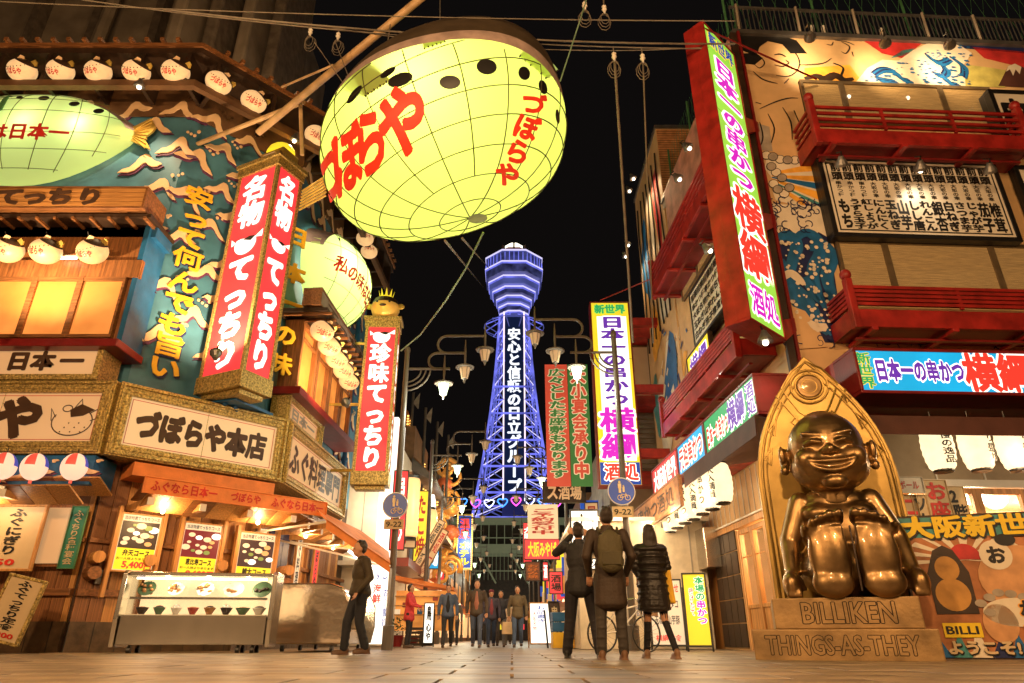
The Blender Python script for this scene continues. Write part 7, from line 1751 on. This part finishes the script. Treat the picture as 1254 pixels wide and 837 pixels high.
    if hat is None: mobj('hair', fuse(hb, .012, 'hair', M_['hair'], 2), t)
    else: MB().ell(hd-look*.012+Vector((0, 0, .062)), (.090, .098, .075), 14, 9).build('hat', pm('hat_'+nm, hat, .8, bump=.4, bscale=60), t, smooth=True)
    # trousers
    tm = pm('trousers_%02x%02x%02x' % tuple(int(c*255) for c in tc), tc, .8, var=.2, scale=6, bump=.5, bscale=14)
    mb = MB(); mb.ell((0, .01, .93), (.165, .125, .12), 14, 8)
    tw_ = 1.0 if legs is None else legs
    for k in 'LR':
        cap(mb, P['hip'+k], P['knee'+k], .098*(.5+.5*tw_), .070*tw_); cap(mb, P['knee'+k], P['ank'+k]+Vector((0, 0, .01)), .068*tw_, .060*tw_)
        for q in range(4): f = .1+.25*q; c = P['knee'+k].lerp(P['ank'+k], f); mb.ell(c+Vector((rnd.uniform(-.008, .008), .01, 0)), (.068*tw_, .068*tw_, .018), 10, 5)
    mobj('trousers', fuse(mb, vox*.9, 'trousers', tm, 4), t)
    sm = pm('shoe_%02x' % int(shoes[0]*255), shoes, .5)
    for k in 'LR':
        a = P['ank'+k]; fwd = Vector((0, -1, 0)); z0 = max(0, a.z-.09); mb = MB()
        mb.ell((a.x, a.y-.05, z0+.045), (.047, .135, .045), 14, 8); mb.ell((a.x, a.y+.02, z0+.075), (.045, .06, .06), 12, 8); mb.box(a.x-.045, a.x+.045, a.y-.17, a.y+.08, z0, z0+.02)
        mobj('shoe', fuse(mb, .012, 'shoe', sm, 3), t)
    # upper clothing
    cm_ = pm(nm+('p' if coat == 'puffer' else ''), cc, .7 if coat != 'puffer' else .42, var=.25, scale=5, bump=.9, bscale=9)
    mb = MB()
    bot = {'jacket': .86, 'coat': .62, 'puffer': .58}[coat] if skirtlen is None else skirtlen
    kx = 1.0 if coat != 'puffer' else 1.12
    cap(mb, (-.09, 0, 1.36), (.09, 0, 1.36), .10*kx, .10*kx); mb.ell((0, 0, 1.24), (.185*kx, .135*kx, .22), 16, 10); mb.ell((0, 0, 1.02), (.172*kx, .135*kx, .20), 16, 10)
    n = 12
    for i in range(n):
        f = i/(n-1); z = 1.02+(bot-1.02)*f; w = .172+.03*f
        mb.ell((0, .005, z), (w*kx, (.135+.03*f)*kx, .10 if coat != 'puffer' else .055), 16, 7)
    for k in 'LR':
        if coat == 'puffer':
            for a, b, r0, r1 in ((P['sh'+k], P['el'+k], .082, .074), (P['el'+k], P['wr'+k], .074, .056)):
                for q in range(5): c = a.lerp(b, q/4); r = r0+(r1-r0)*q/4; mb.ell(c, (r, r, r*.62), 12, 7)
                cap(mb, a, b, r0*.85, r1*.85)
        else:
            cap(mb, P['sh'+k], P['el'+k], .070, .058); cap(mb, P['el'+k], P['wr'+k], .058, .043)
            e = P['el'+k]; mb.ell(e, (.064, .062, .03), 10, 6); mb.ell(e.lerp(P['wr'+k], .4), (.056, .056, .02), 10, 6)
    if coat == 'puffer':
        for q in range(9): z = 1.38-q*.095; w = .19+.03*max(0, (1.0-z)); mb.ell((0, 0, z), (w*kx*1.04, (.14+.03*max(0, 1-z))*kx*1.06, .05), 18, 7)
    if hood: mb.ell((0, .10, 1.46), (.12, .07, .07), 12, 8)
    mb.lathe([(.075, 1.42), (.085, 1.44), (.075, 1.50)], 14)
    mobj('coat', fuse(mb, vox*.85, 'coat', cm_, 3 if coat == 'puffer' else 4), t)
    if shirt: 
        mb = MB(); mb.ell((0, -.052, 1.12), (.075, .112, .33), 12, 8); mb.build('shirt', pm('shirt_%02x%02x' % (int(shirt[0]*255), int(shirt[1]*255)), shirt, .8, bump=.4), t, smooth=True)
    if pack:
        mb = MB(); mb.ell((0, .20, 1.20), (.155, .085, .23), 14, 10); mb.ell((0, .21, 1.06), (.16, .09, .13), 14, 8); mb.box(-.13, .13, .10, .24, 1.0, 1.36); b_ = fuse(mb, .016, 'backpack', pm('pack', pack, .75, bump=.5), 5)
        bp = mobj('backpack', b_, t); MB().box(-.11, .11, .285, .30, 1.02, 1.16).build('pocket', pm('pack2', tuple(c*.8 for c in pack), .75), bp, bevel=.006)
        for k in (-1, 1): MB().tube([(k*.11, .13, 1.40), (k*.12, .02, 1.475), (k*.125, -.13, 1.36), (k*.13, -.13, 1.15), (k*.14, .08, 1.05)], .016, 6).build('strap', MT['pack2'], bp)
        MB().tube([(-.03, .2, 1.42), (0, .2, 1.47), (.03, .2, 1.42)], .01, 5).build('handle', MT['pack2'], bp)
    if bag:
        a = P['wr'+bag[0]]; t2 = thing('carried_bag', bag[2], 'bag', t.matrix_world @ Matrix.Translation(a))
        MB().prism([(-.19, -.18), (.19, -.18), (.21, -.52), (-.21, -.52)], -.06, .06).build('bag_body', pm('bag_%02x' % int(bag[1][0]*255), bag[1], .6, bump=.3), t2, bevel=.02)
        MB().tube([(-.09, 0, -.18), (-.06, 0, -.05), (.06, 0, -.05), (.09, 0, -.18)], .010, 5).build('bag_handle', M_['dark'], t2)
    return t
def foot(px, py, Y): q = at(px, py, Y); return q.x
# near three, backs to us (they face up the street: local -Y is turned away)
Y1 = 8.75
arms_up = dict(shL=(-.19, 0, 1.41), shR=(.19, 0, 1.41), elL=(-.30, -.16, 1.33), elR=(.33, -.13, 1.34), wrL=(-.10, -.24, 1.555), wrR=(.12, -.24, 1.575), dirL=(.2, -.2, 1), dirR=(-.2, -.2, 1), head=(0, -.03, 1.60), look=(0, -1, .12),
               hipL=(-.11, 0, .90), hipR=(.11, 0, .90), kneeL=(-.17, -.02, .49), kneeR=(.15, -.03, .49), ankL=(-.22, .04, .09), ankR=(.2, .02, .09))
per1 = person('person in black jacket holding up a phone with both arms, back turned', T(foot(714, 803, 9.6), 9.6, 0, 172), 1.0, arms_up, 'jacket', (.020, .020, .024), (.020, .018, .024), vox=.012, shoes=(.02, .02, .02), legs=1.15, skirtlen=.84)
ph = thing('phone', 'small dark phone held up by the person photographing', 'phone', per1.matrix_world @ Matrix.Translation((.01, -.30, 1.66)))
MB().box(-.075, .075, -.006, .006, -.04, .04).build('body', M_['black'], ph, bevel=.004); MB().box(-.07, .07, .0065, .008, -.035, .035).build('screen', glow('phone_screen', (.75, .55, .35), .8), ph)
p2 = dict(kneeL=(-.11, -.01, .49), kneeR=(.12, -.01, .49), ankL=(-.12, .0, .09), ankR=(.13, -.02, .09), wrL=(-.22, -.16, .95), wrR=(.22, -.16, .95), elL=(-.27, .05, 1.14), elR=(.27, .05, 1.14))
person('tall person in brown coat with olive backpack, back turned', T(foot(752, 809, 8.75), 8.75, 0, 180), 1.04, p2, 'coat', (.045, .028, .018), (.050, .042, .035), vox=.012, pack=(.085, .072, .035), shoes=(.20, .10, .05))
p3 = dict(hipL=(-.09, 0, .88), hipR=(.09, 0, .88), kneeL=(-.12, .03, .48), kneeR=(.09, -.05, .48), ankL=(-.20, .16, .10), ankR=(.12, -.10, .09), shL=(-.165, 0, 1.39), shR=(.165, 0, 1.39), elL=(-.22, -.02, 1.15), elR=(.22, -.02, 1.15), wrL=(-.14, -.15, 1.05), wrR=(.14, -.15, 1.05))
per3 = person('person with long dark hair in a long black padded coat, back turned, mid-step', T(foot(806, 803, 9.3), 9.3, 0, 184), .965, p3, 'puffer', (.022, .018, .016), (.012, .011, .014), hairlong=True, vox=.011, legs=.72, shoes=(.24, .13, .07), skirtlen=.66)
bg2 = thing('shoulder_bag', 'yellow bag edge showing at the right hip of the padded coat', 'bag', per3.matrix_world @ Matrix.Translation((-.24, -.05, 1.0)))
MB().prism([(-.06, -.32), (.05, -.30), (.07, .10), (-.02, .12)], -.12, .08).build('bag_body', M_['yellow'], bg2, bevel=.02)
MB().tube([(0, 0, .1), (.12, 0, .3), (.2, 0, .42)], .010, 5).build('strap', M_['yellow'], bg2)
# man walking left-hand, seen from the side
p4 = dict(head=(0, -.06, 1.60), look=(0, -1, -.15), kneeL=(-.10, -.12, .50), ankL=(-.11, -.13, .09), kneeR=(.10, .0, .48), ankR=(.11, .11, .11), elL=(-.25, .12, 1.14), wrL=(-.25, .05, .90), elR=(.25, .06, 1.14), wrR=(.26, -.12, .93))
per4 = person('person in dark padded jacket walking past the curved display case with a bag', T(foot(434, 803, 11.6), 11.6, 0, -62) @ Matrix.Diagonal((1.12, 1.12, 1, 1)), 1.0, p4, 'jacket', (.050, .036, .018), (.016, .018, .026), vox=.013, bag=('L', (.55, .42, .26), 'pale carrier bag swinging from the hand of the person walking at left'), shoes=(.12, .06, .03), skirtlen=.92)
# walkers coming towards us
walk = [dict(kneeL=(-.10, -.14, .50), ankL=(-.11, -.20, .09), kneeR=(.10, .03, .47), ankR=(.11, .22, .12)), dict(kneeR=(.10, -.14, .50), ankR=(.11, -.20, .09), kneeL=(-.10, .03, .47), ankL=(-.11, .22, .12)), dict()]
W_ = [(547, 793, 21.5, 1.0, 'person in an open blue padded jacket walking towards us', (.035, .05, .085), (.018, .018, .02), None, (.02, .02, .025), 0, None),
      (583, 793, 20.8, 1.05, 'tall person in an open dark coat over a reddish sweater, centre of the street', (.028, .018, .012), (.035, .045, .075), None, (.34, .13, .09), 1, None),
      (601, 793, 22.5, .96, 'person in a dark red knitted hat beside the reddish sweater', (.03, .025, .04), (.02, .03, .06), (.14, .02, .04), (.30, .06, .08), 0, None),
      (613, 792, 22.8, .95, 'person in a plain black jacket behind the red hat', (.015, .015, .022), (.09, .085, .09), None, None, 1, None),
      (634, 793, 21.8, .99, 'person in a brown jacket nearest the white lit board', (.055, .04, .022), (.04, .06, .11), None, None, 0, ('L', (.60, .42, .25), 'beige bag carried by the person in the brown jacket')),
      (556, 789, 28.5, 1.0, 'distant person in grey behind the blue padded jacket', (.08, .07, .06), (.03, .03, .035), None, None, 1, None),
      (622, 789, 29.5, .98, 'distant person in beige far down the street', (.30, .22, .15), (.04, .035, .03), None, None, 0, None),
      (596, 789, 31, .98, 'distant person in dark blue, hardly visible between walkers', (.03, .035, .06), (.03, .03, .03), None, None, 1, None)]
for (px, py, Y, s, lb, cc, tc, hat, shirt, w, bag) in W_:
    person(lb, T(foot(px, py, Y), Y, 0, rnd.uniform(-8, 8)), s, walk[w], 'jacket', tuple(min(.8, c*2.2) for c in cc), tuple(c*2.0 for c in tc), vox=.022, detail=False, hat=hat, shirt=shirt, bag=bag, legs=1.0)
person('person in a bright red coat standing side-on at the shop front', T(foot(499, 793, 20.5), 20.5, 0, 80), .97, dict(elL=(-.2, -.1, 1.16), wrL=(-.15, -.3, 1.1), elR=(.2, -.1, 1.16), wrR=(.15, -.3, 1.1)), 'coat', (.62, .05, .06), (.02, .02, .025), vox=.02, detail=False, hairlong=False, skirtlen=.78, legs=.85)

# ================================================================ BRONZE STATUE
q = at(1031, 735, 9.6); SX = q.x
st = thing('bronze_statue', 'large polished bronze seated figure grinning in front of a pointed arch', 'statue', T(SX+.05, 9.35, 0, -19))
zs = at(1031, 735, 9.35).z; zh = at(1010, 512, 9.8).z; hh = zh-zs
mb = MB()
U = hh/2.55   # figure is laid out 2.55 units tall
def V3(x, y, z): return (x*U, y*U, zs+z*U)
def E(x, y, z, a, b, c, n=20, m_=14): mb.ell(V3(x, y, z), (a*U, b*U, c*U), n, m_)
def C(a, b, r0, r1): cap(mb, V3(*a), V3(*b), r0*U, r1*U, 16)
E(0, .15, .40, .62, .50, .42); E(0, .12, .85, .50, .38, .48); E(0, .15, 1.22, .47, .30, .24)
for s_ in (-1, 1):
    C((s_*.44, .12, 1.26), (s_*.66, .05, .74), .155, .125); C((s_*.66, .05, .74), (s_*.70, -.22, .26), .122, .088)
    E(s_*.72, -.30, .18, .12, .15, .17)
    for f in range(4): C((s_*(.66+.045*f), -.36, .22), (s_*(.64+.045*f), -.42+.01*f, .04), .036, .030)
    C((s_*.62, -.26, .24), (s_*.58, -.34, .12), .04, .032)
    C((s_*.36, .15, .36), (s_*.30, -.55, .34), .26, .22)     # legs toward us
    E(s_*.265, -.72, .46, .245, .13, .44); mb.box(-.20*U+s_*.265*U, .20*U+s_*.265*U, -.80*U, -.66*U, zs+.10*U, zs+.82*U)                      # soles
    E(s_*.28, -.74, .16, .24, .12, .18)
    for k in range(5):
        C((s_*(.09+.105*k), -.70, .90-.010*k*k), (s_*(.09+.105*k), -.84, .965-.010*k*k), .066-.005*k, .062-.005*k)
    E(s_*.22, -.02, 1.08, .24, .20, .14)
body = fuse(mb, .022, 'body', M_['bronze'], 6)
mobj('body', body, st)
mb = MB(); hz = 1.86
E(0, .0, hz+.10, .49, .46, .52, 28, 20); E(0, -.10, hz-.18, .50, .40, .34, 24, 16)
for s_ in (-1, 1):
    E(s_*.28, -.34, hz-.10, .17, .13, .15)                     # cheeks
    E(s_*.55, .02, hz-.02, .07, .06, .19); E(s_*.58, -.04, hz+.05, .045, .05, .13); E(s_*.57, -.03, hz-.17, .06, .06, .07)
    C((s_*.09, -.42, hz+.20), (s_*.30, -.38, hz+.24), .035, .028)  # brows
    C((s_*.10, -.455, hz+.09), (s_*.20, -.455, hz+.115), .030, .032); C((s_*.20, -.455, hz+.115), (s_*.30, -.40, hz+.08), .032, .025)
E(0, -.50, hz-.02, .075, .09, .07); 
for s_ in (-1, 1): E(s_*.07, -.485, hz-.04, .045, .055, .04)
# smile: lips as a bowed ridge
pts = [(.30*math.sin(R(a)), -.44-.06*math.cos(R(a)), hz-.10-.20*math.cos(R(a))) for a in range(-80, 81, 16)]
for a, b in zip(pts, pts[1:]): C(a, b, .030, .030)
pts = [(.28*math.sin(R(a)), -.47-.03*math.cos(R(a)), hz-.13-.045*math.cos(R(a))) for a in range(-80, 81, 20)]
for a, b in zip(pts, pts[1:]): C(a, b, .024, .024)
E(0, -.36, hz-.42, .16, .12, .10)
C((0, .05, hz-.35), (0, .12, 1.30), .24, .30)
# rounded cap of hair
E(0, .04, hz+.48, .27, .27, .17)
head = fuse(mb, .017, 'head', M_['bronze'], 4); mobj('head', head, st)
mb = MB(); mb.ell(V3(0, -.43, hz-.20), (.215*U, .05*U, .055*U), 16, 8); mb.build('teeth', M_['bronzed'], st, smooth=True)
mb = MB(); MB().tube([V3(0, -.885, .06), V3(0, -.90, .45), V3(0, -.88, .80)], .012, 5).build('sole_gap', M_['dark'], st)
# backboard with arch
zt = at(992, 438, 9.9).z; w0 = .97*U/ .92*.88; zsh = zs+(zt-zs)*.50
def arch(k, top):
    P = [(-w0*k, zs), (w0*k, zs)]
    n = 10; R_ = (w0*k)
    zA = zs+(zt-zs)*.44
    for i in range(n+1): f = i/n; P.append((w0*k*(1-f**2.1), zA+(top-zA)*f))
    for i in range(n-1, -1, -1): f = i/n; P.append((-w0*k*(1-f**2.1), zA+(top-zA)*f))
    return P
YB = .52
MB().prism(arch(1.0, zt), YB, YB+.22).build('backboard', M_['bronzed'], st, bevel=.015)
A1 = arch(.93, zt-.10)[2:]; MB().tube([(x, YB-.01, z) for x, z in [(A1[0][0], zs)]+A1+[(A1[-1][0], zs)]], .022, 6).build('arch_moulding', M_['bronzed'], st, smooth=True)
A1 = arch(.86, zt-.24)[2:]; MB().tube([(x, YB-.01, z) for x, z in [(A1[0][0], zs)]+A1+[(A1[-1][0], zs)]], .014, 6).build('arch_moulding', M_['bronzed'], st, smooth=True)
zc = zt-.52
for r in (.27, .20, .11): MB().tube([(r*math.cos(R(a)), YB-.015, zc+r*math.sin(R(a))) for a in range(0, 361, 15)], .018, 6, cap=False).build('rosette_ring', M_['bronzed'], st, smooth=True)
MB().lathe([(.19, 0), (.17, .02), (.02, .03)], 20, Matrix.Translation((0, YB-.005, zc)) @ Matrix.Rotation(R(90), 4, 'X')).build('rosette', M_['bronze'], st)
for s_ in (-1, 1):
    MB().tube([(s_*.02, YB-.015, zc-.55), (s_*.20, YB-.015, zc-.40), (s_*.36, YB-.015, zc-.10), (s_*.40, YB-.015, zc+.02), (s_*.22, YB-.015, zc+.28), (s_*.0, YB-.015, zc+.42)], .014, 5).build('tracery', M_['bronzed'], st)
    MB().tube([(s_*.0, YB-.015, zc-.68), (s_*.26, YB-.015, zc-.5), (s_*.5, YB-.015, zc-.1)], .014, 5).build('tracery', M_['bronzed'], st)
    for k, (x, z, r) in enumerate(((.50, zc-.22, .10), (.64, zc-.62, .12), (.76, zc-1.05, .13), (.30, zc-.52, .10))):
        MB().tube([(s_*(x-r*.6), YB-.012, z+r), (s_*(x+r*.5), YB-.012, z-r*.2), (s_*(x-r*.2), YB-.012, z-r), (s_*(x-r*.6), YB-.012, z+r)], .014, 5).build('tracery', M_['bronzed'], st)
# pedestal
x0, x1 = (at(948, 770, 9.2).x-SX)*.93, (at(1119, 770, 9.2).x-SX)*.93; zm = at(1031, 771, 9.0).z
MB().box(x0, x1, -.75, .85, zm, zs).build('upper_plinth', M_['stone'], st, bevel=.015)
x0b, x1b = (at(929, 808, 8.9).x-SX)*.90, (at(1153, 808, 8.9).x-SX)*.93
MB().box(x0b, x1b, -1.0, 1.0, 0, zm-.002).build('lower_plinth', M_['stone'], st, bevel=.015)
lm = pm('incised', (.030, .017, .008), .7, metal=.2)
wL, zl = x1-x0, zs-zm
mb = MB(); text(mb, 'BILLIKEN', x0+wL*.20, x0+wL*.83, zm+zl*.18, zm+zl*.84, -.753, .055); mb.build('letter_outline', lm, st)
mb = MB(); text(mb, 'BILLIKEN', x0+wL*.20, x0+wL*.83, zm+zl*.18, zm+zl*.84, -.756, .012, depth=.003); mb.build('lettering', M_['stone'], st)
wL, zl = x1b-x0b, zm
mb = MB(); text(mb, 'THINGS-AS-THEY', x0b+wL*.07, x0b+wL*.89, zl*.20, zl*.80, -1.003, .055); mb.build('letter_outline', lm, st)
mb = MB(); text(mb, 'THINGS-AS-THEY', x0b+wL*.07, x0b+wL*.89, zl*.20, zl*.80, -1.006, .012, depth=.003); mb.build('lettering', M_['stone'], st)
# ================================================================ ADDED FILL LIGHT BEHIND THE CAMERA
# added lamp posts, out of view behind the camera, brighten the facades and paving
def fill_lamp(x, y, h, power, label, col=(1, .58, .26)):
    t = thing('fill_lamp', label, 'street lamp', T(x, y), 'added fill lamps behind the viewer')
    MB().tube([(0, 0, 0), (0, 0, h)], [.11, .07], 10).build('post', M_['pole'], t)
    MB().lathe([(.05, h), (.32, h+.05), (.30, h+.32), (.1, h+.5)], 16).build('globe', M_['g_white'], t, smooth=True)
    lamp('fill_lamp_light', (0, 0, h-.45), power, col, .35, parent=t)
fill_lamp(-7.5, -1.5, 7.5, 5000, 'added tall fill lamp, unseen behind and left of the viewer')
fill_lamp(7.0, -2.5, 7.5, 3500, 'added tall fill lamp, unseen behind and right of the viewer')
fill_lamp(-1.0, -5.0, 9.5, 5000, 'added tallest fill lamp, unseen far behind the viewer')
